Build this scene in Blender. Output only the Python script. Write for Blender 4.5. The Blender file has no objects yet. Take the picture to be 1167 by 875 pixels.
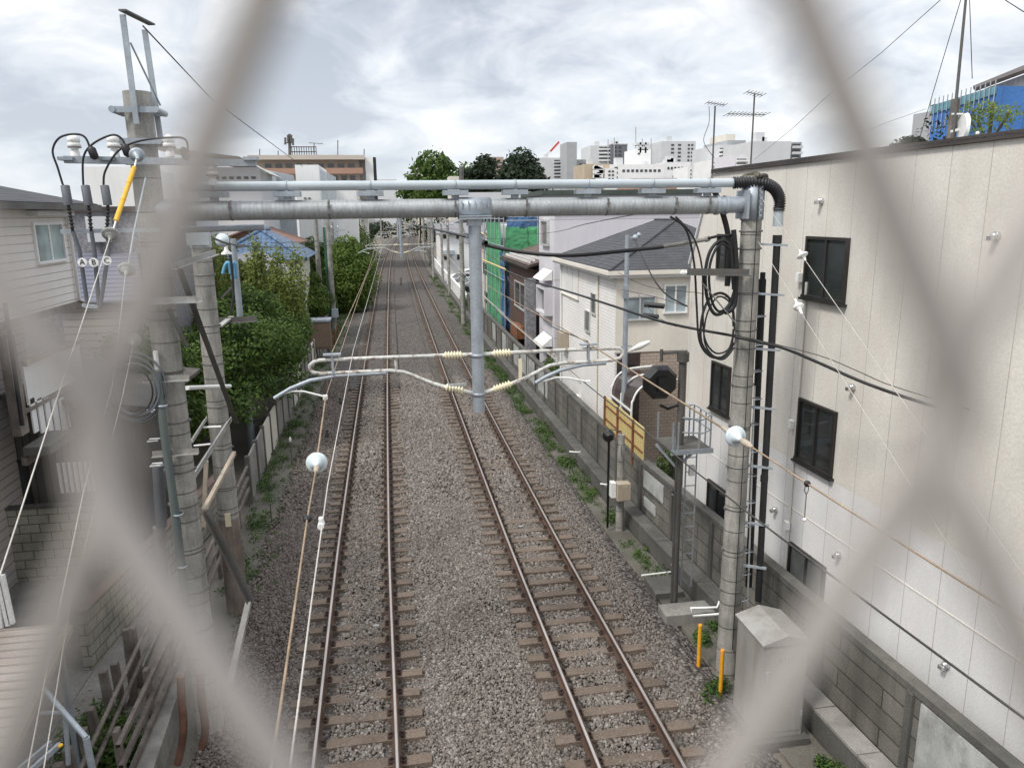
import bpy, math, random
import numpy as np
from mathutils import Vector, Matrix
random.seed(7); RNG=np.random.default_rng(7)
SC=bpy.context.scene; COL=SC.collection
# ------------------------------------------------------------------ survey helpers (camera model -> real positions)
F=860.;CX=583.5;CY=437.5;PIT=math.radians(12.73);YAW=math.radians(9.02);H=7.5;RO=.013
def ray(x,y):
    u=(x-CX)/F;v=(CY-y)/F
    u,v=u*math.cos(RO)+v*math.sin(RO),-u*math.sin(RO)+v*math.cos(RO)
    f=math.cos(PIT)+v*math.sin(PIT); up=-math.sin(PIT)+v*math.cos(PIT)
    return u*math.cos(YAW)+f*math.sin(YAW), f*math.cos(YAW)-u*math.sin(YAW), up
def Zp(x,y,z=0):
    d=ray(x,y);t=(z-H)/d[2];return Vector((d[0]*t,d[1]*t,z))
def Yp(x,y,Y):
    d=ray(x,y);t=Y/d[1];return Vector((d[0]*t,Y,H+d[2]*t))
def Xp(x,y,X):
    d=ray(x,y);t=X/d[0];return Vector((X,d[1]*t,H+d[2]*t))
class Plane:            # vertical wall plane: origin, direction u along it, outward normal n
    def __init__(s,o,u,n): s.o=Vector((o[0],o[1]));s.u=Vector(u).normalized();s.n=Vector(n).normalized()
    def hit(s,px,py):
        d=ray(px,py);t=s.o.dot(s.n)/(d[0]*s.n.x+d[1]*s.n.y)
        p=Vector((d[0]*t,d[1]*t));return ((p-s.o).dot(s.u),H+d[2]*t)
    def at(s,a,z,out=0): p=s.o+s.u*a+s.n*out;return Vector((p.x,p.y,z))
def PX(X): return Plane((X,0),(0,1),(-1,0))
def PXR(X): return Plane((X,0),(0,1),(1,0))
def PYc(Y): return Plane((0,Y),(1,0),(0,-1))
def interp(tab,y):
    if y<=tab[0][0]: return tab[0][1]
    for (a,b),(c,d) in zip(tab,tab[1:]):
        if y<=c:
            t=(y-a)/(c-a);return b+(d-b)*t
    return tab[-1][1]
def catmull(tab,y):
    n=len(tab);i=0
    while i<n-2 and y>tab[i+1][0]: i+=1
    x0,y0=tab[i];x1,y1=tab[i+1]
    m0=(y1-tab[max(i-1,0)][1])/(x1-tab[max(i-1,0)][0]); j=min(i+2,n-1)
    m1=(tab[j][1]-y0)/(tab[j][0]-x0);h=x1-x0;t=(y-x0)/h
    return (2*t**3-3*t*t+1)*y0+(t**3-2*t*t+t)*h*m0+(-2*t**3+3*t*t)*y1+(t**3-t*t)*h*m1
LC=[(-6,-.66),(2,-.70),(9,-.78),(17,-.88),(40,-.90),(69,-.80),(95,-.64),(125,-.3),(170,.7),(260,4.2),(400,13)]
WALLX=[(-4,6.9),(6,6.40),(8.4,6.28),(12.7,6.10),(15,5.95),(18,5.82),(25,5.76),(42,5.66),(65,5.85),(95,6.1),(125,6.6),(170,7.8),(260,11.5)]
FENX=[(-4,-3.4),(12,-3.75),(18,-3.95),(25,-4.12),(40,-4.1),(60,-4.2),(95,-4.3),(125,-4.1),(170,-3.2),(260,.2)]
def lc(y): return catmull(LC,y)
def wx(y): return catmull(WALLX,y)
def fx(y): return catmull(FENX,y)
# ------------------------------------------------------------------ materials
def textobj(name,body,size,ext,m,loc,parent,sp=1):
    cu=bpy.data.curves.new(name,'FONT');cu.body=body;cu.size=size;cu.extrude=ext;cu.align_x='CENTER';cu.align_y='CENTER';cu.space_character=sp
    o=bpy.data.objects.new(name,cu);COL.objects.link(o);dg=bpy.context.evaluated_depsgraph_get();me=bpy.data.meshes.new_from_object(o.evaluated_get(dg))
    bpy.data.objects.remove(o);bpy.data.curves.remove(cu);me.transform(Matrix.Translation(loc)@Matrix.Rotation(math.pi/2,4,'X'));me.materials.clear();me.materials.append(m)
    o=bpy.data.objects.new(name,me);COL.objects.link(o);o.parent=parent;return o
class NT:
    def __init__(s,name):
        m=bpy.data.materials.new(name);m.use_nodes=True;s.m=m;s.t=m.node_tree;s.b=s.t.nodes['Principled BSDF']
    def n(s,typ,**kw):
        x=s.t.nodes.new(typ)
        for k,v in kw.items():
            if k.startswith('i_'): x.inputs[k[2:].replace('_',' ')].default_value=v
            else: setattr(x,k,v)
        return x
    def l(s,a,b): s.t.links.new(a,b)
def c4(c): return (c[0],c[1],c[2],1)
def mulc(c,f): return tuple(min(1,x*f) for x in c)
def mixn(nt,fac,a,b,blend='MIX'):
    x=nt.n('ShaderNodeMix',data_type='RGBA',blend_type=blend)
    for sock,v in ((x.inputs[0],fac),(x.inputs[6],a),(x.inputs[7],b)):
        if hasattr(v,'links') or isinstance(v,bpy.types.NodeSocket): nt.l(v,sock)
        elif isinstance(v,(int,float)): sock.default_value=v
        else: sock.default_value=c4(v)
    return x.outputs[2]
def ramp(nt,src,stops):
    r=nt.n('ShaderNodeValToRGB');e=r.color_ramp.elements
    e[0].position=stops[0][0];e[0].color=c4(stops[0][1]);e[1].position=stops[-1][0];e[1].color=c4(stops[-1][1])
    for p,c in stops[1:-1]:
        q=e.new(p);q.color=c4(c)
    nt.l(src,r.inputs[0]);return r.outputs[0]
G=lambda v:(v,v,v)
def mat(name,col,rough=.8,metal=0,var=.15,vs=1.5,fine=.12,fs=40,streak=0,scol=(.06,.055,.05),ss=(5,5,.5),bump=.15,bs=60,lines=None,brick=None,spec=.4,tr=0,alpha=1,rustamt=0,bdist=.01):
    nt=NT(name);tc=nt.n('ShaderNodeTexCoord').outputs['Object']
    no=nt.n('ShaderNodeTexNoise',i_Scale=vs,i_Detail=5);nt.l(tc,no.inputs['Vector'])
    cur=ramp(nt,no.outputs['Fac'],[(.3,mulc(col,1-var)),(.7,mulc(col,1+var))])
    nf=nt.n('ShaderNodeTexNoise',i_Scale=fs,i_Detail=3);nt.l(tc,nf.inputs['Vector'])
    cur=mixn(nt,1.0,cur,ramp(nt,nf.outputs['Fac'],[(.3,G(1-fine)),(.7,G(1+fine))]),'MULTIPLY')
    hs=[(nf.outputs['Fac'],.0)]
    nb=nt.n('ShaderNodeTexNoise',i_Scale=bs,i_Detail=4);nt.l(tc,nb.inputs['Vector'])
    height=nb.outputs['Fac']
    if streak:
        mp=nt.n('ShaderNodeMapping');mp.inputs['Scale'].default_value=ss;nt.l(tc,mp.inputs['Vector'])
        ns=nt.n('ShaderNodeTexNoise',i_Scale=1.0,i_Detail=7,i_Roughness=.65);nt.l(mp.outputs[0],ns.inputs['Vector'])
        f=ramp(nt,ns.outputs['Fac'],[(.45,G(0)),(.75,G(streak))])
        cur=mixn(nt,f,cur,scol)
    if rustamt:
        ns=nt.n('ShaderNodeTexNoise',i_Scale=9,i_Detail=6,i_Roughness=.7);nt.l(tc,ns.inputs['Vector'])
        cur=mixn(nt,ramp(nt,ns.outputs['Fac'],[(.5,G(0)),(.62,G(rustamt))]),cur,(.16,.075,.035))
    if lines:       # (axis 'z'/'h'/'x'/'y', pitch, width, darkness)
        sx=nt.n('ShaderNodeSeparateXYZ');nt.l(tc,sx.inputs[0])
        for ax,pitch,w,dk in lines:
            if ax=='h':
                a=nt.n('ShaderNodeMath',operation='ADD');nt.l(sx.outputs[0],a.inputs[0]);nt.l(sx.outputs[1],a.inputs[1]);src=a.outputs[0]
            else: src=sx.outputs['xyz'.index(ax)]
            d=nt.n('ShaderNodeMath',operation='DIVIDE');nt.l(src,d.inputs[0]);d.inputs[1].default_value=pitch
            fr=nt.n('ShaderNodeMath',operation='FRACT');nt.l(d.outputs[0],fr.inputs[0])
            ms=ramp(nt,fr.outputs[0],[(0,G(1)),(w/pitch,G(1)),(min(.99,w/pitch*1.6),G(0)),(1,G(0))])
            cur=mixn(nt,ms,cur,mixn(nt,1.0,cur,G(1-dk),'MULTIPLY'))
            iv=nt.n('ShaderNodeMath',operation='MULTIPLY_ADD');nt.l(ms,iv.inputs[0]);iv.inputs[1].default_value=-1.5;nt.l(height,iv.inputs[2]);height=iv.outputs[0]
    if brick:       # (w,h,mortar,mortar colour, contrast)
        w,h,mo,mc,ct=brick
        sx=nt.n('ShaderNodeSeparateXYZ');nt.l(tc,sx.inputs[0]);a=nt.n('ShaderNodeMath',operation='ADD');nt.l(sx.outputs[0],a.inputs[0]);nt.l(sx.outputs[1],a.inputs[1])
        cb=nt.n('ShaderNodeCombineXYZ');nt.l(a.outputs[0],cb.inputs[0]);nt.l(sx.outputs[2],cb.inputs[1])
        br=nt.n('ShaderNodeTexBrick',i_Scale=1.0);nt.l(cb.outputs[0],br.inputs['Vector'])
        br.inputs['Brick Width'].default_value=w;br.inputs['Row Height'].default_value=h;br.inputs['Mortar Size'].default_value=mo
        br.inputs['Color1'].default_value=c4(G(1-ct));br.inputs['Color2'].default_value=c4(G(1+ct));br.inputs['Mortar'].default_value=c4(mc)
        cur=mixn(nt,1.0,cur,br.outputs['Color'],'MULTIPLY')
        iv=nt.n('ShaderNodeMath',operation='MULTIPLY_ADD');nt.l(br.outputs['Fac'],iv.inputs[0]);iv.inputs[1].default_value=-1.2;nt.l(height,iv.inputs[2]);height=iv.outputs[0]
    nt.l(cur,nt.b.inputs['Base Color'])
    nt.b.inputs['Roughness'].default_value=rough;nt.b.inputs['Metallic'].default_value=metal
    nt.b.inputs['Specular IOR Level'].default_value=spec
    if bump:
        bp=nt.n('ShaderNodeBump');bp.inputs['Strength'].default_value=min(1,bump*3);bp.inputs['Distance'].default_value=bdist
        nt.l(height,bp.inputs['Height']);nt.l(bp.outputs[0],nt.b.inputs['Normal'])
    if tr: nt.b.inputs['Transmission Weight'].default_value=tr
    return nt.m
def glassmat(name,col,rough=.08):
    nt=NT(name);tc=nt.n('ShaderNodeTexCoord').outputs['Object']
    no=nt.n('ShaderNodeTexNoise',i_Scale=1.3,i_Detail=2);nt.l(tc,no.inputs['Vector'])
    nt.l(ramp(nt,no.outputs['Fac'],[(.35,mulc(col,.6)),(.65,mulc(col,1.35))]),nt.b.inputs['Base Color'])
    nt.b.inputs['Roughness'].default_value=rough;nt.b.inputs['Specular IOR Level'].default_value=.8
    return nt.m
def leafmat(name,c1,c2,c3=None,rough=.6):
    nt=NT(name);tc=nt.n('ShaderNodeTexCoord').outputs['Object']
    no=nt.n('ShaderNodeTexNoise',i_Scale=1.4,i_Detail=4);nt.l(tc,no.inputs['Vector'])
    cur=ramp(nt,no.outputs['Fac'],[(.35,c1),(.65,c2)])
    g=nt.n('ShaderNodeTexWhiteNoise',noise_dimensions='3D')
    vm=nt.n('ShaderNodeVectorMath',operation='SNAP');nt.l(tc,vm.inputs[0]);vm.inputs[1].default_value=(.09,.09,.09);nt.l(vm.outputs[0],g.inputs['Vector'])
    cur=mixn(nt,ramp(nt,g.outputs['Value'],[(.55,G(0)),(1,G(.75))]),cur,c3 or mulc(c2,1.7))
    nt.l(cur,nt.b.inputs['Base Color']);nt.b.inputs['Roughness'].default_value=rough
    nt.b.inputs['Specular IOR Level'].default_value=.25
    nt.b.inputs['Transmission Weight'].default_value=0
    t=nt.n('ShaderNodeBsdfTranslucent');nt.l(cur,t.inputs[0]);mx=nt.n('ShaderNodeMixShader');mx.inputs[0].default_value=.3
    nt.l(nt.b.outputs[0],mx.inputs[1]);nt.l(t.outputs[0],mx.inputs[2]);nt.l(mx.outputs[0],nt.t.nodes['Material Output'].inputs[0])
    return nt.m
def ballastmat(name,stone=False):
    nt=NT(name);tc=nt.n('ShaderNodeTexCoord').outputs['Object']
    if stone:
        at=nt.n('ShaderNodeAttribute',attribute_name='tint').outputs['Fac']
        cur=ramp(nt,at,[(0,(.085,.071,.061)),(.3,(.142,.123,.109)),(.6,(.182,.161,.145)),(.85,(.225,.203,.186)),(1,(.30,.28,.26))])
    else:
        v=nt.n('ShaderNodeTexVoronoi',i_Scale=17.0);nt.l(tc,v.inputs['Vector'])
        sp=nt.n('ShaderNodeSeparateColor');nt.l(v.outputs['Color'],sp.inputs[0])
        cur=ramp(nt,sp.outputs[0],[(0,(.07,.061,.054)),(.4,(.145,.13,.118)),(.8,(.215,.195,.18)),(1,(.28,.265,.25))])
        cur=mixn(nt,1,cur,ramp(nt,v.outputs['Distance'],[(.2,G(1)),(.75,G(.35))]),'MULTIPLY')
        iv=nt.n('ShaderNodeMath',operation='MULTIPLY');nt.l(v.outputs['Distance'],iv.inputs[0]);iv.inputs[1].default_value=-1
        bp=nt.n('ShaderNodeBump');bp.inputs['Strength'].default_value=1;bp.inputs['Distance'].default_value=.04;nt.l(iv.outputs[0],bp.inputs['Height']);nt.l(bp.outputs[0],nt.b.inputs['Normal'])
    no=nt.n('ShaderNodeTexNoise',i_Scale=.7,i_Detail=4);nt.l(tc,no.inputs['Vector'])
    cur=mixn(nt,1,cur,ramp(nt,no.outputs['Fac'],[(.3,(.92,.90,.88)),(.7,(1.06,1.06,1.06))]),'MULTIPLY')
    nt.l(cur,nt.b.inputs['Base Color']);nt.b.inputs['Roughness'].default_value=.9;nt.b.inputs['Specular IOR Level'].default_value=.25
    return nt.m
M={}
M['conc']=mat('pole_concrete',(.315,.305,.28),var=.28,vs=2.5,streak=.7,scol=(.10,.095,.085),ss=(9,9,1.2),bump=.25,lines=[('z',.42,.012,.45)])
M['conc_plain']=mat('weathered_concrete',(.27,.26,.24),var=.25,vs=1.2,streak=.6,scol=(.07,.065,.055),ss=(3,3,1.2),bump=.3,bs=35)
M['concdark']=mat('dirty_concrete',(.115,.11,.10),var=.3,vs=1.2,streak=.6,scol=(.05,.048,.04),bump=.3,bs=35)
M['galv']=mat('galvanised_steel',(.36,.40,.44),rough=.5,metal=.35,var=.12,vs=5,fine=.08,streak=.3,scol=(.17,.17,.16),ss=(12,12,2),bump=.05)
M['galvpipe']=mat('spiral_steel_pipe',(.37,.39,.40),rough=.5,metal=.35,var=.14,vs=3,fine=.05,streak=.55,scol=(.16,.155,.14),ss=(26,6,6),bump=.12,lines=[('x',.055,.005,.08)])
M['paintgrey']=mat('pale_grey_paint',(.42,.47,.50),rough=.45,var=.07,fine=.04,bump=.03)
M['angle']=mat('dark_angle_steel',(.12,.12,.115),rough=.6,metal=.3,var=.25,rustamt=.3)
M['anglelight']=mat('light_angle_steel',(.36,.37,.36),rough=.6,metal=.3,var=.2,rustamt=.4)
M['rustwhite']=mat('chipped_white_steel',(.55,.55,.52),rough=.6,var=.15,rustamt=.75)
M['insul']=mat('cream_porcelain',(.70,.64,.46),rough=.3,var=.06,fine=.03,bump=0,spec=.6)
M['discw']=mat('pale_blue_porcelain',(.58,.66,.70),rough=.25,var=.05,fine=.02,bump=0,spec=.6)
M['rubber']=mat('black_cable',(.018,.018,.02),rough=.5,var=.2,fine=.1,bump=.03)
M['greyrub']=mat('grey_cable_end',(.11,.12,.135),rough=.6,var=.1,bump=.03)
M['wire']=mat('copper_wire',(.34,.25,.17),rough=.55,metal=.3,var=.3,vs=4,bump=0)
M['wiredark']=mat('dark_wire',(.055,.05,.047),rough=.6,metal=.2,var=.3,vs=4,bump=0)
M['wirelight']=mat('pale_wire',(.50,.47,.43),rough=.6,metal=.2,var=.15,vs=4,bump=0)
M['yellow']=mat('yellow_plastic',(.75,.42,.03),rough=.5,var=.1,bump=.02,streak=.2,scol=(.25,.13,.03))
M['orange']=mat('orange_post_paint',(.78,.36,.02),rough=.5,var=.1,bump=.02,streak=.3,scol=(.25,.10,.02),ss=(30,30,6))
M['rail']=mat('rusty_rail_side',(.085,.05,.036),rough=.8,metal=.2,var=.25,vs=3,bump=.1)
M['head']=mat('polished_rail_head',(.46,.43,.41),rough=.34,metal=.85,var=.12,vs=2,fine=.06,bump=0)
M['sleeper']=mat('weathered_brown_sleeper',(.145,.112,.088),rough=.9,var=.3,vs=1.1,fine=.2,fs=25,bump=.4,bs=30,streak=.5,scol=(.09,.07,.055),ss=(1.5,9,9))
M['clip']=mat('rusty_clip',(.055,.035,.028),rough=.8,metal=.2)
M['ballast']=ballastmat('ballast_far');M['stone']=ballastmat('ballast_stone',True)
M['cab']=mat('cabinet_stainless',(.42,.41,.39),rough=.4,metal=.4,var=.1,vs=1.5,fine=.04,streak=.6,scol=(.2,.165,.13),ss=(5,5,1.0),bump=.02)
M['bigwall']=mat('cream_panel_wall',(.65,.62,.565),rough=.9,var=.07,vs=.9,fine=.08,fs=35,streak=.32,scol=(.42,.37,.30),ss=(1.8,1.8,.45),bump=.16,bs=30,bdist=.008)
M['bigwall2']=mat('white_repainted_panel',(.685,.675,.665),rough=.85,var=.05,vs=.9,fine=.05,fs=35,streak=.22,scol=(.42,.41,.40),ss=(2.2,2.2,.35),bump=.16,bs=30,bdist=.008)
M['joint']=mat('panel_joint',(.42,.40,.37),var=.1,bump=0)
M['coping']=mat('dark_roof_edge',(.055,.045,.04),rough=.6,var=.3)
M['alu']=mat('dark_window_frame',(.035,.032,.03),rough=.45,metal=.3)
M['aluw']=mat('silver_window_frame',(.55,.55,.54),rough=.5,metal=.3)
M['glass']=glassmat('dark_glass',(.032,.037,.038),.05);M['glassb']=glassmat('pale_curtained_glass',(.30,.36,.38),.15);M['glassm']=glassmat('frosted_glass',(.16,.17,.165),.3)
M['chrome']=mat('steel_vent',(.6,.6,.6),rough=.2,metal=.9,var=.05,bump=0)
M['block']=mat('block_wall_concrete',(.155,.147,.13),var=.3,vs=1.0,fine=.15,streak=.75,scol=(.06,.056,.047),ss=(3,3,.7),bump=.3,bs=30,brick=(1.8,.3,.012,(.4,.38,.35),.12))
M['paint_panel']=mat('whitewashed_panel',(.42,.43,.42),var=.2,vs=2,fine=.1,streak=.75,scol=(.13,.125,.11),ss=(4,4,2.5),bump=.2)
M['blocktile']=mat('yellowish_block_wall',(.34,.32,.265),var=.2,vs=1.5,streak=.6,scol=(.09,.085,.065),ss=(2.5,2.5,.8),bump=.3,brick=(.4,.2,.012,(.45,.42,.38),.07))
M['siding']=mat('cream_siding',(.78,.74,.70),var=.05,vs=.8,fine=.05,bump=.2,lines=[('z',.16,.012,.4)],streak=.15,scol=(.4,.37,.33))
M['sidingbrown']=mat('taupe_siding',(.42,.385,.36),var=.08,vs=.8,fine=.06,bump=.2,lines=[('z',.2,.015,.45)])
M['whitetile']=mat('white_tile_siding',(.83,.815,.79),var=.05,vs=1,fine=.03,bump=.2,brick=(.3,.1,.008,(.72,.71,.7),.02))
M['beige']=mat('beige_render',(.74,.695,.615),var=.05,vs=.6,fine=.06,bump=.15,streak=.15,scol=(.4,.36,.3))
M['lilac']=mat('lilac_render',(.63,.61,.64),var=.05,vs=.8,fine=.04,bump=.1,lines=[('z',2.4,.03,.25)],streak=.2,scol=(.4,.37,.4))
M['brown']=mat('brown_corrugated_steel',(.12,.075,.06),rough=.7,var=.12,bump=.2,lines=[('h',.08,.025,.3)])
M['slate']=mat('slate_roof',(.066,.068,.075),rough=.85,var=.2,vs=2.5,fine=.2,fs=20,bump=.35,lines=[('z',.07,.012,.3)],streak=.2,scol=(.05,.05,.05))
M['tilebrown']=mat('brown_roof_tile',(.14,.105,.09),var=.2,bump=.4,lines=[('y',.3,.05,.5),('x',.28,.04,.5)])
M['blueroof']=mat('blue_glazed_tile',(.075,.13,.22),rough=.4,var=.3,vs=3,bump=.4,lines=[('y',.3,.05,.25),('x',.3,.05,.25)])
M['redroof']=mat('red_roof',(.20,.115,.09),var=.2)
M['purpleroof']=mat('purple_slate',(.15,.155,.20),var=.1,vs=3,bump=.3,lines=[('z',.1,.016,.5)])
M['greyroof']=mat('grey_roof',(.22,.22,.23),var=.15,lines=[('x',.4,.03,.35)])
M['greystone']=mat('grey_stone_wall',(.23,.23,.245),var=.35,vs=9,fine=.3,bump=.3)
M['white']=mat('white_wall',(.76,.76,.75),var=.05,vs=.5,fine=.03,streak=.2,scol=(.45,.44,.43),bump=.05)
M['cream']=mat('cream_wall',(.68,.64,.56),var=.06,vs=.5,streak=.2,scol=(.45,.4,.35),bump=.05)
M['apt']=mat('apartment_beige',(.50,.44,.38),var=.06,vs=.4,bump=.05)
M['aptbrown']=mat('apartment_brick_band',(.38,.23,.17),var=.08,vs=.8,bump=.05)
M['aptred']=mat('brown_grey_apartment',(.40,.31,.26),var=.06,vs=.4,bump=.05)
M['grey']=mat('grey_tower',(.36,.37,.38),var=.06,vs=.4,bump=.05)
M['lgrey']=mat('light_grey_tower',(.56,.57,.58),var=.05,vs=.4,bump=.05)
M['dgrey']=mat('dark_tile_tower',(.15,.155,.17),var=.08,vs=.8,bump=.05)
M['tan']=mat('tan_wall',(.46,.38,.28),var=.08,vs=.4,bump=.05)
M['netgreen']=mat('green_scaffold_net',(.085,.33,.15),var=.25,vs=1.2,fine=.1,bump=.6,bs=3,bdist=.15,streak=.4,scol=(.14,.50,.25),ss=(1,1,.25),lines=[('h',1.8,.05,.25)])
M['netblue']=mat('blue_tarp',(.055,.13,.27),rough=.5,var=.35,vs=2,bump=.8,bs=3,bdist=.15,streak=.4,scol=(.22,.30,.42),ss=(2,2,.5))
M['blueb']=mat('blue_sheeting',(.06,.18,.46),rough=.7,var=.12,vs=.5,bump=.3,bs=4,bdist=.05,lines=[('x',1.8,.05,.12)])
M['bluenet']=mat('pale_blue_net',(.14,.30,.36),rough=.8,var=.2,bump=.3)
M['yfence']=mat('yellow_corrugated_plastic',(.62,.50,.22),rough=.5,var=.1,bump=.3,lines=[('y',.13,.03,.2)])
M['darkwood']=mat('dark_timber',(.11,.10,.09),var=.3,bump=.2,lines=[('h',.15,.015,.5)])
M['dullbrown']=mat('dull_brown_coping',(.19,.135,.115),var=.25,bump=.2)
M['ductrust']=mat('rust_brown_duct',(.13,.065,.045),rough=.7,var=.3,vs=5,streak=.4,scol=(.05,.04,.035))
M['rust']=mat('rusty_steel',(.20,.085,.04),rough=.9,var=.3,vs=6)
M['dark']=mat('signal_black',(.006,.006,.007),rough=.35,var=.1,fine=.05,bump=.02,spec=.6)
M['smoke']=mat('smoked_panel',(.05,.035,.032),rough=.2,var=.1,bump=0,spec=.7)
M['whitem']=mat('white_painted_metal',(.78,.78,.76),rough=.5,var=.05,bump=.02)
M['browntile']=mat('brown_tile_wall',(.42,.34,.28),var=.12,bump=.15,brick=(.2,.1,.006,(.5,.48,.45),.06))
M['door']=mat('dark_door',(.02,.018,.017),rough=.5)
M['ground']=mat('bare_ground',(.16,.145,.12),var=.3,vs=.5,fine=.2,bump=.3,bs=12)
M['verge']=mat('verge_concrete',(.12,.112,.095),var=.3,vs=1.0,fine=.2,streak=.7,scol=(.07,.068,.05),ss=(2,.6,2),bump=.4,bs=25)
M['lot']=mat('grey_concrete_lot',(.185,.178,.165),var=.2,vs=1.2,fine=.2,fs=25,streak=.5,scol=(.09,.085,.075),ss=(.8,2.5,1),bump=.25,bs=30)
M['asphalt']=mat('street_asphalt',(.055,.055,.056),var=.2,bump=.2)
M['leafA']=leafmat('leaf_bush',(.034,.065,.016),(.078,.135,.028),(.17,.25,.05))
M['leafB']=leafmat('leaf_shoots',(.07,.10,.022),(.17,.22,.045),(.33,.36,.10))
M['leafC']=leafmat('leaf_trimmed',(.05,.09,.018),(.11,.175,.03),(.20,.27,.05))
M['leafD']=leafmat('leaf_dark',(.010,.020,.010),(.022,.038,.018),(.045,.07,.03))
M['leafY']=leafmat('leaf_yellowgreen',(.10,.15,.03),(.17,.24,.05),(.25,.30,.08))
M['weed']=leafmat('weed_leaf',(.03,.07,.015),(.07,.13,.03),(.14,.2,.05))
M['bark']=mat('bark',(.09,.07,.05),var=.3,bump=.5,bs=20)
M['fence']=mat('fence_coating',(.315,.29,.27),rough=.45,var=.04,fine=.03,bump=0,spec=.5)
M['wood']=mat('old_wood',(.18,.155,.135),var=.35,vs=3,streak=.6,scol=(.05,.045,.04),ss=(12,12,2),bump=.3)
M['paleboard']=mat('pale_wood_bar',(.42,.36,.29),var=.15,vs=3,streak=.5,scol=(.2,.13,.08),ss=(9,9,3))
M['deckp']=mat('corrugated_pale_roof',(.62,.53,.46),rough=.6,var=.12,lines=[('y',.16,.03,.4)],streak=.4,scol=(.25,.18,.13),ss=(1,6,1))
M['greenpipe']=mat('grey_green_duct',(.10,.125,.12),rough=.5,var=.15,streak=.3,scol=(.2,.22,.21))
M['bluecov']=mat('blue_sleeve',(.12,.33,.50),rough=.5,var=.15,bump=.02)
M['boxbrown']=mat('brown_box_paint',(.19,.14,.105),rough=.7,var=.1,rustamt=.3)
M['beigebox']=mat('beige_box_paint',(.42,.36,.28),rough=.6,var=.08,streak=.3,scol=(.2,.15,.1))
M['red']=mat('red_paint',(.55,.05,.035),rough=.5)
M['bandm']=mat('dull_band',(.19,.19,.185),rough=.6,metal=.3,rustamt=.4)
M['footc']=mat('rust_stained_concrete',(.21,.175,.15),var=.3,vs=2.5,streak=.8,scol=(.09,.06,.045),ss=(9,9,1.2),bump=.25)
M['moss']=mat('mossy_concrete',(.085,.078,.06),var=.5,vs=9,bump=.8,bs=14,bdist=.03)
M['green']=mat('green_painted_post',(.02,.10,.06),rough=.6)
M['dgreen']=mat('dark_green_roof',(.06,.075,.065))
M['lettering']=mat('stencil_black',(.03,.03,.03),rough=.7,bump=0)
M['carsilver']=mat('silver_car_paint',(.45,.46,.48),rough=.25,metal=.4,bump=0)
M['carwhite']=mat('white_car_paint',(.75,.75,.75),rough=.25,bump=0)
M['cardark']=mat('dark_car_paint',(.04,.05,.06),rough=.25,bump=0)
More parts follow.
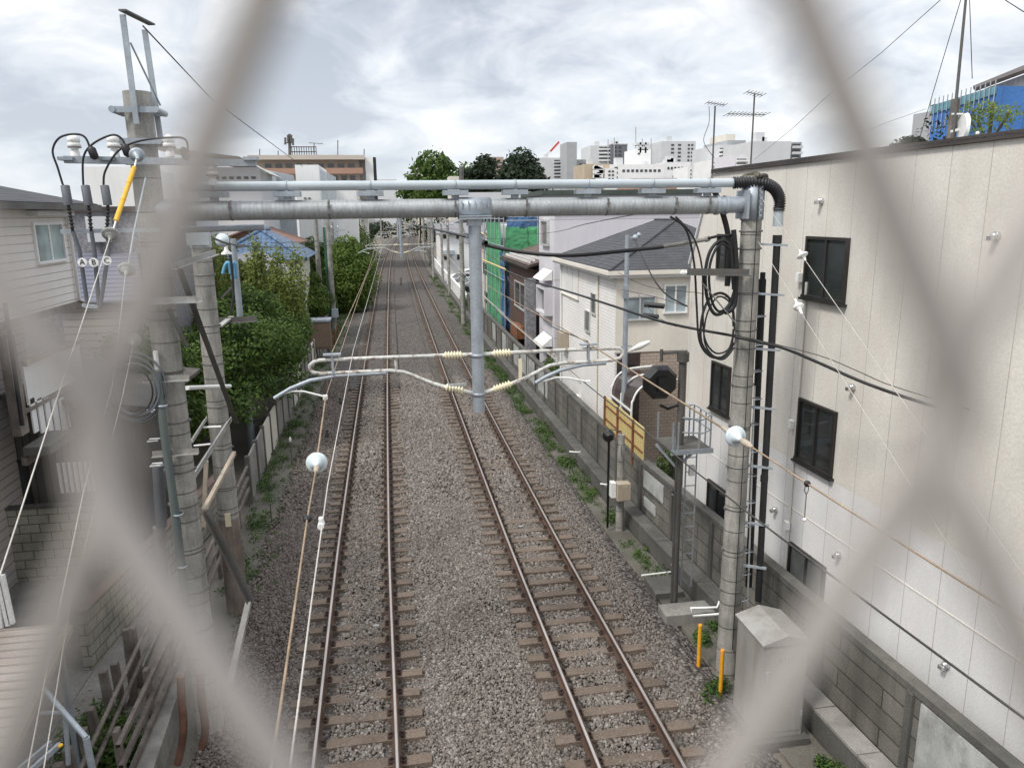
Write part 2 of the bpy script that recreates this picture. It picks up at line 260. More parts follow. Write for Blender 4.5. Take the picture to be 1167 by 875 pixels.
# ------------------------------------------------------------------ mesh builder
class MB:
    def __init__(s): s.v=[];s.f=[];s.sm=[];s.mi=[]
    def add(s,vs,fs,smooth=False,mi=0):
        b=len(s.v);s.v+=[tuple(p) for p in vs]
        for f in fs: s.f.append(tuple(i+b for i in f));s.sm.append(smooth);s.mi.append(mi)
        return s
    def box(s,p0,p1,mi=0):
        x0,y0,z0=[min(a,b) for a,b in zip(p0,p1)];x1,y1,z1=[max(a,b) for a,b in zip(p0,p1)]
        return s.add([(x0,y0,z0),(x1,y0,z0),(x1,y1,z0),(x0,y1,z0),(x0,y0,z1),(x1,y0,z1),(x1,y1,z1),(x0,y1,z1)],
            [(0,3,2,1),(4,5,6,7),(0,1,5,4),(1,2,6,5),(2,3,7,6),(3,0,4,7)],mi=mi)
    def prism(s,poly,z0,z1,mi=0):      # poly ccw xy
        n=len(poly);vs=[(p[0],p[1],z0) for p in poly]+[(p[0],p[1],z1) for p in poly]
        fs=[tuple(range(n-1,-1,-1)),tuple(range(n,2*n))]+[(i,(i+1)%n,n+(i+1)%n,n+i) for i in range(n)]
        return s.add(vs,fs,mi=mi)
    def slab(s,pts,thick,mi=0):        # planar 3d polygon extruded along its normal (downwards by thick)
        pts=[Vector(p) for p in pts];nn=(pts[1]-pts[0]).cross(pts[2]-pts[0]).normalized()
        n=len(pts);vs=pts+[p-nn*thick for p in pts]
        fs=[tuple(range(n)),tuple(range(2*n-1,n-1,-1))]+[((i+1)%n,i,n+i,n+(i+1)%n) for i in range(n)]
        return s.add(vs,fs,mi=mi)
    def bar(s,a,b,w,h=None,up=(0,0,1)):
        a=Vector(a);b=Vector(b);h=h or w;d=(b-a).normalized();u=Vector(up)
        if abs(d.dot(u))>.98: u=Vector((0,1,0))
        sd=d.cross(u).normalized();u=sd.cross(d)
        o=[sd*(-w/2)+u*(-h/2),sd*(w/2)+u*(-h/2),sd*(w/2)+u*(h/2),sd*(-w/2)+u*(h/2)]
        return s.add([a+q for q in o]+[b+q for q in o],[(0,1,2,3),(7,6,5,4),(0,4,5,1),(1,5,6,2),(2,6,7,3),(3,7,4,0)])
    def angle(s,a,b,w=.07,t=.008,up=(0,0,1)):     # L profile
        a=Vector(a);b=Vector(b);d=(b-a).normalized();u=Vector(up)
        if abs(d.dot(u))>.98: u=Vector((0,1,0))
        sd=d.cross(u).normalized();u=sd.cross(d)
        s.bar(a+u*w/2,b+u*w/2,t,w,u) ; s.bar(a+sd*w/2,b+sd*w/2,w-t,t,u);return s
    def lathe(s,a,b,prof,n=12,cap=True,mi=0):     # prof: (t 0..1 , r)
        a=Vector(a);b=Vector(b);d=(b-a).normalized();u=Vector((0,0,1)) if abs(d.z)<.9 else Vector((0,1,0))
        x=d.cross(u).normalized();y=x.cross(d)
        vs=[];fs=[];k=len(prof)
        for t,r in prof:
            c=a+(b-a)*t
            for i in range(n):
                an=2*math.pi*i/n;vs.append(c+(x*math.cos(an)+y*math.sin(an))*r)
        for j in range(k-1):
            for i in range(n): fs.append((j*n+i,j*n+(i+1)%n,(j+1)*n+(i+1)%n,(j+1)*n+i))
        s.add(vs,fs,True,mi)
        if cap: s.add(vs[:n],[tuple(range(n-1,-1,-1))],False,mi);s.add(vs[-n:],[tuple(range(n))],False,mi)
        return s
    def cyl(s,a,b,r,r2=None,n=12,mi=0): return s.lathe(a,b,[(0,r),(1,r if r2 is None else r2)],n,mi=mi)
    def tube(s,pts,r,n=8,closed=False):
        pts=[Vector(p) for p in pts];k=len(pts);vs=[];fs=[]
        t0=(pts[1]-pts[0]).normalized();u=Vector((0,0,1)) if abs(t0.z)<.9 else Vector((1,0,0));x=t0.cross(u).normalized()
        for j,p in enumerate(pts):
            if closed: t=(pts[(j+1)%k]-pts[j-1]).normalized()
            else: t=(pts[min(j+1,k-1)]-pts[max(j-1,0)]).normalized()
            x=(x-t*x.dot(t)).normalized();y=t.cross(x)
            rr=r[j] if isinstance(r,(list,tuple)) else r
            for i in range(n):
                an=2*math.pi*i/n;vs.append(p+(x*math.cos(an)+y*math.sin(an))*rr)
        for j in range(k if closed else k-1):
            for i in range(n): fs.append((j*n+i,j*n+(i+1)%n,((j+1)%k)*n+(i+1)%n,((j+1)%k)*n+i))
        s.add(vs,fs,True)
        if not closed: s.add(vs[:n],[tuple(range(n-1,-1,-1))]);s.add(vs[-n:],[tuple(range(n))])
        return s
    def ball(s,c,r,n=10,m=6,sq=(1,1,1)):
        c=Vector(c);vs=[c+Vector((0,0,r*sq[2]))];fs=[]
        for j in range(1,m):
            th=math.pi*j/m
            for i in range(n):
                ph=2*math.pi*i/n;vs.append(c+Vector((r*sq[0]*math.sin(th)*math.cos(ph),r*sq[1]*math.sin(th)*math.sin(ph),r*sq[2]*math.cos(th))))
        vs.append(c-Vector((0,0,r*sq[2])));L=len(vs)-1
        for i in range(n):
            fs.append((0,1+i,1+(i+1)%n));fs.append((L,L-n+(i+1)%n,L-n+i))
        for j in range(m-2):
            for i in range(n): fs.append((1+j*n+i,1+(j+1)*n+i,1+(j+1)*n+(i+1)%n,1+j*n+(i+1)%n))
        return s.add(vs,fs,True)
    def build(s,name,m,parent=None,label=None,cat=None,group=None,kind=None,bevel=0):
        me=bpy.data.meshes.new(name);me.from_pydata(s.v,[],s.f)
        me.polygons.foreach_set('use_smooth',s.sm)
        for q in (m if isinstance(m,(list,tuple)) else [m]): me.materials.append(q)
        if any(s.mi): me.polygons.foreach_set('material_index',s.mi)
        me.update();o=bpy.data.objects.new(name,me);COL.objects.link(o)
        if parent is not None: setpar(o,parent)
        tag(o,label,cat,group,kind)
        if bevel:
            b=o.modifiers.new('bevel','BEVEL');b.width=bevel;b.segments=2;b.limit_method='ANGLE'
        return o
def tag(o,label=None,cat=None,group=None,kind=None):
    for k,v in (('label',label),('category',cat),('group',group),('kind',kind)):
        if v: o[k]=v
WPOS={}
def setpar(o,p):
    o.parent=p;w=WPOS.get(p.name,Vector((0,0,0)))
    if w.length: o.matrix_parent_inverse=Matrix.Translation(-w)
def thing(name,label,cat,loc,group=None):
    o=bpy.data.objects.new(name,None);COL.objects.link(o);o.location=loc;o.empty_display_size=.2
    WPOS[o.name]=Vector(loc);tag(o,label,cat,group);return o
def dup(root,delta,label=None):
    def cp(o,p):
        c=o.copy();COL.objects.link(c)
        if p is not None: c.parent=p;c.matrix_parent_inverse=o.matrix_parent_inverse.copy()
        for ch in list(o.children): cp(ch,c)
        return c
    r=cp(root,None);r.location=Vector(root.location)+Vector(delta);WPOS[r.name]=Vector(r.location)
    if label: r['label']=label
    return r
def npmesh(name,V,Fq,m,parent=None,label=None,cat=None,group=None,kind=None,attr=None):
    me=bpy.data.meshes.new(name);nf,k=Fq.shape
    me.vertices.add(len(V));me.vertices.foreach_set('co',np.ascontiguousarray(V,dtype=np.float32).ravel())
    me.loops.add(nf*k);me.loops.foreach_set('vertex_index',np.ascontiguousarray(Fq,dtype=np.int32).ravel())
    me.polygons.add(nf);me.polygons.foreach_set('loop_start',np.arange(0,nf*k,k,dtype=np.int32));me.polygons.foreach_set('loop_total',np.full(nf,k,dtype=np.int32))
    me.update(calc_edges=True);me.materials.append(m)
    if attr is not None:
        a=me.attributes.new('tint','FLOAT','POINT');a.data.foreach_set('value',attr.astype(np.float32))
    o=bpy.data.objects.new(name,me);COL.objects.link(o)
    if parent is not None: setpar(o,parent)
    tag(o,label,cat,group,kind);return o
def leaves(name,centers,radii,n,size,m,parent=None,shell=.55,up=.35,**kw):
    """leaf-sized quads spread through clumps; centers (k,3) radii (k,3)"""
    C=np.array(centers,float);R=np.array(radii,float);w=(R.prod(1))**(2/3);idx=RNG.choice(len(C),n,p=w/w.sum())
    d=RNG.normal(size=(n,3));d/=np.linalg.norm(d,axis=1)[:,None];rad=shell+(1-shell)*RNG.random(n)**.6
    rad*=1+.12*RNG.normal(size=n)
    P=C[idx]+d*R[idx]*rad[:,None]
    nr=d+RNG.normal(size=(n,3))*.7+np.array([0,0,up]);nr/=np.linalg.norm(nr,axis=1)[:,None]
    a=np.cross(nr,RNG.normal(size=(n,3)));a/=np.linalg.norm(a,axis=1)[:,None];b=np.cross(nr,a)
    s=size*(.6+.8*RNG.random(n))[:,None]
    V=np.stack([P-a*s,P+b*s*.45,P+a*s,P-b*s*.45],1).reshape(-1,3)
    return npmesh(name,V,np.arange(4*n).reshape(-1,4),m,parent,**kw)
# ------------------------------------------------------------------ windows on wall planes
def win(parent,pl,s0,s1,z0,z1,frame=None,glass=None,split=2,proud=.05,fw=.05,name='window'):
    if s0>s1: s0,s1=s1,s0
    if z0>z1: z0,z1=z1,z0
    fr=MB();P=lambda s,z,o:pl.at(s,z,o)
    def bx(sa,sb,za,zb,o0,o1,mb):
        v=[P(sa,za,o0),P(sb,za,o0),P(sb,za,o1),P(sa,za,o1),P(sa,zb,o0),P(sb,zb,o0),P(sb,zb,o1),P(sa,zb,o1)]
        mb.add(v,[(0,3,2,1),(4,5,6,7),(0,1,5,4),(1,2,6,5),(2,3,7,6),(3,0,4,7)])
    bx(s0,s1,z0,z0+fw,-.02,proud+.02,fr);bx(s0,s1,z1-fw,z1,-.02,proud,fr)
    bx(s0,s0+fw,z0+fw,z1-fw,-.02,proud,fr);bx(s1-fw,s1,z0+fw,z1-fw,-.02,proud,fr)
    for k in range(1,split):
        m=s0+(s1-s0)*k/split;bx(m-fw*.5,m+fw*.5,z0+fw,z1-fw,-.02,proud-.008,fr)
    f=fr.build(name,frame or M['alu'],parent)
    g=MB();bx(s0+fw*.9,s1-fw*.9,z0+fw*.9,z1-fw*.9,-.015,proud*.35,g);g.build('pane',glass or M['glass'],f)
    return f
def winpx(parent,pl,x0,y0,x1,y1,**kw):
    xm=(x0+x1)/2;ym=(y0+y1)/2
    s0,_=pl.hit(x0,ym);s1,_=pl.hit(x1,ym);_,z1=pl.hit(xm,y0);_,z0=pl.hit(xm,y1)
    return win(parent,pl,s0,s1,z0,z1,**kw)
def ribbon(mb,fa,fb,y0,y1,n,za,zb=None):   # sheet between x=fa(y),x=fb(y)
    zb=za if zb is None else zb;vs=[];fs=[]
    for i in range(n+1):
        y=y0+(y1-y0)*(i/n)**1.5;vs+=[(fa(y),y,za),(fb(y),y,zb)]
    for i in range(n): fs.append((2*i,2*i+1,2*i+3,2*i+2))
    mb.add(vs,fs)
def extr(mb,f,prof,y0,y1,n,pw=1.5,closed=True,mis=None,smooth=False):  # extrude profile (dx,z) along x=f(y)
    vs=[];fs=[];k=len(prof)
    for i in range(n+1):
        y=y0+(y1-y0)*(i/n)**pw
        for dx,z in prof: vs.append((f(y)+dx,y,z))
    b=len(mb.v);mb.v+=vs
    for i in range(n):
        for j in range(k if closed else k-1):
            j2=(j+1)%k
            mb.f.append((b+i*k+j,b+i*k+j2,b+(i+1)*k+j2,b+(i+1)*k+j));mb.sm.append(smooth);mb.mi.append(mis[j] if mis else 0)
# ================================================================== SETTING
g=MB();g.add([(-1500,-200,-.16),(1500,-200,-.16),(1500,4000,-.16),(-1500,4000,-.16)],[(0,1,2,3)]);g.build('ground',M['ground'],kind='structure')
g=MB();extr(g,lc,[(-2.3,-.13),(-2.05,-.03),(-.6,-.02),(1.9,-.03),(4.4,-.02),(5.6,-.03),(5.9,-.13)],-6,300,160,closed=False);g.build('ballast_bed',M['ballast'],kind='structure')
g=MB();extr(g,fx,[(.0,-.10),(1.05,-.10)],-6,260,90,closed=False);g.build('concrete_path',M['verge'],kind='structure')
g=MB();extr(g,wx,[(-1.05,-.09),(-.4,-.09)],-6,260,90,closed=False);g.build('concrete_verge',M['verge'],kind='structure')
# stones
def stones(n,ya,yb,size,seed):
    r=np.random.default_rng(seed)
    phi=(1+5**.5)/2
    ico=np.array([(-1,phi,0),(1,phi,0),(-1,-phi,0),(1,-phi,0),(0,-1,phi),(0,1,phi),(0,-1,-phi),(0,1,-phi),(phi,0,-1),(phi,0,1),(-phi,0,-1),(-phi,0,1)])/1.9
    fi=np.array([(0,11,5),(0,5,1),(0,1,7),(0,7,10),(0,10,11),(1,5,9),(5,11,4),(11,10,2),(10,7,6),(7,1,8),(3,9,4),(3,4,2),(3,2,6),(3,6,8),(3,8,9),(4,9,5),(2,4,11),(6,2,10),(8,6,7),(9,8,1)])
    Y=ya+(yb-ya)*r.random(n);lcx=np.array([lc(y) for y in np.linspace(ya,yb,200)]);base=np.interp(Y,np.linspace(ya,yb,200),lcx)
    D=-2.25+(5.55+2.25)*r.random(n)+r.normal(size=n)*.07
    sc=size*(.55+.75*r.random(n)**1.3)
    z=-.035+.03*r.random(n)-np.clip((np.abs(D-1.5)-3.85),0,1)*.4
    # stones spill over the sleepers between the rails and fall away around the sleeper ends
    for off in (0,3.82):
        ins=np.abs(D-off)<.42
        hump=np.sin(Y*.9+off)*.5+np.sin(Y*.37+1.3*off)*.5;cov=np.clip((Y-(9.9 if off==0 else 12.0))/(1.6 if off==0 else 6),0,1);ctr=np.clip(1-((D-off)/.40)**2,0,1)
        z=np.where(ins,z+.022+.026*np.clip(hump,-1,1)+.072*cov*ctr**.7*(1 if off==0 else np.clip(.75+.5*np.sin(Y*1.7),0.2,1)),z)
        en=(np.abs(np.abs(D-off)-.95)<.14);z=np.where(en&(D-off>-.5*(1-off)),z+.035*np.clip(np.sin(Y*2.3+off)+.4,0,1)*np.clip((Y-(14 if off==0 else 11))/4,0,1),z)
        z=np.where((np.abs(np.abs(D-off)-.534)<.15),-.045,z)
    z+= .02*np.sin(D*3+Y*.7)*np.sin(Y*1.3)
    X=base+D
    Vb=ico[None]*(1+.35*r.normal(size=(n,12,1)).clip(-1.2,1.2)*.6)
    Vb=Vb*(sc[:,None,None]*(.7+.6*r.random((n,1,3))))
    a=r.random(n)*6.283;b=r.random(n)*6.283;ca,sa,cb,sb=np.cos(a),np.sin(a),np.cos(b),np.sin(b)
    x,y,zz=Vb[...,0],Vb[...,1],Vb[...,2]
    y,zz=y*cb[:,None]-zz*sb[:,None],y*sb[:,None]+zz*cb[:,None]
    x,y=x*ca[:,None]-y*sa[:,None],x*sa[:,None]+y*ca[:,None]
    V=np.stack([x+X[:,None],y+Y[:,None],zz+z[:,None]],-1).reshape(-1,3)
    Fc=(fi[None]+(np.arange(n)*12)[:,None,None]).reshape(-1,3)
    t=np.clip(r.normal(.5,.26,n),0,1);t=np.clip(t+.08*(np.abs(D-1.9)<.9)-.16*(D<-1.1)-.05*(D>4.9)-.24*(np.abs(np.abs(D)-.62)<.24)-.2*(np.abs(np.abs(D-3.82)-.62)<.24)+.07*(np.abs(D)<.35)+.05*(np.abs(D-3.82)<.35),0,1)
    return V,Fc,np.repeat(t,12)
V1,F1,t1=stones(100000,7.6,19,.0265,3);V2,F2,t2=stones(62000,19,36,.036,4)
npmesh('ballast_stones',np.concatenate([V1,V2]),np.concatenate([F1,F2+len(V1)]),M['stone'],kind='stuff',attr=np.concatenate([t1,t2]),label='grey brown crushed stone ballast between and beside the tracks',cat='gravel')
g=MB()
for off in (0,3.82):
    for (a,b,z) in ((-.36,.36,.064),(.84,1.1,.058),(-1.1,-.84,.058)):
        extr(g,lc,[(off+a-.05,-.03),(off+a,z),(off+b,z),(off+b+.05,-.03)],33,300,80,closed=False)
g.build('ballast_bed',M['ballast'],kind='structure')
# ------------------------------------------------------------------ tracks
def track(off,label):
    t=thing('railway_track',label,'railway track',(lc(9)+off,9,0),'railway tracks')
    for s in (-1,1):
        c=s*.566
        rb=MB();extr(rb,lambda y:lc(y)+off+c,[(-.064,.055),(.064,.055),(.064,.07),(.012,.09),(.012,.165),(.034,.178),(.034,.196),(-.034,.196),(-.034,.178),(-.012,.165),(-.012,.09),(-.064,.07)],-6,300,170,1.4)
        r=rb.build('rail',M['rail'],t)
        hb=MB();extr(hb,lambda y:lc(y)+off+c,[(-.023,.1965),(.019,.1965),(.015,.2005),(-.019,.2005)],-6,300,170,1.4);hb.build('rail_head',M['head'],r)
    y=8.25 if off==0 else 7.2
    st=MB();k=0
    while y<190:
        cx=lc(y)+off+random.uniform(-.05,.05);L=1.02+random.uniform(-.03,.03);w=.105 if off==0 else .10;rz=random.uniform(-.02,.02)
        top=.052;mb=MB() if k<100 else st
        n=6;vs=[];fs=[]
        for i in range(n+1):
            u=-L+2*L*i/n;jj=random.uniform(-.008,.008)
            for (a,zz) in ((-w+jj,-.12),(w+jj,-.12),(w-.008+jj,top+random.uniform(-.006,.0)),(-w+.008+jj,top+random.uniform(-.006,.0))):
                vs.append((cx+u-a*rz,y+a+u*rz,zz))
        for i in range(n):
            for j in range(4): fs.append((i*4+j,(i+1)*4+j,(i+1)*4+(j+1)%4,i*4+(j+1)%4))
        fs+=[(3,2,1,0),(n*4,n*4+1,n*4+2,n*4+3)]
        mb.add(vs,fs)
        if k<100:
            s=mb.build('sleeper',M['sleeper'],t)
            if y<34:
                for c in (-.566,.566):
                    fb=MB();X=lc(y)+off+c;fb.box((X-.13,y-.07,.045),(X+.13,y+.07,.058))
                    for q in (-1,1):
                        fb.box((X+q*.07-.035,y-.055,.05),(X+q*.07+.035,y+.055,.085));fb.cyl((X+q*.09,y,.08),(X+q*.09,y,.125),.022,n=8)
                    fb.build('rail_fastening',M['clip'],s)
        k+=1;y+=random.uniform(.515,.545)
    st.build('sleeper',M['sleeper'],t,kind='stuff')
track(0,'left railway track, its sleeper ends stepping out of the ballast under two overhead wires')
track(3.82,'right railway track running under the hanging steel column towards the silver cabinet')
for (px,py,s) in ((419,500,.07),(408,592,.1),(429,713,.07),(594,600,.06),(437,505,.05)):
    p=Zp(px,py,.04);b=MB();b.ball((p.x,p.y,.05),s*.8,8,5,(1.3,.8,.35));b.build('pale_stone',M['paint_panel'],label='flat pale stone lying on the ballast of the left track' if px!=594 else 'flat pale stone lying left of the right track',cat='stone',group='pale stones' )
p=Zp(407,764,.06);g=MB();g.box((p.x-.09,p.y-.06,.055),(p.x+.09,p.y+.06,.062));g.box((p.x-.03,p.y-.02,.0625),(p.x+.07,p.y+.03,.067));g.build('scrap',[M['paintgrey']],label='small grey and white plate scrap between the left rails',cat='scrap')
# middle drain marker
p=Zp(457,325,0);t=thing('track_marker','short dark marker standing between the two tracks far off','marker',(p.x,p.y,0))
g=MB();g.box((p.x-.1,p.y-.1,-.05),(p.x-.03,p.y,.8));g.box((p.x+.05,p.y-.1,-.05),(p.x+.12,p.y,.8));g.build('post',M['angle'],t)
# ------------------------------------------------------------------ right block wall + trough
BW=thing('concrete_block_wall','long weathered grey concrete block wall along the right side of the tracks','wall',(6,15,0))
g=MB();extr(g,wx,[(0,-.15),(0,1.5),(.12,1.5),(.12,-.15)],-6,58,60,1.2);g.build('wall',M['block'],BW)
g=MB();extr(g,wx,[(-.03,1.502),(-.03,1.6),(.16,1.6),(.16,1.502)],-6,58,60,1.2);g.build('coping',M['concdark'],BW)
y=3.9
while y<58:
    g=MB();x=wx(y);g.box((x-.045,y-.06,-.1),(x+.0,y+.06,1.5));g.build('post',M['concdark'],BW);y+=1.85
for (x0,y0,x1,y1) in ((735,535,757,562),(735,565,748,580)):
    pl=Plane((wx(15),15),(wx(17)-wx(15),2),(-2,wx(17)-wx(15)));s0,z1=pl.hit(x0,y0);s1,_=pl.hit(x1,y1);_,z0=pl.hit(x0,y1-4 if y1>570 else y1-8)
    g=MB();g.add([pl.at(s0,z0,.01),pl.at(s1,z0,.01),pl.at(s1,z1,.01),pl.at(s0,z1,.01),pl.at(s0,z0,.03),pl.at(s1,z0,.03),pl.at(s1,z1,.03),pl.at(s0,z1,.03)],[(0,3,2,1),(4,5,6,7),(0,1,5,4),(1,2,6,5),(2,3,7,6),(3,0,4,7)]);g.build('panel',M['paint_panel'],BW,label='whitewashed panel on the grey wall')
for k,(ya,yb) in enumerate(((5.0,7.42),(27.5,29.2),(29.9,31.2),(31.4,33.2),(33.4,35.0),(37,38.6),(40.9,42.4))):
    g=MB();xa,xb=wx(ya),wx(yb);z0=.35 if k==0 else .55
    g.add([(xa-.02,ya,z0),(xb-.02,yb,z0),(xb-.02,yb,1.46),(xa-.02,ya,1.46),(xa+.01,ya,z0),(xb+.01,yb,z0),(xb+.01,yb,1.46),(xa+.01,ya,1.46)],[(0,1,2,3),(7,6,5,4),(0,4,5,1),(1,5,6,2),(2,6,7,3),(3,7,4,0)]);g.build('panel',M['paint_panel'],BW,label='whitewashed panel on the grey wall')
WF=thing('white_panel_wall','pale panel wall along the tracks beside the parked cars','wall',(6.2,80,0))
g=MB();extr(g,wx,[(0,-.15),(0,1.3),(.12,1.3),(.12,-.15)],58.2,110,20,1.0);g.build('wall',M['white'],WF)
g=MB();extr(g,wx,[(-.03,1.302),(-.03,1.4),(.16,1.4),(.16,1.302)],58.2,110,20,1.0);g.build('coping',M['white'],WF)
g=MB();extr(g,wx,[(0,-.15),(0,1.5),(.12,1.5),(.12,-.15)],110.3,255,30,1.0);g.build('far_wall',M['block'],label='far grey wall bending away with the tracks on the right',cat='wall')
CT=thing('cable_trough','low concrete cable trough with flat lids at the foot of the block wall','cable trough',(5.7,15,0))
g=MB();extr(g,wx,[(-.36,-.15),(-.36,.27),(-.01,.27),(-.01,-.15)],-6,120,90,1.4);g.build('body',M['concdark'],CT)
y=4
while y<60:
    L=.98;g=MB();xa,xb=wx(y),wx(y+L);dz=random.uniform(0,.008)
    g.add([(xa-.375,y,.272),(xa-.03,y,.272),(xb-.03,y+L,.272),(xb-.375,y+L,.272),(xa-.375,y,.315+dz),(xa-.03,y,.315+dz),(xb-.03,y+L,.315+dz),(xb-.375,y+L,.315+dz)],[(0,3,2,1),(4,5,6,7),(0,1,5,4),(1,2,6,5),(2,3,7,6),(3,0,4,7)]);g.build('lid',M['concdark'] if y>10 else M['conc_plain'],CT);y+=1.0
# ------------------------------------------------------------------ left fence
LF=thing('concrete_panel_fence','concrete post and panel fence with yellowish panels below the left trees','fence',(-4.1,30,0))
y=20.2;k=0
while y<66:
    g=MB();x=fx(y);g.box((x-.06,y-.06,-.15),(x+.06,y+.06,1.25));g.build('post',M['concdark'],LF)
    g=MB();xa,xb=fx(y),fx(y+1.5);g.add([(xa-.025,y+.062,-.1),(xb-.025,y+1.438,-.1),(xb+.025,y+1.438,-.1),(xa+.025,y+.062,-.1),(xa-.025,y+.062,1.18),(xb-.025,y+1.438,1.18),(xb+.025,y+1.438,1.18),(xa+.025,y+.062,1.18)],[(0,3,2,1),(4,5,6,7),(0,1,5,4),(1,2,6,5),(2,3,7,6),(3,0,4,7)])
    g.build('panel',M['cream'] if k%5 in (2,3) and y<40 else M['conc_plain'],LF);y+=1.5;k+=1
RF=thing('old_rail_fence','old two rail fence of grey posts leading past the left poles','fence',(-3.8,14,0))
g=MB()
for z in (.35,.65,.95): 
    extr(g,fx,[(-.03,z),(.03,z),(.03,z+.07),(-.03,z+.07)],9.0,20.1,14,1.0)
g.build('rails',M['wood'],RF)
y=9.2
while y<20:
    g=MB();x=fx(y);g.box((x-.1,y-.06,-.15),(x-.032,y+.06,1.1));g.build('post',M['wood'],RF);y+=1.35
# ================================================================== GANTRIES
GY=10.57
def ring(mb,c,r,h=.03,t=.008,n=14): mb.lathe((c[0],c[1],c[2]-h/2),(c[0],c[1],c[2]+h/2),[(0,r+.001),(0,r+t),(1,r+t),(1,r+.001)],n,cap=False)
def pole(parent,x,y,z1,r0,r1,bands,name='concrete_pole',z0=-.15,m='conc'):
    g=MB();g.lathe((x,y,z0),(x,y,z1),[(0,r0),(1,r1)],20);p=g.build(name,M[m],parent)
    for z in bands:
        b=MB();r=r0+(r1-r0)*(z-z0)/(z1-z0);ring(b,(x,y,z),r,.026,.006)
        b.box((x-r-.03,y-.02,z-.014),(x-r+.002,y+.02,z+.014));b.box((x+r-.002,y-.02,z-.014),(x+r+.03,y+.02,z+.014));b.build('band',M['bandm'],p)
    return p
def insulator(parent,a,b,rc=.022,rs=.055,n=7):
    pr=[(0,rc)]
    for i in range(n):
        t0=.08+.84*i/n;t1=.08+.84*(i+1)/n;pr+=[(t0+.001,rc),(t0+(t1-t0)*.45,rs),(t0+(t1-t0)*.55,rs),(t1-.001,rc)]
    pr.append((1,rc));g=MB();g.lathe(a,b,pr,14);return g.build('insulator',M['insul'],parent)
def arc(c,r,a0,a1,n,ax='xz'):
    o=[]
    for i in range(n+1):
        a=math.radians(a0+(a1-a0)*i/n);o.append((c[0]+r*math.cos(a),c[1],c[2]+r*math.sin(a)))
    return o
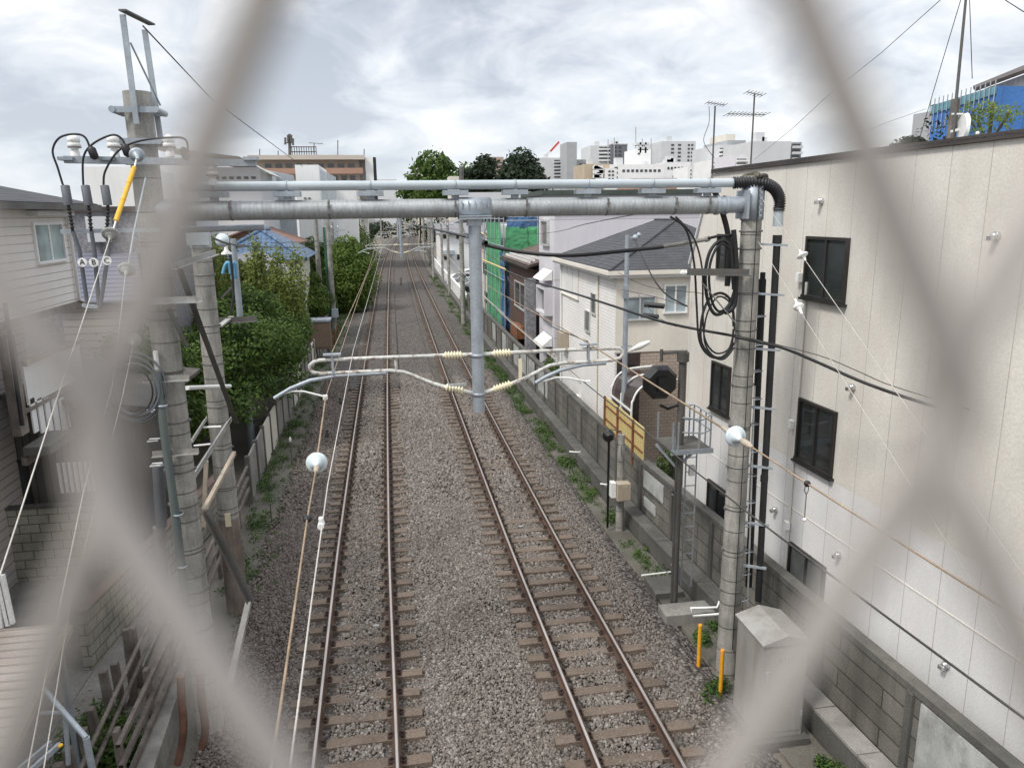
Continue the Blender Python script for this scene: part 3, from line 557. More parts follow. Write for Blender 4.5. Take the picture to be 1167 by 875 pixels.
def gantry(main=True):
    XL=-3.0 if main else -4.3;XR=5.25;y=GY;zb=7.58
    t=thing('catenary_gantry','near pipe gantry spanning both tracks with a hanging steel column' if main else 'second pipe gantry further down the line','gantry',(1.2,y,0),'catenary gantries over the tracks')
    g=MB();g.cyl((XL+.1,y,zb),(XR-.55,y,zb),.125,n=28);bm=g.build('beam_pipe',M['galvpipe'],t)
    for x in (XL+1.0,-.75,.92,1.9,3.05,4.05,4.55) if main else (-1,3): 
        g=MB();g.lathe((x-.025,y,zb),(x+.025,y,zb),[(.3,.127),(.3,.130),(.7,.130),(.7,.127)],24,cap=False);g.box((x-.022,y-.145,zb-.05),(x+.022,y-.128,zb-.035));g.box((x-.022,y-.145,zb+.03),(x+.022,y-.128,zb+.045));g.box((x-.012,y-.14,zb-.05),(x+.012,y-.128,zb+.11));g.build('clamp',M['bandm'],bm)
    # end sockets
    g=MB();g.cyl((XR-.56,y,zb),(XR-.15,y,zb),.118,n=24);g.lathe((XR-.58,y,zb),(XR-.53,y,zb),[(0,.14),(1,.14)],24);g.lathe((XR-.44,y,zb),(XR-.40,y,zb),[(0,.135),(1,.135)],24);g.build('end_socket',M['galv'],bm)
    # hanging column
    xc=1.185;zc=4.70
    g=MB();g.cyl((xc,y,zc),(xc,y,zb-.22),.088,n=20)
    hc=g.build('hanging_column',M['galv'],t)
    g=MB();g.lathe((xc-.22,y,zb),(xc+.22,y,zb),[(0,.128),(0,.142),(1,.142),(1,.128)],24,cap=False);g.box((xc-.22,y-.17,zb-.12),(xc+.22,y+.17,zb-.10));g.box((xc-.22,y-.17,zb-.15),(xc+.22,y+.17,zb-.13))
    g.box((xc-.10,y-.1,zb-.24),(xc+.10,y+.1,zb-.15))
    for q in range(5): g.box((xc-.18+q*.09-.008,y-.150,zb+.0),(xc-.18+q*.09+.008,y-.138,zb+.09))
    g.bar((xc+.2,y,zb-.16),(xc+.06,y,zb-.55),.03,.01);g.bar((xc-.2,y,zb-.16),(xc-.06,y,zb-.55),.03,.01);g.build('saddle',M['galv'],hc)
    g=MB();ring(g,(xc,y,5.53),.09,.05);ring(g,(xc,y,4.96),.09,.05);g.build('collar',M['galv'],hc)
    # bracket arms
    for s in (-1,1):
        q=lambda x,z:(xc+s*x,y,z)
        br=thing_part=MB()
        up=[q(.65,5.545),q(1.2,5.55),q(1.85,5.55),q(2.2,5.55)]
        if s<0: bend=[q(2.28,5.53),q(2.34,5.48),q(2.345,5.43),q(2.30,5.38),q(2.2,5.36)]
        else: bend=[q(2.1,5.545),q(2.15,5.50),q(2.155,5.45),q(2.12,5.40),q(2.0,5.37)]; up=up[:3]
        lo=[q(1.7,5.36),q(1.25,5.36),q(1.05,5.33),q(.62,5.13)]
        br.tube(up+bend+lo,.027,10)
        br.tube([q(1.16,5.36),q(1.16,5.55)],.022,8)
        b=br.build('bracket_arm',M['rustwhite'],t)
        insulator(b,q(.20,5.54),q(.50,5.543),.03,.062,6);insulator(b,q(.20,5.005),q(.50,5.09),.03,.062,6)
        g=MB();
        for e1,e2 in ((q(.07,5.54),q(.20,5.54)),(q(.50,5.543),q(.66,5.545)),(q(.07,4.97),q(.20,5.005)),(q(.50,5.09),q(.63,5.135))): g=MB();g.cyl(e1,e2,.031,n=10);g.build('rod_end',M['rustwhite'],b)
        g=MB();cx=2.03 if s<0 else 1.63
        g.box(q(cx-.06,5.36),q(cx+.06,5.55)) if 0 else g.bar(q(cx,5.34),q(cx,5.62),.07,.03,(1,0,0))
        g.box((xc+s*cx-.12,y-.05,5.61),(xc+s*cx+.12,y+.05,5.635));g.build('messenger_clamp',M['galv'],b)
        g=MB()
        if s<0: g.tube([q(1.3,5.33),q(2.0,5.32),q(2.35,5.27),q(2.62,5.17),q(2.85,5.04)],.028,10)
        else: g.tube([q(1.9,5.33),q(1.55,5.32),q(1.2,5.25),q(.98,5.16),q(.84,5.08)],.028,10)
        g.build('registration_arm',M['galv'],b)
        g=MB()
        if s<0: g.tube([q(2.75,5.09),q(2.6,5.13),q(2.45,5.12),q(2.17,5.03)],.014,8);g.box((xc-2.19,y-.03,4.99),(xc-2.13,y+.03,5.05))
        else: g.tube([q(.95,5.10),q(1.15,5.15),q(1.35,5.13),q(1.62,5.06)],.014,8);g.box((xc+1.6,y-.03,5.02),(xc+1.66,y+.03,5.08))
        g.build('steady_arm',M['whitem'],b)
    if main:
        g=MB();g.box((xc+.58,y-.08,5.18),(xc+.63,y-.06,5.46));g.build('tag_plate',M['insul'],t)
        g=MB();g.box((xc-.42,y-.1,5.11),(xc-.18,y-.08,5.15));g.build('tag_plate',M['paint_panel'],t)
    # right pole
    z1=7.98
    p=pole(t,XR,y,z1,.175,.145,(7.2,6.95,6.3,5.75,4.9,4.25,3.6,2.9,2.2,1.5) if main else (6.9,5.2,3.4))
    g=MB();g.lathe((XR,y,zb-.22),(XR,y,zb+.33),[(0,.152),(0,.168),(1,.168),(1,.15)],20,cap=False);g.box((XR-.17,y-.18,zb-.2),(XR-.13,y+.18,zb+.2))
    for q in range(6): g.box((XR+.02,y-.185,zb-.17+q*.08),(XR+.06,y-.165,zb-.14+q*.08))
    g.box((XR+.02,y-.18,zb-.2),(XR+.03,y-.15,zb+.3));g.build('pole_sleeve',M['galv'],p)
    if main:
        g=MB();V=[]
        for i in range(40):
            a=random.uniform(0,6.28);r=random.uniform(0,.15);g.ball((XR+r*math.cos(a),y+r*math.sin(a),z1+random.uniform(-.03,.05)-r*.25),random.uniform(.04,.075),8,5,(1,1,.6))
        g.build('moss_cap',M['moss'],p)
        for k in range(13):
            z=.9+k*.42;g=MB();rr=.175-.030*z/8;a0=-.5 if k%2 else -.1
            cx=XR+rr*math.cos(a0);cy=y+rr*math.sin(a0)
            g.tube([(cx-.01,cy-.05,z),(cx+.13,cy-.05,z+.01),(cx+.13,cy+.05,z+.01),(cx-.01,cy+.05,z)],.009,6);g.build('step_bolt',M['galv'],p)
        g=MB();g.tube([(XR-.01,y-.185,8-i*.5) if i<13 else (XR-.01,y-.19,8-i*.5) for i in range(16)],.007,5);g.build('earth_wire',M['rubber'],p)
    # left pole
    if main:
        p=pole(t,XL,y,9.03,.20,.165,(7.2,6.2,5.5,4.8,4.1,3.6,2.9,2.3,1.7,1.0))
        for z in (8.80,8.43):
            g=MB();g.box((XL-.27,y-.205,z-.035),(XL+.27,y-.185,z+.035));g.box((XL-.27,y+.185,z-.035),(XL+.27,y+.205,z+.035));g.cyl((XL-.25,y-.22,z),(XL-.25,y+.22,z),.04,n=10);g.cyl((XL+.25,y-.22,z),(XL+.25,y+.22,z),.04,n=10);g.build('pole_clamp',M['galv'],p)
        g=MB();a=Yp(141,18,y-.2);b=Yp(157,142,y-.2)
        g.bar((a.x,y-.24,a.z),(b.x,y-.24,b.z),.065,.03,(0,1,0));g.bar((a.x+.10,y+.24,a.z-.06),(b.x+.14,y+.22,8.4),.065,.03,(0,1,0))
        g.tube([(a.x+.04,y-.2,a.z-.3),(a.x+.2,y+.2,8.9)],.012,6);g.build('peak_fork',M['galv'],p)
        g=MB();g.bar((a.x+.03,y-.34,a.z+.03),(a.x+.16,y+.36,a.z+.03),.09,.02);g.build('peak_cap',M['angle'],p)
        g=MB();g.cyl((XL+.1,y,zb),(XL+.35,y,zb),.15,n=20);g.build('beam_flange',M['galv'],bm)
    else:
        pole(t,XL,y,8.3,.175,.14,(6.9,5.2,3.4))
    return t
g1=gantry(True)
g2=gantry(False);g2.location=Vector(g2.location)+Vector((-.35,41.4,0));g2['label']='second pipe gantry, about four times as far away as the near one'
WPOS[g2.name]=Vector(g2.location)
dup(g2,(.35,41.0,0),'third pipe gantry, seen small just above the second one')
dup(g2,(1.2,82,0),'fourth pipe gantry far off where the tracks start to bend')
dup(g2,(3.2,123,0),'farthest pipe gantry, hardly visible at the end of the straight')
# ------------------------------------------------------------------ conduit on the beam
t=thing('conduit','pale grey conduit on the gantry beam with a black corrugated hose end','conduit',(4,GY,7.9))
zc=7.585+.30
g=MB();g.cyl((-2.6,GY-.02,zc),(4.95,GY-.02,zc),.062,n=18);g.build('tube',M['paintgrey'],t)
for x in (-2.2,-1.28,-.2,.93,1.75,2.78,3.72,4.55):
    g=MB();g.box((x-.17,GY-.10,zc-.135),(x+.17,GY+.10,zc-.07));g.box((x-.02,GY-.08,zc-.07),(x+.02,GY+.08,zc-.06));g.lathe((x-.012,GY-.02,zc),(x+.012,GY-.02,zc),[(0,.063),(0,.069),(1,.069),(1,.063)],16,cap=False);g.box((x-.05,GY-.03,zc-.19),(x+.05,GY+.03,zc-.13));g.build('saddle',M['galv'],t)
pts=[(4.93,GY-.02,zc),(5.1,GY-.06,zc+.005),(5.3,GY-.13,zc-.005),(5.46,GY-.14,zc-.06),(5.56,GY-.13,zc-.15),(5.61,GY-.12,zc-.27),(5.60,GY-.12,zc-.40)]
def smooth(pts,n=8):
    P=[Vector(p) for p in pts];o=[]
    for i in range(len(P)-1):
        p0=P[max(i-1,0)];p1=P[i];p2=P[i+1];p3=P[min(i+2,len(P)-1)]
        for k in range(n):
            t=k/n;o.append(.5*((2*p1)+(p2-p0)*t+(2*p0-5*p1+4*p2-p3)*t*t+(3*p1-p0-3*p2+p3)*t**3))
    return o+[P[-1]]
sp=smooth(pts,14);g=MB();sp=smooth(pts,20);g.tube(sp,[.078+.010*(1 if i%4<2 else -1) for i in range(len(sp))],14);g.build('corrugated_hose',M['rubber'],t)
g=MB();g.cyl((5.60,GY-.12,zc-.36),(5.60,GY-.12,zc-.62),.07,n=14);g.build('hose_collar',M['paintgrey'],t)
d1=[Yp(886,268,GY-.1),Yp(884,300,GY-.1),Yp(876,430,GY-.1),Yp(871,545,GY-.1),Yp(864,684,GY-.1)]
g=MB();g.cyl(d1[0],d1[-1],.052,n=12);g.cyl(d1[0]+Vector((0,0,.0)),d1[0]-Vector((0,0,.12)),.066,n=12);g.cyl((d1[-2].x,GY-.1,d1[-2].z+.05),(d1[-2].x,GY-.1,d1[-2].z-.05),.06,n=12);g.build('down_duct',M['rubber'],t)
g=MB();a=Yp(869,318,GY+.15);b=Yp(853,668,GY+.15);g.cyl(a,b,.055,n=12);g.cyl(a,a+Vector((0,0,.1)),.04,n=10);g.build('down_duct',M['rubber'],t)
for yy in (278,334,396,462,528,592,640):
    z=Yp(870,yy,GY).z;g=MB();g.bar((5.36,GY-.02,z),(5.74,GY-.19,z-.02),.05,.03);g.build('duct_bracket',M['galv'],t)
g=MB();g.tube([Yp(860,440,GY+.1),Yp(852,690,GY+.1)],.014,6);g.build('thin_tube',M['whitem'],t)
g=MB();g.tube(smooth([(4.50,GY+.1,zc-.02),(4.72,GY+.16,zc-.1),(4.92,GY+.14,7.3),(4.98,GY+.1,6.9),(4.97,GY+.1,6.4)],8),.042,10);g.build('branch_hose',M['rubber'],t)
# ------------------------------------------------------------------ cables and coils at the right pole
def cable(name,pts,r,m,label,cat='cable',n=6,sm=6,group=None):
    g=MB();g.tube(smooth(pts,sm) if sm else pts,r,n);return g.build(name,M[m],label=label,cat=cat,group=group)
y=GY-.12
t=thing('cable_coil','black coiled spare cable hanging in long loops beside the right gantry pole','cable coil',(4.9,y,5.6))
def pl_(L,yy=y): return [Yp(px,py,yy) for px,py in L]
for k,(L,r) in enumerate(((((764,247),(782,262),(791,300),(794,350),(797,388),(808,405),(822,407),(833,395),(836,375)),.017),
    (((770,247),(790,270),(800,305),(801,350),(803,385),(815,402),(830,398),(836,380)),.014),
    (((836,330),(833,285),(823,274),(810,285),(804,310),(806,340),(815,358),(829,352),(837,332)),.026),
    (((837,334),(834,290),(822,278),(812,292),(808,314),(811,342),(820,355),(832,345),(838,326)),.020),
    (((836,372),(834,345),(822,334),(808,341),(800,362),(799,388),(808,403),(824,409),(836,396)),.020),
    (((837,376),(835,350),(822,338),(812,345),(804,365),(803,390),(814,406),(829,404),(837,390)),.013))):
    g=MB();g.tube(smooth(pl_(L),7),r,8);g.build('loop',M['rubber'],t)
g=MB();g.tube(smooth(pl_(((836,262),(839,300),(838,340),(834,352),(826,356))),6),.04,8);g.build('thick_loop',M['rubber'],t)
t=thing('cross_arm','short steel cross arm carrying cables on the right gantry pole','cross arm',(5,GY-.1,6.4))
a=Yp(783,313,GY-.2);b=Yp(846,314,GY-.2);g=MB();g.angle(a,(b.x+.1,b.y,b.z),.09,.012);g.build('arm',M['angle'],t)
g=MB();g.bar(Yp(800,322,GY-.2),Yp(838,368,GY-.16),.035,.01);g.build('brace',M['anglelight'],t)
g=MB();c=Yp(780,311,GY-.2);g.lathe(c-Vector((.06,0,0)),c+Vector((.03,0,0)),[(0,.02),(.4,.045),(.6,.03),(1,.03)],12);g.build('spool_insulator',M['whitem'],t)
# aerial cables
cable('aerial_cable',[Yp(470,256,40),Yp(533,270,14),Yp(553,279,12.2),Yp(600,288,11.4),Yp(650,291,11),Yp(700,287,10.8),Yp(757,281,10.6)],.030,'rubber','thick black twisted aerial cable sagging under the gantry beam to a grey sleeve',sm=5)
g=MB();g.cyl(Yp(756,281,10.6),Yp(804,273,10.55),.03,n=10);g.cyl(Yp(804,273,10.55),Yp(808,272,10.5),.04,n=10);g.build('cable_sleeve',M['conc_plain'],label='pale grey sleeve on the thick aerial cable left of the right pole',cat='cable sleeve')
cable('cable_link',[Yp(806,272,10.5),Yp(820,269,10.5),Yp(838,268,10.5)],.022,'rubber','black dead end link between the grey sleeve and the right pole')
cable('aerial_cable',[Yp(543,292,60),Yp(572,306,30),Yp(600,318,22),Yp(650,333,16),Yp(700,349,13),Yp(760,368,11.4),Yp(838,383,10.5)],.022,'rubber','black aerial cable crossing the pale houses down to the right pole',sm=5)
cable('aerial_cable',[Yp(838,384,10.4),Yp(890,396,9.8),Yp(930,412,9.2),Yp(980,434,8.6),Yp(1030,452,8.2),Yp(1100,474,7.9),Yp(1220,510,7.2)],.021,'rubber','black aerial cable leaving the right pole across the big cream wall',sm=5)
cable('thin_cable',[Yp(840,382,10.4),Yp(930,404,9.2),Yp(980,424,8.6),Yp(1030,444,8.1),Yp(1220,500,7.2)],.006,'wiredark','thin wire strung above the black cable on the cream wall',cat='wire',sm=4)
cable('aerial_wire',[Yp(560,270,60),Yp(620,266,30),Yp(665,256,18),Yp(715,246,12),Yp(750,240,10.8)],.009,'wiredark','thin grey wire rising over the lilac house to the beam',cat='wire',sm=4)
cable('service_cable',[Yp(723,272,17),Yp(732,292,16),Yp(745,318,15),Yp(760,336,14.5),Yp(783,349,14)],.018,'rubber','short black service drop in front of the beige house wall',sm=4)
for k,(L) in enumerate(([(705,311,20),(740,327,17),(790,333,15),(835,340,12)],[(708,330,20),(745,338,17),(782,349,15)],[(727,335,20),(745,358,17),(770,372,14)])):
    cable('service_wire',[Yp(*p) for p in L],.007,'wiredark','thin service wire between the steel pole and the big cream building',cat='wire',group='service wires at the steel pole',sm=4)
# guy wires with disc insulators
def disc(name,a,b,label,r=.10,m='discw',group=None):
    g=MB();g.lathe(a,b,[(0,.014),(.2,.016),(.24,r*.35),(.36,r*.45),(.44,r*.92),(.5,r),(.56,r*.96),(.6,r*.8),(.62,r*.5),(.66,r*.6),(.69,r*.35),(.8,.022),(1,.014)],22);return g.build(name,M[m],label=label,cat='insulator',group=group)
def guy(p,q,dpos,name,label,r=.0045,dr=.055,m='wirelight'):
    g=MB();g.tube([p,q],r,6);g.build(name,M[m],label=label,cat='wire')
guy(Yp(865,222,GY-.1),Yp(914,291,9.6),0,'guy_wire','pale guy wire from the pole top to the upper disc on the cream wall')
disc('disc_insulator',Yp(911,285,9.6),Yp(918,297,9.5),'small grey disc insulator in front of the upper right window',.078,'whitem')
guy(Yp(918,297,9.5),Yp(1190,690,4.2),0,'guy_wire','pale guy wire running from the upper disc towards the lower right')
guy(Yp(862,272,GY-.1),Yp(908,346,9.6),0,'guy_wire','pale guy wire from the right pole to the lower disc')
disc('disc_insulator',Yp(906,341,9.6),Yp(914,358,9.4),'small grey disc insulator below the upper one on the cream wall',.072,'whitem')
guy(Yp(914,358,9.4),Yp(1185,785,3.9),0,'guy_wire','pale guy wire running down from the lower disc across the wall')
# ------------------------------------------------------------------ overhead wires
mz=5.64
for s,nm in ((0,'left'),(3.66,'right')):
    X=-.85+s
    cable('messenger_wire',[(.3+s,180,mz),(X+.5,134,mz-.1),(X+.3,93,mz),(X+.1,72,mz-.28),(X+.05,52,mz),(X,31,mz-.28),(X,GY,mz)],.008,'wire','messenger wire over the %s track beyond the near gantry'%nm,cat='wire',sm=4)
    X2=(-.97 if s==0 else 2.80)
    cable('contact_wire',[(.3+s,180,5.05),(X+.3,93,5.05),(X2+.2,52,5.03),(X2,31,5.02),(X2,GY,5.02)],.007,'wire','contact wire over the %s track beyond the near gantry'%nm,cat='wire',sm=3)
zc=5.0;dc=Zp(361,527,zc)
cable('trolley_wire',[(-.97,GY,5.02),dc+Vector((-.01,.15,0))],.011,'wire','tan wire from the left steady arm to the white disc insulator',cat='wire',sm=0)
disc('disc_insulator',dc+Vector((-.01,.17,0)),dc+Vector((.01,-.17,0)),'big white disc insulator on the tan wire over the ballast left of the left track',.112)
g=MB();g.lathe(dc+Vector((.01,-.12,0)),dc+Vector((.02,-.30,0)),[(0,.02),(.3,.03),(.7,.03),(1,.015)],8);g.build('wire_clamp',M['paleboard'],label='small tan clamp just below the big white disc on the left',cat='clamp')
cable('trolley_wire',[dc+Vector((.01,-.2,0)),Zp(350,592,zc),Zp(319,810,zc),Zp(305,900,zc)],.0085,'wire','tan wire from the white disc towards the bottom of the picture',cat='wire',sm=0)
g=MB();c=Zp(350.5,591,zc);g.ball(c,.040,12,8,(1,1,.75));g.build('wire_weight',M['rubber'],label='black ring on the tan wire below the white disc',cat='clamp')
cable('feeder_wire',[(-.35,52,5.66),(-.5,30,5.45),(-.58,11.07,5.58),(-.53,5.46,5.55),(-.48,3.65,5.55),(-.40,1.2,5.55)],.0048,'wirelight','thin pale wire closest to the left rail',cat='wire',sm=0)
for px,py,yy in ((388,458,8.6),(373,495,7.6),(366,598,5.75)):
    z=5.55;p=Zp(px,py,5.55);g=MB();g.cyl((p.x,p.y-.035,z),(p.x,p.y+.035,z),.022,n=8);g.box((p.x-.012,p.y-.02,z),(p.x+.012,p.y+.02,z+.05));g.build('wire_clip',M['rubber'] if py>440 and py<590 else M['whitem'],label='small clip on the thin pale wire beside the left rail',cat='clamp',group='clips on the thin pale wire')
# right messenger with ball disc
dz=Zp(838,497,5.62);dr=(Zp(920,551,5.62)-dz).normalized()
cable('strain_wire',[(2.81,GY,mz),dz-dr*.16],.010,'wire','tan wire from the right bracket clamp to the pale blue disc',cat='wire',sm=0)
disc('disc_insulator',dz-dr*.15,dz+dr*.15,'pale blue disc insulator in front of the right gantry pole',.092)
g=MB();g.lathe(dz+dr*.11,dz+dr*.32,[(0,.018),(.3,.03),(.7,.028),(1,.012)],8);g.build('wire_clamp',M['paleboard'],label='tan clamp on the lower right side of the pale blue disc',cat='clamp')
g=MB();g.lathe(dz-dr*.12,dz-dr*.28,[(0,.016),(.3,.024),(1,.012)],8);g.build('wire_clamp',M['paleboard'],label='tan clamp on the upper left side of the pale blue disc',cat='clamp')
pu=Zp(920,551,5.62)
cable('strain_wire',[dz+dr*.2,pu,Zp(1000,602,5.62),Zp(1190,722,5.62)],.0065,'wire','tan wire from the pale blue disc down to the right edge',cat='wire',sm=0)
t=thing('wire_pulley','black pulley with a hanging hook and rod on the tan wire before the cream wall','pulley',pu)
c=pu.copy();g=MB();g.ball(c,.024,10,6);g.build('wheel',M['rubber'],t)
g=MB();g.tube(smooth([c+Vector((-.012,0,-.01)),c+Vector((-.018,0,-.05)),c+Vector((0,0,-.075)),c+Vector((.012,0,-.05)),c+Vector((.01,0,-.01))],5),.003,5);g.tube([c+Vector((0,0,-.07)),c+Vector((0,0,-.26))],.003,5);g.build('hook',M['wiredark'],t)
g=MB();g.ball(c+Vector((0,0,-.27)),.014,8,6);g.build('weight',M['whitem'],t)
cable('contact_wire',[(2.75,GY,5.06),Zp(790,535,5.05),Zp(860,590,5.05),Zp(1000,695,5.05),Zp(1190,835,5.05)],.0075,'wiredark','dark wire from the right steady arm along the right side to the lower right corner',cat='wire',sm=0)
cable('feeder_wire',[Yp(486,258,120),Yp(538,280,30),Yp(580,320,20),Yp(620,365,14.5),Yp(655,383,12.2),(2.81,GY,mz+.02)],.009,'wiredark','thin dark wire passing the blue tarp down to the right bracket clamp',cat='wire',sm=4)
cable('feeder_wire',[Yp(500,280,80),Yp(545,330,26),Yp(600,382,15.5),Yp(640,415,12),Yp(662,437,GY+.02)],.009,'wirelight','thin pale wire above the trough ending at the right steady arm',cat='wire',sm=4)
for i,(p,q) in enumerate((((480,262,100),(532,290,34)),((555,285,50),(668,548-8,0)))):
    if i==0: 
        g=MB();g.tube([Yp(543,262,30),Yp(553,268,28)],.03,8);g.tube([Yp(540,292,30),Yp(576,307,24)],.03,8);g.build('yellow_sleeve',M['yfence'],label='yellow insulating sleeves on the cables right of the hanging column',cat='cable sleeve')
# sky wires
cable('sky_wire',[Yp(163,30,GY),Yp(240,112,16),Yp(318,170,26),Yp(345,190,34)],.010,'wiredark','thin wire from the tip of the left pole towards the flat roof',cat='wire',sm=0)
for k,L in enumerate((((945,108,14),(1005,60,12),(1072,0,10)),((964,160,20),(1010,140,20),(1056,124,20)),((1095,0,9.4),(1068,90,10.2),(1048,158,10.8)),((1105,0,9.4),(1108,90,9.6)),((1145,0,8),(1167,14,8)),((860,182,30),(905,145,20),(945,108,14)))):
    cable('sky_wire',[Yp(*p) for p in L],.005,'wiredark',['thin wire rising across the sky above the cream roof','thin wire level with the blue sheeted building','left guy wire of the dark mast','right guy wire of the dark mast','short wire in the top right corner of the sky','thin wire above the far grey blocks'][k],cat='wire',sm=0)
# ================================================================== LEFT POLES AND FITTINGS
BX,BY=-3.27,14.25
t=thing('utility_pole','rear left concrete pole with a square capped top and brown stained foot','utility pole',(BX,BY,0))
p=pole(t,BX,BY,7.15,.20,.165,(6.5,5.6,4.9,4.1,3.3,2.5,2.0,1.4,.9))
g=MB();g.lathe((BX,BY,6.98),(BX,BY,7.28),[(0,.18),(.8,.18),(.95,.16),(1,.1)],20);g.box((BX-.19,BY-.2,7.03),(BX+.19,BY-.15,7.24));g.build('pole_cap',M['paintgrey'],p)
g=MB();g.lathe((BX,BY,-.1),(BX,BY,1.9),[(0,.202),(.6,.199),(1,.193)],20,cap=False);g.build('stained_foot',M['footc'],p)
c=Yp(260,592,BY-.2);g=MB();g.box((c.x-.05,c.y-.03,c.z-.13),(c.x+.05,c.y,c.z+.13));g.build('number_plate',M['insul'],p)
# steel between poles A and B
AX,AY=-3.0,10.57
def steel(name,label,segs,m='anglelight',cat='steel bracket',w=.07,kind='angle',group=None):
    g=MB()
    for a,b in segs:
        if kind=='angle': g.angle(a,b,w,.01)
        elif kind=='bar': g.bar(a,b,w,w)
        else: g.cyl(a,b,w,n=10)
    return g.build(name,M[m],label=label,cat=cat,group=group)
Y1=AY-.25;Y2=BY-.25
def Pm(px,py,y): return Yp(px,py,y)
steel('steel_brace','long dark diagonal brace from the left pole down to the side frame',[(Pm(201,306,AY-.22),Pm(267,483,13.4))],'angle',w=.08)
steel('steel_strut','short galvanised arm at the head of the long dark brace',[(Pm(196,307,AY-.24),Pm(246,290,AY+.9))],w=.07)
steel('cross_arm','galvanised cross arm halfway up the left pole with a dark stay under it',[(Pm(158,347,AY-.24),Pm(231,344,AY-.24))],w=.08)
steel('steel_brace','dark stay below the halfway cross arm of the left pole',[(Pm(190,353,AY-.24),Pm(211,396,AY-.1))],'angle',w=.06)
steel('cross_arm','weathered short cross arm on the left pole beside the cable coil',[(Pm(164,435,AY-.26),Pm(216,433,AY-.26))],w=.07,m='conc_plain')
steel('cross_arm','weathered short cross arm below the cable coil',[(Pm(174,520,AY-.26),Pm(227,516,AY-.26))],w=.07,m='conc_plain')
t=thing('side_frame','galvanised ladder like frame bridging the two left poles','steel frame',Pm(262,480,13.6))
g=MB();g.angle(Pm(264,480,13.5),Pm(222,546,10.9),.09,.012);g.build('rail',M['anglelight'],t)
g=MB();g.angle(Pm(236,478,13.7),Pm(220,504,11.2),.06,.012);g.build('rail',M['anglelight'],t)
for a,b in (((232,487),(252,486)),((221,508),(240,506))):
    g=MB();g.cyl(Pm(*a,12.9),Pm(*b,12.9),.018,n=8);g.build('rung',M['whitem'],t)
steel('steel_bar','pale weathered bar leaning between the left poles',[(Pm(267,516,13.2),Pm(232,582,10.7))],m='paleboard',kind='bar',w=.06)
steel('steel_bar','pale upright bar between the two left poles',[(Pm(235,525,12),Pm(232,600,12))],m='paleboard',kind='bar',w=.06)
steel('steel_brace','dark angle iron sloping from the left pole to the ballast edge',[(Pm(232,582,10.3),Pm(283,685,10.3))],'angle',w=.09)
steel('joining_pipe','white pipe joining the two left poles in front of the bush',[(Pm(213,442,11.6),Pm(262,440,13.9))],m='whitem',kind='cyl',w=.035)
steel('cross_arm','long grey pipe arm just below the gantry beam on the left',[(Pm(205,262,AY+.2),Pm(301,259,AY+.2))],m='galv',kind='cyl',w=.045)
steel('ground_stay','pale concrete stay at the foot of the rear left pole',[(Pm(283,688,10.6),Pm(262,780,9.2))],m='conc_plain',kind='bar',w=.08)
# top cross arm with insulators
t=thing('high_cross_arm','long steel cross arm at the left pole top carrying white insulators','cross arm',(AX,AY,8.1))
a=Pm(74,182,AY-.25);b=Pm(292,186,AY-.25);g=MB();g.bar(a,b,.085,.085);g.build('arm',M['galv'],t)
for px,py in ((74,178),(121,178),(284,178)):
    c=Pm(px,py,AY-.3);g=MB();g.box((c.x-.07,c.y-.06,c.z-.05),(c.x+.1,c.y+.1,c.z-.01));g.build('end_plate',M['galv'],t)
g=MB();g.box((a.x,AY-.16,a.z-.03),(b.x-.3,AY+.30,a.z+.0)) if 0 else g.bar((AX-.3,AY+.25,a.z),(AX+1.0,AY+.25,a.z),.07,.07);g.build('arm',M['galv'],t)
for px,py in ((86,170),(131,170),(194,170),(243,205)):
    c=Pm(px,py+6,AY-.22);c=Vector((c.x,c.y,a.z+.03)) if px<240 else c
    g=MB();g.lathe(c,c+Vector((0,0,.27)),[(0,.055),(.25,.05),(.3,.035),(.4,.05),(.45,.075),(.6,.075),(.62,.055),(.66,.07),(.86,.07),(.92,.04),(1,.02)],14);i=g.build('insulator',M['whitem'],t)
    g=MB();g.lathe(c+Vector((0,0,.110)),c+Vector((0,0,.119)),[(0,.077),(1,.077)],14);g.build('band',M['dullbrown'],i)
t=thing('cable_jumpers','three black jumper cables arching from the insulators to grey cable ends','cable',(AX-1,AY-.3,7.8))
yy=AY-.42
for L in (((105,178),(98,158),(86,153),(68,157),(60,172),(66,192),(72,212)),((144,175),(140,160),(128,154),(106,164),(95,180),(95,212)),((214,182),(212,160),(193,157),(158,161),(135,172),(120,195),(118,212))):
    g=MB();g.tube(smooth(pl_(L,yy),7),.013,8);g.build('cable',M['rubber'],t)
for px,py in ((106,174),(144,171),(211,175)):
    g=MB();g.lathe(Pm(px-3,py-7,yy),Pm(px+3,py+8,yy),[(0,.02),(.2,.05),(.8,.05),(1,.02)],10);g.build('boot',M['rubber'],t)
tc=thing('cable_terminations','three grey cable terminations lettered A B C hanging below the left cross arm','cable end',(AX-1,AY-.4,7))
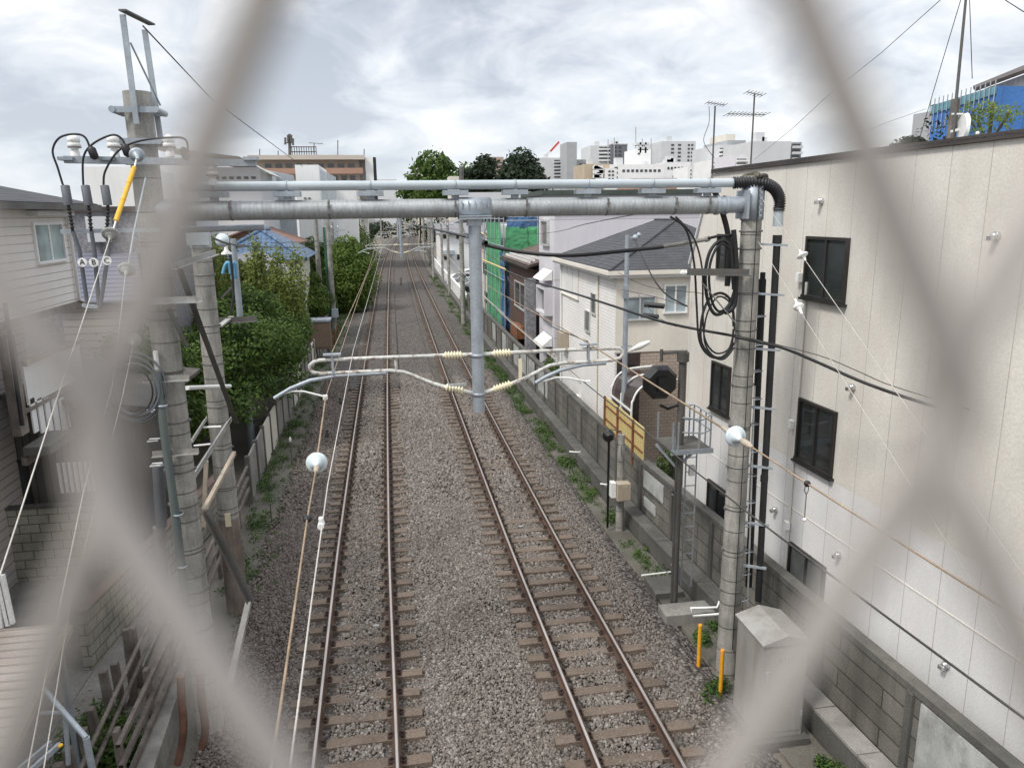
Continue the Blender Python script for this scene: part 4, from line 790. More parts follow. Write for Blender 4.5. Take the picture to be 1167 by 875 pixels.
for (px,px2,px3,py3,ch) in ((74,83,94,299,'A'),(97,104,107,299,'B'),(119,122,122,297,'C')):
    a=Pm(px,211,yy);b=Pm(px+4,234,yy);g=MB();g.lathe(a,b,[(0,.03),(.03,.05),(1,.052)],12);g.build('termination',M['greyrub'],tc)
    e=Pm(px2,264,yy);pr=[(0,.02)]
    for i in range(6): pr+=[(.1+.14*i,.017),(.14+.14*i,.032),(.18+.14*i,.017)]
    pr.append((1,.02));g=MB();g.lathe(b,e,pr,10);g.build('rain_sheds',M['rubber'],tc)
    g=MB();f=Pm(px3+6 if ch!='C' else px3-8,350,yy);g.tube([e,Pm((px2+px3)/2+2,285,yy),f],.026,8);g.build('cable',M['greyrub'],tc)
    c=Pm(px3,py3,yy-.08);g=MB();g.cyl((c.x,c.y,c.z),(c.x,c.y-.01,c.z),.055,n=20);d=g.build('letter_disc',M['whitem'],tc)
    textobj('letter',ch,.095,.002,M['lettering'],(c.x,c.y-.014,c.z),d)
g=MB();g.bar(Pm(70,264,yy+.1),Pm(182,262,yy+.1),.07,.05);g.build('lower_arm',M['galv'],tc)
g=MB();g.bar(Pm(94,348,yy),Pm(112,350,yy),.05,.04);g.build('cable_shoe',M['galv'],tc)
# discs and guy rods on the left
disc('disc_insulator',Pm(155,171,9.9),Pm(157,182,9.6),'ribbed grey disc insulator beside the top of the left pole',.085,'galv')
g=MB();g.cyl(Pm(153,191,9.6),Pm(132,252,9.0),.026,n=10)
for q in (.3,.62): 
    c=Pm(153,191,9.6).lerp(Pm(132,252,9.0),q);g.lathe(c-Vector((0,0,.01)),c+Vector((0,0,.01)),[(0,.031),(1,.031)],10)
g.build('guy_guard',M['yellow'],label='yellow insulating rod leaning down from the top of the left pole',cat='guy rod')
g=MB();g.tube([Pm(156,180,9.7),Pm(153,192,9.6)],.012,6);g.tube([Pm(132,252,9.0),Pm(128,266,8.9)],.01,6);g.build('guy_link',M['whitem'],label='pale fittings at both ends of the yellow rod',cat='guy fitting')
disc('disc_insulator',Pm(128,260,8.95),Pm(125,274,8.8),'ribbed disc insulator at the lower end of the yellow rod',.095,'paint_panel')
cable('guy_wire',[Pm(125,272,8.8),Pm(62,463,6.1),Pm(0,655,4.4),Pm(-30,740,3.9)],.0055,'wirelight','pale guy wire from the yellow rod across the left house to the picture edge',cat='wire',sm=0)
cable('guy_wire',[Pm(166,203,10.2),Pm(153,262,9.3),Pm(146,303,8.9)],.011,'galv','grey guy wire beside the left pole above the second disc',cat='wire',sm=0)
disc('disc_insulator',Pm(146,300,8.9),Pm(143,314,8.7),'second disc insulator below the grey guy wire',.09,'paint_panel')
cable('guy_wire',[Pm(143,312,8.7),Pm(128,440,6.9),Pm(95,560,5.6),Pm(62,720,4.5),Pm(32,875,3.8)],.0045,'wirelight','pale guy wire dropping from the second disc to the lower left corner',cat='wire',sm=0)
disc('disc_insulator',Pm(154,381,8.9),Pm(151,394,8.7),'third and lowest disc insulator beside the cable coil',.08,'paint_panel')
cable('guy_wire',[Pm(163,335,9.6),Pm(154,382,8.9),Pm(140,450,8),Pm(80,690,5.5),Pm(50,875,4.3)],.0038,'wirelight','rightmost pale guy wire passing the lowest disc',cat='wire',sm=0)
# coil on pole A
t=thing('cable_coil','grey black coil of spare cable hung on the left pole','cable coil',Pm(160,440,AY-.35))
for k in range(7):
    c=Pm(152+random.uniform(-4,4),441+random.uniform(-4,6),AY-.30-.012*k);g=MB();r=.43-.022*k+random.uniform(-.015,.015)
    g.tube([(c.x+r*math.cos(a)*.92,c.y,c.z+r*math.sin(a)*1.1) for a in [2*math.pi*i/36 for i in range(36)]],.012,8,True);g.build('loop',M['greyrub'] if k%3 else M['rubber'],t)
g=MB();g.tube([Pm(179,422,AY-.3),Pm(188,500,AY-.3),Pm(200,585,AY-.3),Pm(212,692,AY-.3)],.055,12);t2=g.build('cable_duct',M['greenpipe'],label='thick grey green duct running down the front of the left pole',cat='duct')
g=MB();g.tube([Pm(177,400,AY-.22),Pm(181,440,AY-.24),Pm(187,500,AY-.24)],.03,8);g.build('upper_tube',M['whitem'],t2)
for px,py in ((185,462),(203,586),(208,645)):
    c=Pm(px,py,AY-.3);g=MB();ring(g,c,.058,.03,.01);g.build('clip',M['galv'],t2)
g=MB();g.cyl(Pm(180,530,AY+.3),Pm(184,600,AY+.3),.08,n=12);g.build('dark_duct',M['greyrub'],label='short dark ribbed duct left of the grey green duct',cat='duct')
g=MB();g.cyl(Pm(181,600,AY+.3),Pm(188,700,AY+.3),.085,n=12);g.build('pale_duct',M['conc_plain'],label='pale lower duct under the dark ribbed duct',cat='duct')
for px,py in ((177,469),(180,502),(183,530)):
    c=Pm(px,py,AY-.1);g=MB();g.tube([c,c+Vector((-.13,-.02,0)),c+Vector((-.13,.1,0)),c+Vector((0,.1,0))],.01,6);g.build('step_bolt',M['whitem'],t2)
# rusty ducts at base
for k,(L,m) in enumerate((([(206,770),(207,800),(209,825),(207,850),(202,870)],'rust'),([(228,765),(230,800),(234,830),(230,852)],'rust'))):
    g=MB();g.tube(smooth([Pm(*q,9.1+.15*k) for q in L],4),.05,10);g.build('rusty_duct',M['ductrust'],label=['rusty duct bending at the ballast edge near the lower left','rusty duct right of the bending one at the ballast edge'][k],cat='duct')
# steel pole C with lamp-like insulator
cx=Zp(288,515,0);CYY=cx.y;top=Yp(271,272,CYY)
t=thing('steel_pole','thin grey steel pole with blue sleeves beside the dark bush','steel pole',(cx.x,CYY,0))
g=MB();g.cyl((cx.x,CYY,-.1),(cx.x,CYY,top.z),.125,.085,n=14);g.build('shaft',M['galv'],t)
c=Yp(271,268,CYY);g=MB();g.bar(Yp(262,282,CYY),Yp(280,280,CYY),.1,.1);g.bar(Yp(258,300,CYY),Yp(270,300,CYY),.06,.06);g.ball(Yp(266,276,CYY),.09,8,5);g.bar(Yp(273,318,CYY),Yp(252,340,CYY),.07,.07);g.build('fittings',M['angle'],t)
g=MB();g.angle(Yp(250,368,CYY-1),Yp(293,366,CYY-1),.16,.02);g.build('cross_arm',M['angle'],t)
g=MB();g.bar(Yp(250,372,CYY-1.6),Yp(264,361,CYY-.8),.16,.05);g.build('plate',M['anglelight'],t)
for L in (((254,312),(257,302),(261,300),(263,312)),((265,318),(265,305),(268,300),(268,318))):
    g=MB();g.tube(smooth([Yp(*q,CYY-.4) for q in L],5),.055,8);g.build('blue_sleeve',M['bluecov'],t)
c=Yp(288,466,CYY-.13);g=MB();g.box((c.x-.09,c.y-.02,c.z-.06),(c.x+.09,c.y,c.z+.06));g.build('reflector',M['whitem'],t)
t=thing('bell_insulator','round white glass insulator on the line to the thin steel pole','insulator',Yp(253,274,CYY-2))
g=MB();c=Yp(253,274,CYY-2.5);g.lathe(c+Vector((0,-.06,0)),c+Vector((0,.12,0)),[(0,.04),(.2,.10),(.4,.185),(.6,.19),(1,.05)],20);g.build('disc',M['discw'],t)
g=MB();c=Yp(258,287,CYY-2.2);g.lathe(c+Vector((0,0,-.07)),c+Vector((0,0,.2)),[(0,.15),(.15,.14),(.4,.06),(1,.04)],16);g.build('bell',M['whitem'],t)
cable('aerial_wire',[Yp(244,272,16),Yp(268,279,CYY),Yp(310,282,34),Yp(345,282,42),Yp(380,279,50)],.022,'wiredark','thin wire from the steel pole over the bush to the far concrete pole',cat='wire',sm=4)
cable('hanging_cable',[Yp(262,285,CYY-.5),Yp(266,330,CYY-.6),Yp(262,370,CYY-.8),Yp(268,400,CYY-.8),Yp(262,428,CYY-1)],.04,'rubber','dark cable hanging down the thin steel pole',sm=5)
# far pole left with green post
P0=Zp(381,377,0);t=thing('utility_pole','slim concrete pole with a green strip standing at the end of the panel fence','utility pole',(P0.x,P0.y,0))
zt=Yp(376,250,P0.y).z;g=MB();g.cyl((P0.x,P0.y,-.1),(P0.x,P0.y,zt+.6),.20,.15,n=12);g.build('shaft',M['conc'],t)
g=MB();g.box((P0.x-.30,P0.y-.12,0),(P0.x-.18,P0.y+.05,zt-.5));g.build('green_strip',M['green'],t)
g=MB();g.box((P0.x-.05,P0.y-.5,.95),(P0.x+.35,P0.y-.2,1.5));g.build('meter_box',M['paintgrey'],t)
# lineside hut box
a=Zp(352,408,0.3);t=thing('relay_cabinet','brown wooden looking cabinet on a dark stand in the panel fence','cabinet',(-4.2,40.8,0))
x0,x1=Yp(350,395,40.5).x,Yp(377,395,40.5).x;zt=Yp(363,367,40.5).z;zb_=Yp(363,398,40.5).z
g=MB();g.box((x0,40.5,zb_),(x1,41.5,zt));g.build('body',M['boxbrown'],t)
g=MB();g.box((x0-.06,40.42,zt),(x1+.06,41.6,zt+.1));g.build('lid',M['galv'],t)
g=MB();g.box((x0+.05,40.46,zb_+.1),(x1-.05,40.498,zt-.08));g.build('door',M['boxbrown'],t)
g=MB();g.box((x0+.1,40.55,-.1),(x0+.2,41.4,zb_-.002));g.box((x1-.2,40.55,-.1),(x1-.1,41.4,zb_-.002));g.box((x0-.05,40.3,-.1),(x1+.05,41.6,.12));g.build('stand',M['concdark'],t)
for px,py in ((379,396),(382,390),(385,385)):
    p=Zp(px,py,0);g=MB();g.cyl((p.x,p.y,-.1),(p.x,p.y,.8),.05,n=8);g.build('marker_post',M['rust'],label='short rusty marker post beside the brown cabinet',cat='post',group='rusty marker posts')
# short lineside stakes
for k,(px,py,h) in enumerate(((333,529,.75),(310,599,.6))):
    p=Zp(px,py,-.1);t=thing('marker_stake',['thin dark stake with a white cap beside the left fence','thin dark stake at the edge of the left ballast'][k],'stake',p)
    g=MB();g.cyl(p,p+Vector((0,0,h)),.018,n=6);g.build('stake',M['angle'],t)
    if k==0: g=MB();g.lathe(p+Vector((0,0,h-.02)),p+Vector((0,0,h+.14)),[(0,.02),(.5,.045),(1,.02)],8);g.build('cap',M['whitem'],t)
# ================================================================== RIGHT LINESIDE EQUIPMENT
# cabinet
cx0,cx1,cy0,cy1=4.95,5.62,8.86,9.68
t=thing('steel_cabinet','silver grey steel trackside cabinet with a pitched lid, marked 51JB','cabinet',(5.25,9.25,0))
zt=1.52;g=MB();g.box((cx0,cy0,.02),(cx1,cy1,zt));g.build('body',M['cab'],t,bevel=.006)
g=MB();xm=(cx0+cx1)/2;o=.035
vs=[(cx0-o,cy0-o,zt+.002),(cx1+o,cy0-o,zt+.002),(cx1+o,cy1+o,zt+.002),(cx0-o,cy1+o,zt+.002),(cx0-o,cy0-o,zt+.03),(cx1+o,cy0-o,zt+.03),(cx1+o,cy1+o,zt+.03),(cx0-o,cy1+o,zt+.03),(xm,cy0-o,zt+.15),(xm,cy1+o,zt+.15)]
g.add(vs,[(3,2,1,0),(0,1,5,8,4),(2,3,7,9,6),(1,2,6,5),(3,0,4,7),(4,8,9,7),(8,5,6,9)]);g.build('lid',M['cab'],t,bevel=.004)
g=MB();g.box((cx0+.03,cy0-.014,.12),(cx1-.03,cy0-.001,zt-.05));d=g.build('door',M['cab'],t,bevel=.004)
g=MB();g.bar((cx0+.06,cy0-.035,zt-.42),(cx0+.06,cy0-.035,zt-.75),.02,.02);g.box((cx0+.04,cy0-.03,zt-.43),(cx0+.10,cy0-.016,zt-.40));g.box((cx0+.05,cy0-.03,zt-.76),(cx0+.07,cy0-.016,zt-.70));g.build('handle',M['galv'],d)
for hz_ in (.35,1.15):
    g=MB();g.cyl((cx1-.035,cy0-.026,hz_),(cx1-.035,cy0-.026,hz_+.09),.012,n=8);g.build('hinge',M['galv'],d)
textobj('marking','51JB',.125,.0008,mat('faded_stencil',(.13,.13,.125),bump=0,var=.3),(xm+.02,cy0-.0165,zt-.25),d,1.15)
g=MB();g.box((cx0-.1,cy0-.1,-.15),(cx1+.08,cy1+.08,.018));g.build('plinth',M['concdark'],t)
for k,(px,py) in enumerate(((796,757),(821,788))):
    p=Zp(px,py,-.02);g=MB();g.cyl((p.x,p.y,-.1),(p.x,p.y,.72),.032,n=14);g.lathe((p.x,p.y,.70),(p.x,p.y,.735),[(0,.034),(.7,.034),(1,.028)],14);q=g.build('marker_post',M['orange'],label=['short orange post standing left of the gantry pole foot','short orange post nearest the silver cabinet'][k],cat='post')
# U pipe, slabs
g=MB();g.tube([Yp(*q) for q in ((820,685,11.2),(817,692,11.15),(787,693,11.2),(790,702,11.0),(826,699,10.9))],.022,8);g.build('pipe_handrail',M['whitem'],label='white bent pipe lying beside the gantry pole foot',cat='pipe')
g=MB();a=Zp(731,658,.02);b=Zp(764,654,.02);g.tube([a+Vector((0,0,.05)),b+Vector((0,0,.05))],.02,8);g.build('white_pipe',M['whitem'],label='short white pipe lying left of the signal pole',cat='pipe')
g=MB();g.box((a.x+.05,a.y-.75,-.1),(b.x-.02,a.y-.02,.03));g.build('cover_slab',M['concdark'],label='square concrete cover slab in the ballast left of the signal pole',cat='slab')
a=Zp(757,700,.1);g=MB();g.box((a.x,a.y-.1,-.12),(a.x+1.15,a.y+.35,.12));g.build('foot_slab',M['conc_plain'],label='concrete footing slab below the signal pole',cat='slab',bevel=.01)
g=MB();a=Zp(650,513,.33);b=Zp(658,518,.3)
for k,(px,py) in enumerate(((654,515),(690,552))):
    c=Zp(px,py,.33);g=MB();g.tube([c+Vector((-.12,.08,.0)),c,c+Vector((.16,-.05,0)),c+Vector((.2,-.0,-.0))],.022,7);g.build('white_hook_pipe',M['whitem'],label=['bent white pipe end on the trough, farther of two','bent white pipe end on the trough beside the small box'][k],cat='pipe')
# signal pole with platform, back of signal
SX,SY=5.16,12.75
t=thing('railway_signal','back of a black octagonal railway signal on a dark pole with a caged platform','railway signal',(SX,SY,0))
g=MB();g.cyl((SX,SY,-.1),(SX,SY,5.05),.068,n=14);g.bar((SX-.07,SY-.04,.1),(SX-.07,SY-.04,3.2),.03,.03);g.build('pole',M['angle'],t)
g=MB();a=Yp(779,401,SY);g.cyl((SX,SY,4.85),(SX,SY,5.02),.11,n=12);g.bar((a.x,SY,a.z-.0),(Yp(754,404,SY).x,SY,Yp(754,403,SY).z),.04,.04);g.cyl(Yp(754,398,SY),Yp(754,412,SY),.03,n=8);g.build('bracket',M['angle'],t)
c=Yp(753,436,SY);R=.335
g=MB();oc=[(c.x+R*math.cos(math.radians(22.5+45*k)),c.z+R*math.sin(math.radians(22.5+45*k))) for k in range(8)]
oc2=[(c.x+R*.8*math.cos(math.radians(22.5+45*k)),c.z+R*.8*math.sin(math.radians(22.5+45*k))) for k in range(8)]
vs=[(x,SY+.10,z) for x,z in oc]+[(x,SY+.02,z) for x,z in oc]+[(x,SY-.10,z) for x,z in oc2]
fs=[tuple(range(7,-1,-1))]+[(k,(k+1)%8,8+(k+1)%8,8+k) for k in range(8)]+[(8+k,8+(k+1)%8,16+(k+1)%8,16+k) for k in range(8)]+[tuple(range(16,24))]
g.add(vs,[f[::-1] for f in fs]);g.build('signal_head',M['dark'],t)
g=MB();g.box((c.x-.10,SY-.17,c.z-.14),(c.x+.10,SY-.102,c.z+.12));g.build('rear_box',M['dark'],t);g=MB();g.tube([(c.x,SY,c.z-R-.08),(c.x+.15,SY,c.z-R-.16),(SX-.06,SY,c.z-R-.1)],.03,8);g.build('support_arm',M['dark'],t)
g=MB();a=Yp(765,507,SY);zz=a.z
P=[Yp(738,489,SY+.55),Yp(766,506,SY-.32),Yp(811,503,SY-.32),Yp(790,484,SY+.55)]
P=[Vector((p.x,p.y,zz)) for p in P];x0=P[1].x-.02;x1=P[2].x
g.box((x0,SY-.35,zz-.05),(x1,SY+.5,zz));g.build('platform',M['concdark'],t)
g=MB();g.bar((SX,SY,zz-.5),(SX-.35,SY+.3,zz-.06),.04,.04);g.bar((SX,SY,zz-.4),(SX+.4,SY,zz-.06),.04,.04);g.box((x0-.02,SY-.37,zz-.08),(x1+.02,SY-.351,zz+.01));g.build('platform_frame',M['galv'],t)
g=MB();h=.62
cage=[(x0+.02,SY-.33),(x0+.02,SY+.1),(x0+.02,SY+.47)]
for x,y in ((x0+.03,SY-.33),(x0+.13,SY-.33),(x0+.03,SY+.45),(x1-.25,SY-.33),(x1-.03,SY-.33),(x1-.03,SY-.1),(x1-.03,SY+.15),(x1-.03,SY+.45),(x1-.25,SY+.45),(x1-.12,SY+.45)):
    g=MB();g.bar((x,y,zz),(x,y,zz+(h if x>x0+.2 else h*.85)),.03,.012,(0,1,0));g.build('cage_bar',M['galv'],t)
g=MB()
for z in (h*.55,h):
    g.tube([(x0+.2,SY-.33,zz+z*.98),(x1-.2,SY-.37,zz+z*.9),(x1-.02,SY-.3,zz+z),(x1-.02,SY+.46,zz+z),(x1-.3,SY+.46,zz+z)],.014,6)
g.build('cage_rail',M['galv'],t)
ld=MB();xl=Yp(784,560,SY).x;xr=Yp(796,560,SY).x;yl=SY+.15;z0l,z1l=1.0,zz-.06
for x in (xl,xr): ld.bar((x,yl,z0l-.7),(x,yl,z1l),.022,.022,(0,1,0))
z=z0l
while z<z1l: ld.bar((xl+.012,yl,z),(xr-.012,yl,z),.016,.016);z+=.28
ld.build('ladder',M['galv'],t)
g=MB();g.bar(Yp(766,563,SY),Yp(785,580,SY+.1),.02,.02);g.bar(Yp(765,643,SY),Yp(786,668,SY+.1),.02,.02);g.build('ladder_stay',M['galv'],t)
c=Yp(789,537,SY);g=MB();g.box((c.x-.04,SY+.02,c.z-.1),(c.x+.06,SY+.1,c.z+.1));g.build('junction_box',M['whitem'],t)
# small signal
a=Zp(706,600,0);t=thing('small_pole','slim concrete pole carrying a beige box and a white box beside the wall','pole',(a.x,a.y,0))
zt=Yp(706,495,a.y).z;g=MB();g.cyl((a.x,a.y,-.1),(a.x,a.y,zt),.10,.085,n=14);g.build('shaft',M['conc'],t)
c=Yp(709,559,a.y-.25);g=MB();g.box((c.x-.14,a.y-.36,c.z-.23),(c.x+.18,a.y-.10,c.z+.2));b=g.build('beige_box',M['beigebox'],t,bevel=.008)
g=MB();g.box((c.x-.03,a.y-.375,c.z-.2),(c.x+.17,a.y-.362,c.z+.16));g.build('box_door',M['beigebox'],b)
g=MB();g.box((c.x-.26,a.y-.25,c.z-.17),(c.x-.15,a.y-.05,c.z+.2));g.build('white_box',M['whitem'],t)
g=MB();g.bar(Yp(694,489,a.y),Yp(708,491,a.y),.02,.02);g.bar(Yp(708,491,a.y),Yp(708,520,a.y-.12),.02,.02);g.build('top_bracket',M['angle'],t)
c=Yp(694,497,a.y);t=thing('dwarf_signal','small round black signal on a thin post near the yellow fence','signal',(c.x,a.y,0))
g=MB();g.cyl((c.x,a.y,0),(c.x,a.y,c.z),.03,n=8);g.build('post',M['dark'],t)
g=MB();g.lathe((c.x,a.y+.1,c.z),(c.x,a.y-.12,c.z),[(0,.13),(.3,.15),(.6,.13),(1,.07)],16);g.build('lamp_head',M['dark'],t)
# steel street pole with lamp behind wall
X0=6.35;a=Xp(711,463,X0);b=Xp(716,268,X0);t=thing('street_lamp','grey steel pole with a white lamp arm in front of the white house','street lamp',(X0,a.y,0))
yS=a.y;g=MB();g.cyl((X0,yS,0),(X0,yS,b.z),.09,.06,n=12);g.build('shaft',M['galv'],t)
c=Yp(729,395,yS);g=MB();g.lathe(Yp(717,400,yS),Yp(741,389,yS-.3),[(0,.03),(.2,.05),(.5,.09),(.9,.06),(1,.02)],10);g.build('lamp',M['whitem'],t)
g=MB();g.bar(Yp(706,396,yS),Yp(720,394,yS),.03,.03);g.bar(Yp(712,340,yS-.1),Yp(713,325,yS-.1),.12,.10);g.ball(Yp(724,271,yS),.09,8,5);g.ball(Yp(728,268,yS),.07,8,5);g.bar(Yp(716,272,yS),Yp(731,268,yS),.05,.05);g.build('fittings',M['galv'],t)
g=MB();g.cyl(Yp(735,347,yS-1),Yp(757,349,yS-1.3),.07,n=10);g.cyl(Yp(733,359,yS-1),Yp(750,361,yS-1.3),.06,n=10);g.build('closure',M['rubber'],label='two black cable closures hanging in front of the house window',cat='cable closure')
# yellow fence on the wall
t=thing('yellow_screen','yellow corrugated plastic screen with rusty posts on top of the block wall','screen',(5.9,18,1.6))
XF=wx(18)+.02;g=MB();ya=Xp(690,470,XF).y;yb=Xp(733,500,XF).y;z1=Xp(712,470,XF).z
g.box((XF,yb,1.62),(XF+.03,ya,z1));g.build('sheet',M['yfence'],t)
for q in (.0,.38,.78): g=MB();y=ya+(yb-ya)*q;g.box((XF-.05,y-.035,1.3),(XF-.003,y+.035,z1+.02));g.build('post',M['rust'],t)
g=MB();g.box((XF-.03,yb,z1-.25),(XF-.004,ya,z1-.21));g.box((XF-.03,yb,1.8),(XF-.004,ya,1.84));g.build('rail',M['rust'],t)
# antenna like wire posts
# ================================================================== RIGHT BUILDINGS
# big cream building (facade turned slightly outwards towards the bridge)
o=(6.68,9.0);ang=-.040;BP=Plane(o,(ang,1),(-1,ang))
t=thing('panel_clad_building','large cream and white panel clad building filling the right side','building',(8,9,0))
zt=8.22;sF,_=BP.hit(783,420);sT,_=BP.hit(814,200);s0=-11.5;depth=9
def bq(s,z,d): return BP.at(s,z,-d)
zm=BP.hit(960,555)[1]
def facade_piece(poly,m,name,lab=None):
    g=MB();n=len(poly);vs=[bq(s,z,0) for s,z in poly]+[bq(s,z,.0+depth) for s,z in poly]
    g.add(vs,[tuple(range(n)),tuple(range(2*n-1,n-1,-1))]+[((i+1)%n,i,n+i,n+(i+1)%n) for i in range(n)]);return g.build(name,m,t,lab)
zk=BP.hit(783,300)[1]
facade_piece([(sF,zm),(s0,zm),(s0,zt),(sT,zt),(sF,zk)],M['bigwall'],'upper_wall','cream upper wall with dirt streaks')
facade_piece([(sF,-.15),(s0,-.15),(s0,zm-.001),(sF,zm-.001)],M['bigwall2'],'lower_wall','whiter repainted lower wall')
g=MB()
def strip(g,s0_,s1_,z0,z1,out=.006):
    v=[BP.at(s0_,z0,-.01),BP.at(s1_,z0,-.01),BP.at(s1_,z0,out),BP.at(s0_,z0,out),BP.at(s0_,z1,-.01),BP.at(s1_,z1,-.01),BP.at(s1_,z1,out),BP.at(s0_,z1,out)]
    g.add(v,[(0,3,2,1),(4,5,6,7),(0,1,5,4),(1,2,6,5),(2,3,7,6),(3,0,4,7)])
s=s0+.1
while s<sT-.2: strip(g,s-.005,s+.005,0,zt,.0015);s+=.602
for px,py in ((786,400),(803,400)): s,_=BP.hit(px,py);strip(g,s-.005,s+.005,0,6,.0015)
g.build('panel_joints',M['joint'],t)
g=MB();zj=BP.hit(1034,667)[1];strip(g,s0,sF,zj-.008,zj+.008,.008);g.build('floor_trim',M['bigwall'],t)
g=MB()
v=[(s0,zt+.002),(sT+.05,zt+.002)];strip(g,s0,sT+.05,zt+.003,zt+.085,.05)
# parapet cap across the roof
g.build('roof_edge',M['coping'],t)
g=MB();vs=[BP.at(s0,zt+.004,.05),BP.at(sT+.05,zt+.004,.05),BP.at(sT+.05,zt+.004,-depth),BP.at(s0,zt+.004,-depth)];g.slab([Vector(v_)+Vector((0,0,.03)) for v_ in vs],.025);g.build('roof',M['greyroof'],t)
for q in ((919,270,967,343),(910,460,953,535),(819,267,838,312),(812,414,833,470),(807,552,829,602),(899,630,941,690)):
    winpx(t,BP,*q,fw=.045,proud=.055,glass=M['glassm'] if q[0]==899 else None)
for q in ((919,270,967,343),(910,460,953,535),(819,267,838,312),(812,414,833,470)):
    s_a,_=BP.hit(q[0],(q[1]+q[3])/2);s_b,_=BP.hit(q[2],(q[1]+q[3])/2);z_=BP.hit((q[0]+q[2])/2,q[3])[1];g=MB();strip(g,min(s_a,s_b)-.04,max(s_a,s_b)+.04,z_-.035,z_-.002,.09);g.build('sill',M['alu'],t)
for k in (-6.2,-9):  # further windows along the facade beyond the frame
    win(t,BP,k,k+1.25,5.95,7.0)
for px,py in ((1137,269),(937,229),(973,441),(957,632),(1080,757),(885,580)):
    s,z=BP.hit(px,py);c=BP.at(s,z,0);n=Vector((BP.n.x,BP.n.y,0));g=MB();g.lathe(c,c+n*.045,[(0,.052),(1,.05)],14);g.ball(c+n*.045,.045,12,8);g.box(c+n*.03+Vector((-.04,-.035,-.05)),c+n*.085+Vector((-.03,.035,-.0))) ;g.build('vent_hood',M['chrome'],t)
sa,_=BP.hit(908,500);g=MB();g.cyl(BP.at(sa,.2,.03),BP.at(sa,BP.hit(911,320)[1],.03),.022,n=8);g.build('conduit',M['bigwall'],t)
for px,py in ((905,483),(914,316),(900,598)):
    s,z=BP.hit(px,py);c=BP.at(s,z,.05);g=MB();g.box(c-Vector((.04,.05,.07)),c+Vector((.03,.05,.07)));g.build('junction_box',M['whitem'],t)
g=MB();g.bar(BP.at(sT+.05,zt-.0,.02),BP.at(sF+.05,zk,.02),.05,.05);g.build('sloped_edge',M['lgrey'],t)
# mast and dish on its roof
a=Yp(1099,0,9.3);b=Yp(1085,165,9.3)
t=thing('antenna_mast','tall dark mast rising above the cream building out of the top of the picture','mast',(b.x,9.3,8.2))
g=MB();g.cyl((b.x,9.3,b.z-.1),(a.x,9.3,a.z+1.2),.022,.012,n=8);g.build('pole',M['angle'],t)
c=Yp(1091,112,9.3);g=MB();g.cyl((b.x+.05,9.4,b.z-.1),(b.x+.06,9.4,c.z),.055,n=10);g.build('post',M['wood'],t)
g=MB();g.bar(Yp(1084,150,9.3),Yp(1098,146,9.3),.03,.03);g.bar(Yp(1085,130,9.3),Yp(1097,130,9.3),.02,.02);g.build('mount',M['whitem'],t)
t=thing('satellite_dish','small white satellite dish on the mast above the cream roof','satellite dish',Yp(1097,145,9.2))
c=Yp(1096,145,9.2);g=MB();g.lathe(c,c+Vector((.04,-.015,0)),[(0,.16),(1,.175)],18);g.build('dish',M['whitem'],t)
g=MB();g.tube(smooth([c+Vector((.03,0,-.13)),Yp(1104,161,9.2),Yp(1114,153,9.15)],6),.008,6);g.ball(Yp(1114,152,9.15),.025,8,5);g.build('feed_arm',M['whitem'],t)
# tv antennas near the far corner
def antenna(label,px,pytop,pybase,Y,els,group=None):
    a=Yp(px,pytop,Y);b=Yp(px-4,pybase,Y);t=thing('tv_antenna',label,'antenna',(b.x,Y,b.z))
    g=MB();g.cyl((a.x,Y,b.z-.2),(a.x,Y,a.z),.018*Y/15,n=6);g.build('mast',M['angle'],t)
    for (xa,ya,xb,yb,n,w) in els:
        p=Yp(xa,ya,Y);q=Yp(xb,yb,Y);g=MB();r=.006*Y/15;g.tube([p,q],r*1.3,5)
        for i in range(n):
            c=p.lerp(q,i/(n-1));g.tube([c+Vector((-.1*w,-.5*w,0)),c+Vector((.1*w,.5*w,0))],r,4)
        g.build('antenna_boom',M['angle'],t)
    return t
antenna('tall tv antenna with two booms beside the mossy pole top',860,107,190,14.6,[(851,105,869,109,6,.5),(829,130,872,131,11,.7)])
antenna('single boom tv antenna left of the tall one',815,121,205,15.6,[(806,117,826,120,7,.5)])
cable('antenna_lead',[Yp(808,121,15.5),Yp(808,140,15.5),Yp(802,158,15.5),Yp(805,168,15.5),Yp(814,180,15.5)],.006,'wiredark','loose lead hanging from the single boom antenna',sm=5)
# white house with slate roof
t=thing('white_house','white tiled house with a dark slate hip roof and beige front above a carport','house',(8,24,0))
XW,YF,YB,XE=6.45,21.2,28.4,11.6;ze=5.82
g=MB();g.box((XW,YF+.003,-.15),(XE,YB,ze));g.build('wall',M['whitetile'],t)
g=MB();g.box((XW-.003,YF-.06,3.45),(XE,YF,ze));g.build('front_wall',M['beige'],t)
g=MB();ov=.28;zr=ze+.05;xm=(XW+XE)/2+.2;rise=1.35;y1=YF-ov;y2=YB+ov;x1=XW-ov;x2=XE+ov;hl=(xm-x1)*.95
A=[(x1,y1,zr),(x2,y1,zr),(x2,y2,zr),(x1,y2,zr),(xm,y1+hl,zr+rise),(xm,y2-hl,zr+rise)]
g.add(A,[(0,1,4),(1,2,5,4),(2,3,5),(3,0,4,5),(3,2,1,0)]);g.build('roof',M['slate'],t)
g=MB();g.box((x1-.05,y1-.05,zr-.13),(x1+.02,y2,zr-.01));g.box((x1+.021,y1-.05,zr-.13),(x2,y1+.02,zr-.01));g.build('gutter',M['beige'],t)
g=MB();g.box((x1+.03,y1+.03,zr-.22),(x2,y1+.2,zr-.131));g.box((x1+.03,y1+.21,zr-.22),(x1+.2,y2,zr-.131));g.build('soffit',M['white'],t)
g=MB();g.tube([A[0],A[4]],.05,6);g.tube([A[4],A[5]],.05,6);g.build('hip_cap',M['slate'],t)
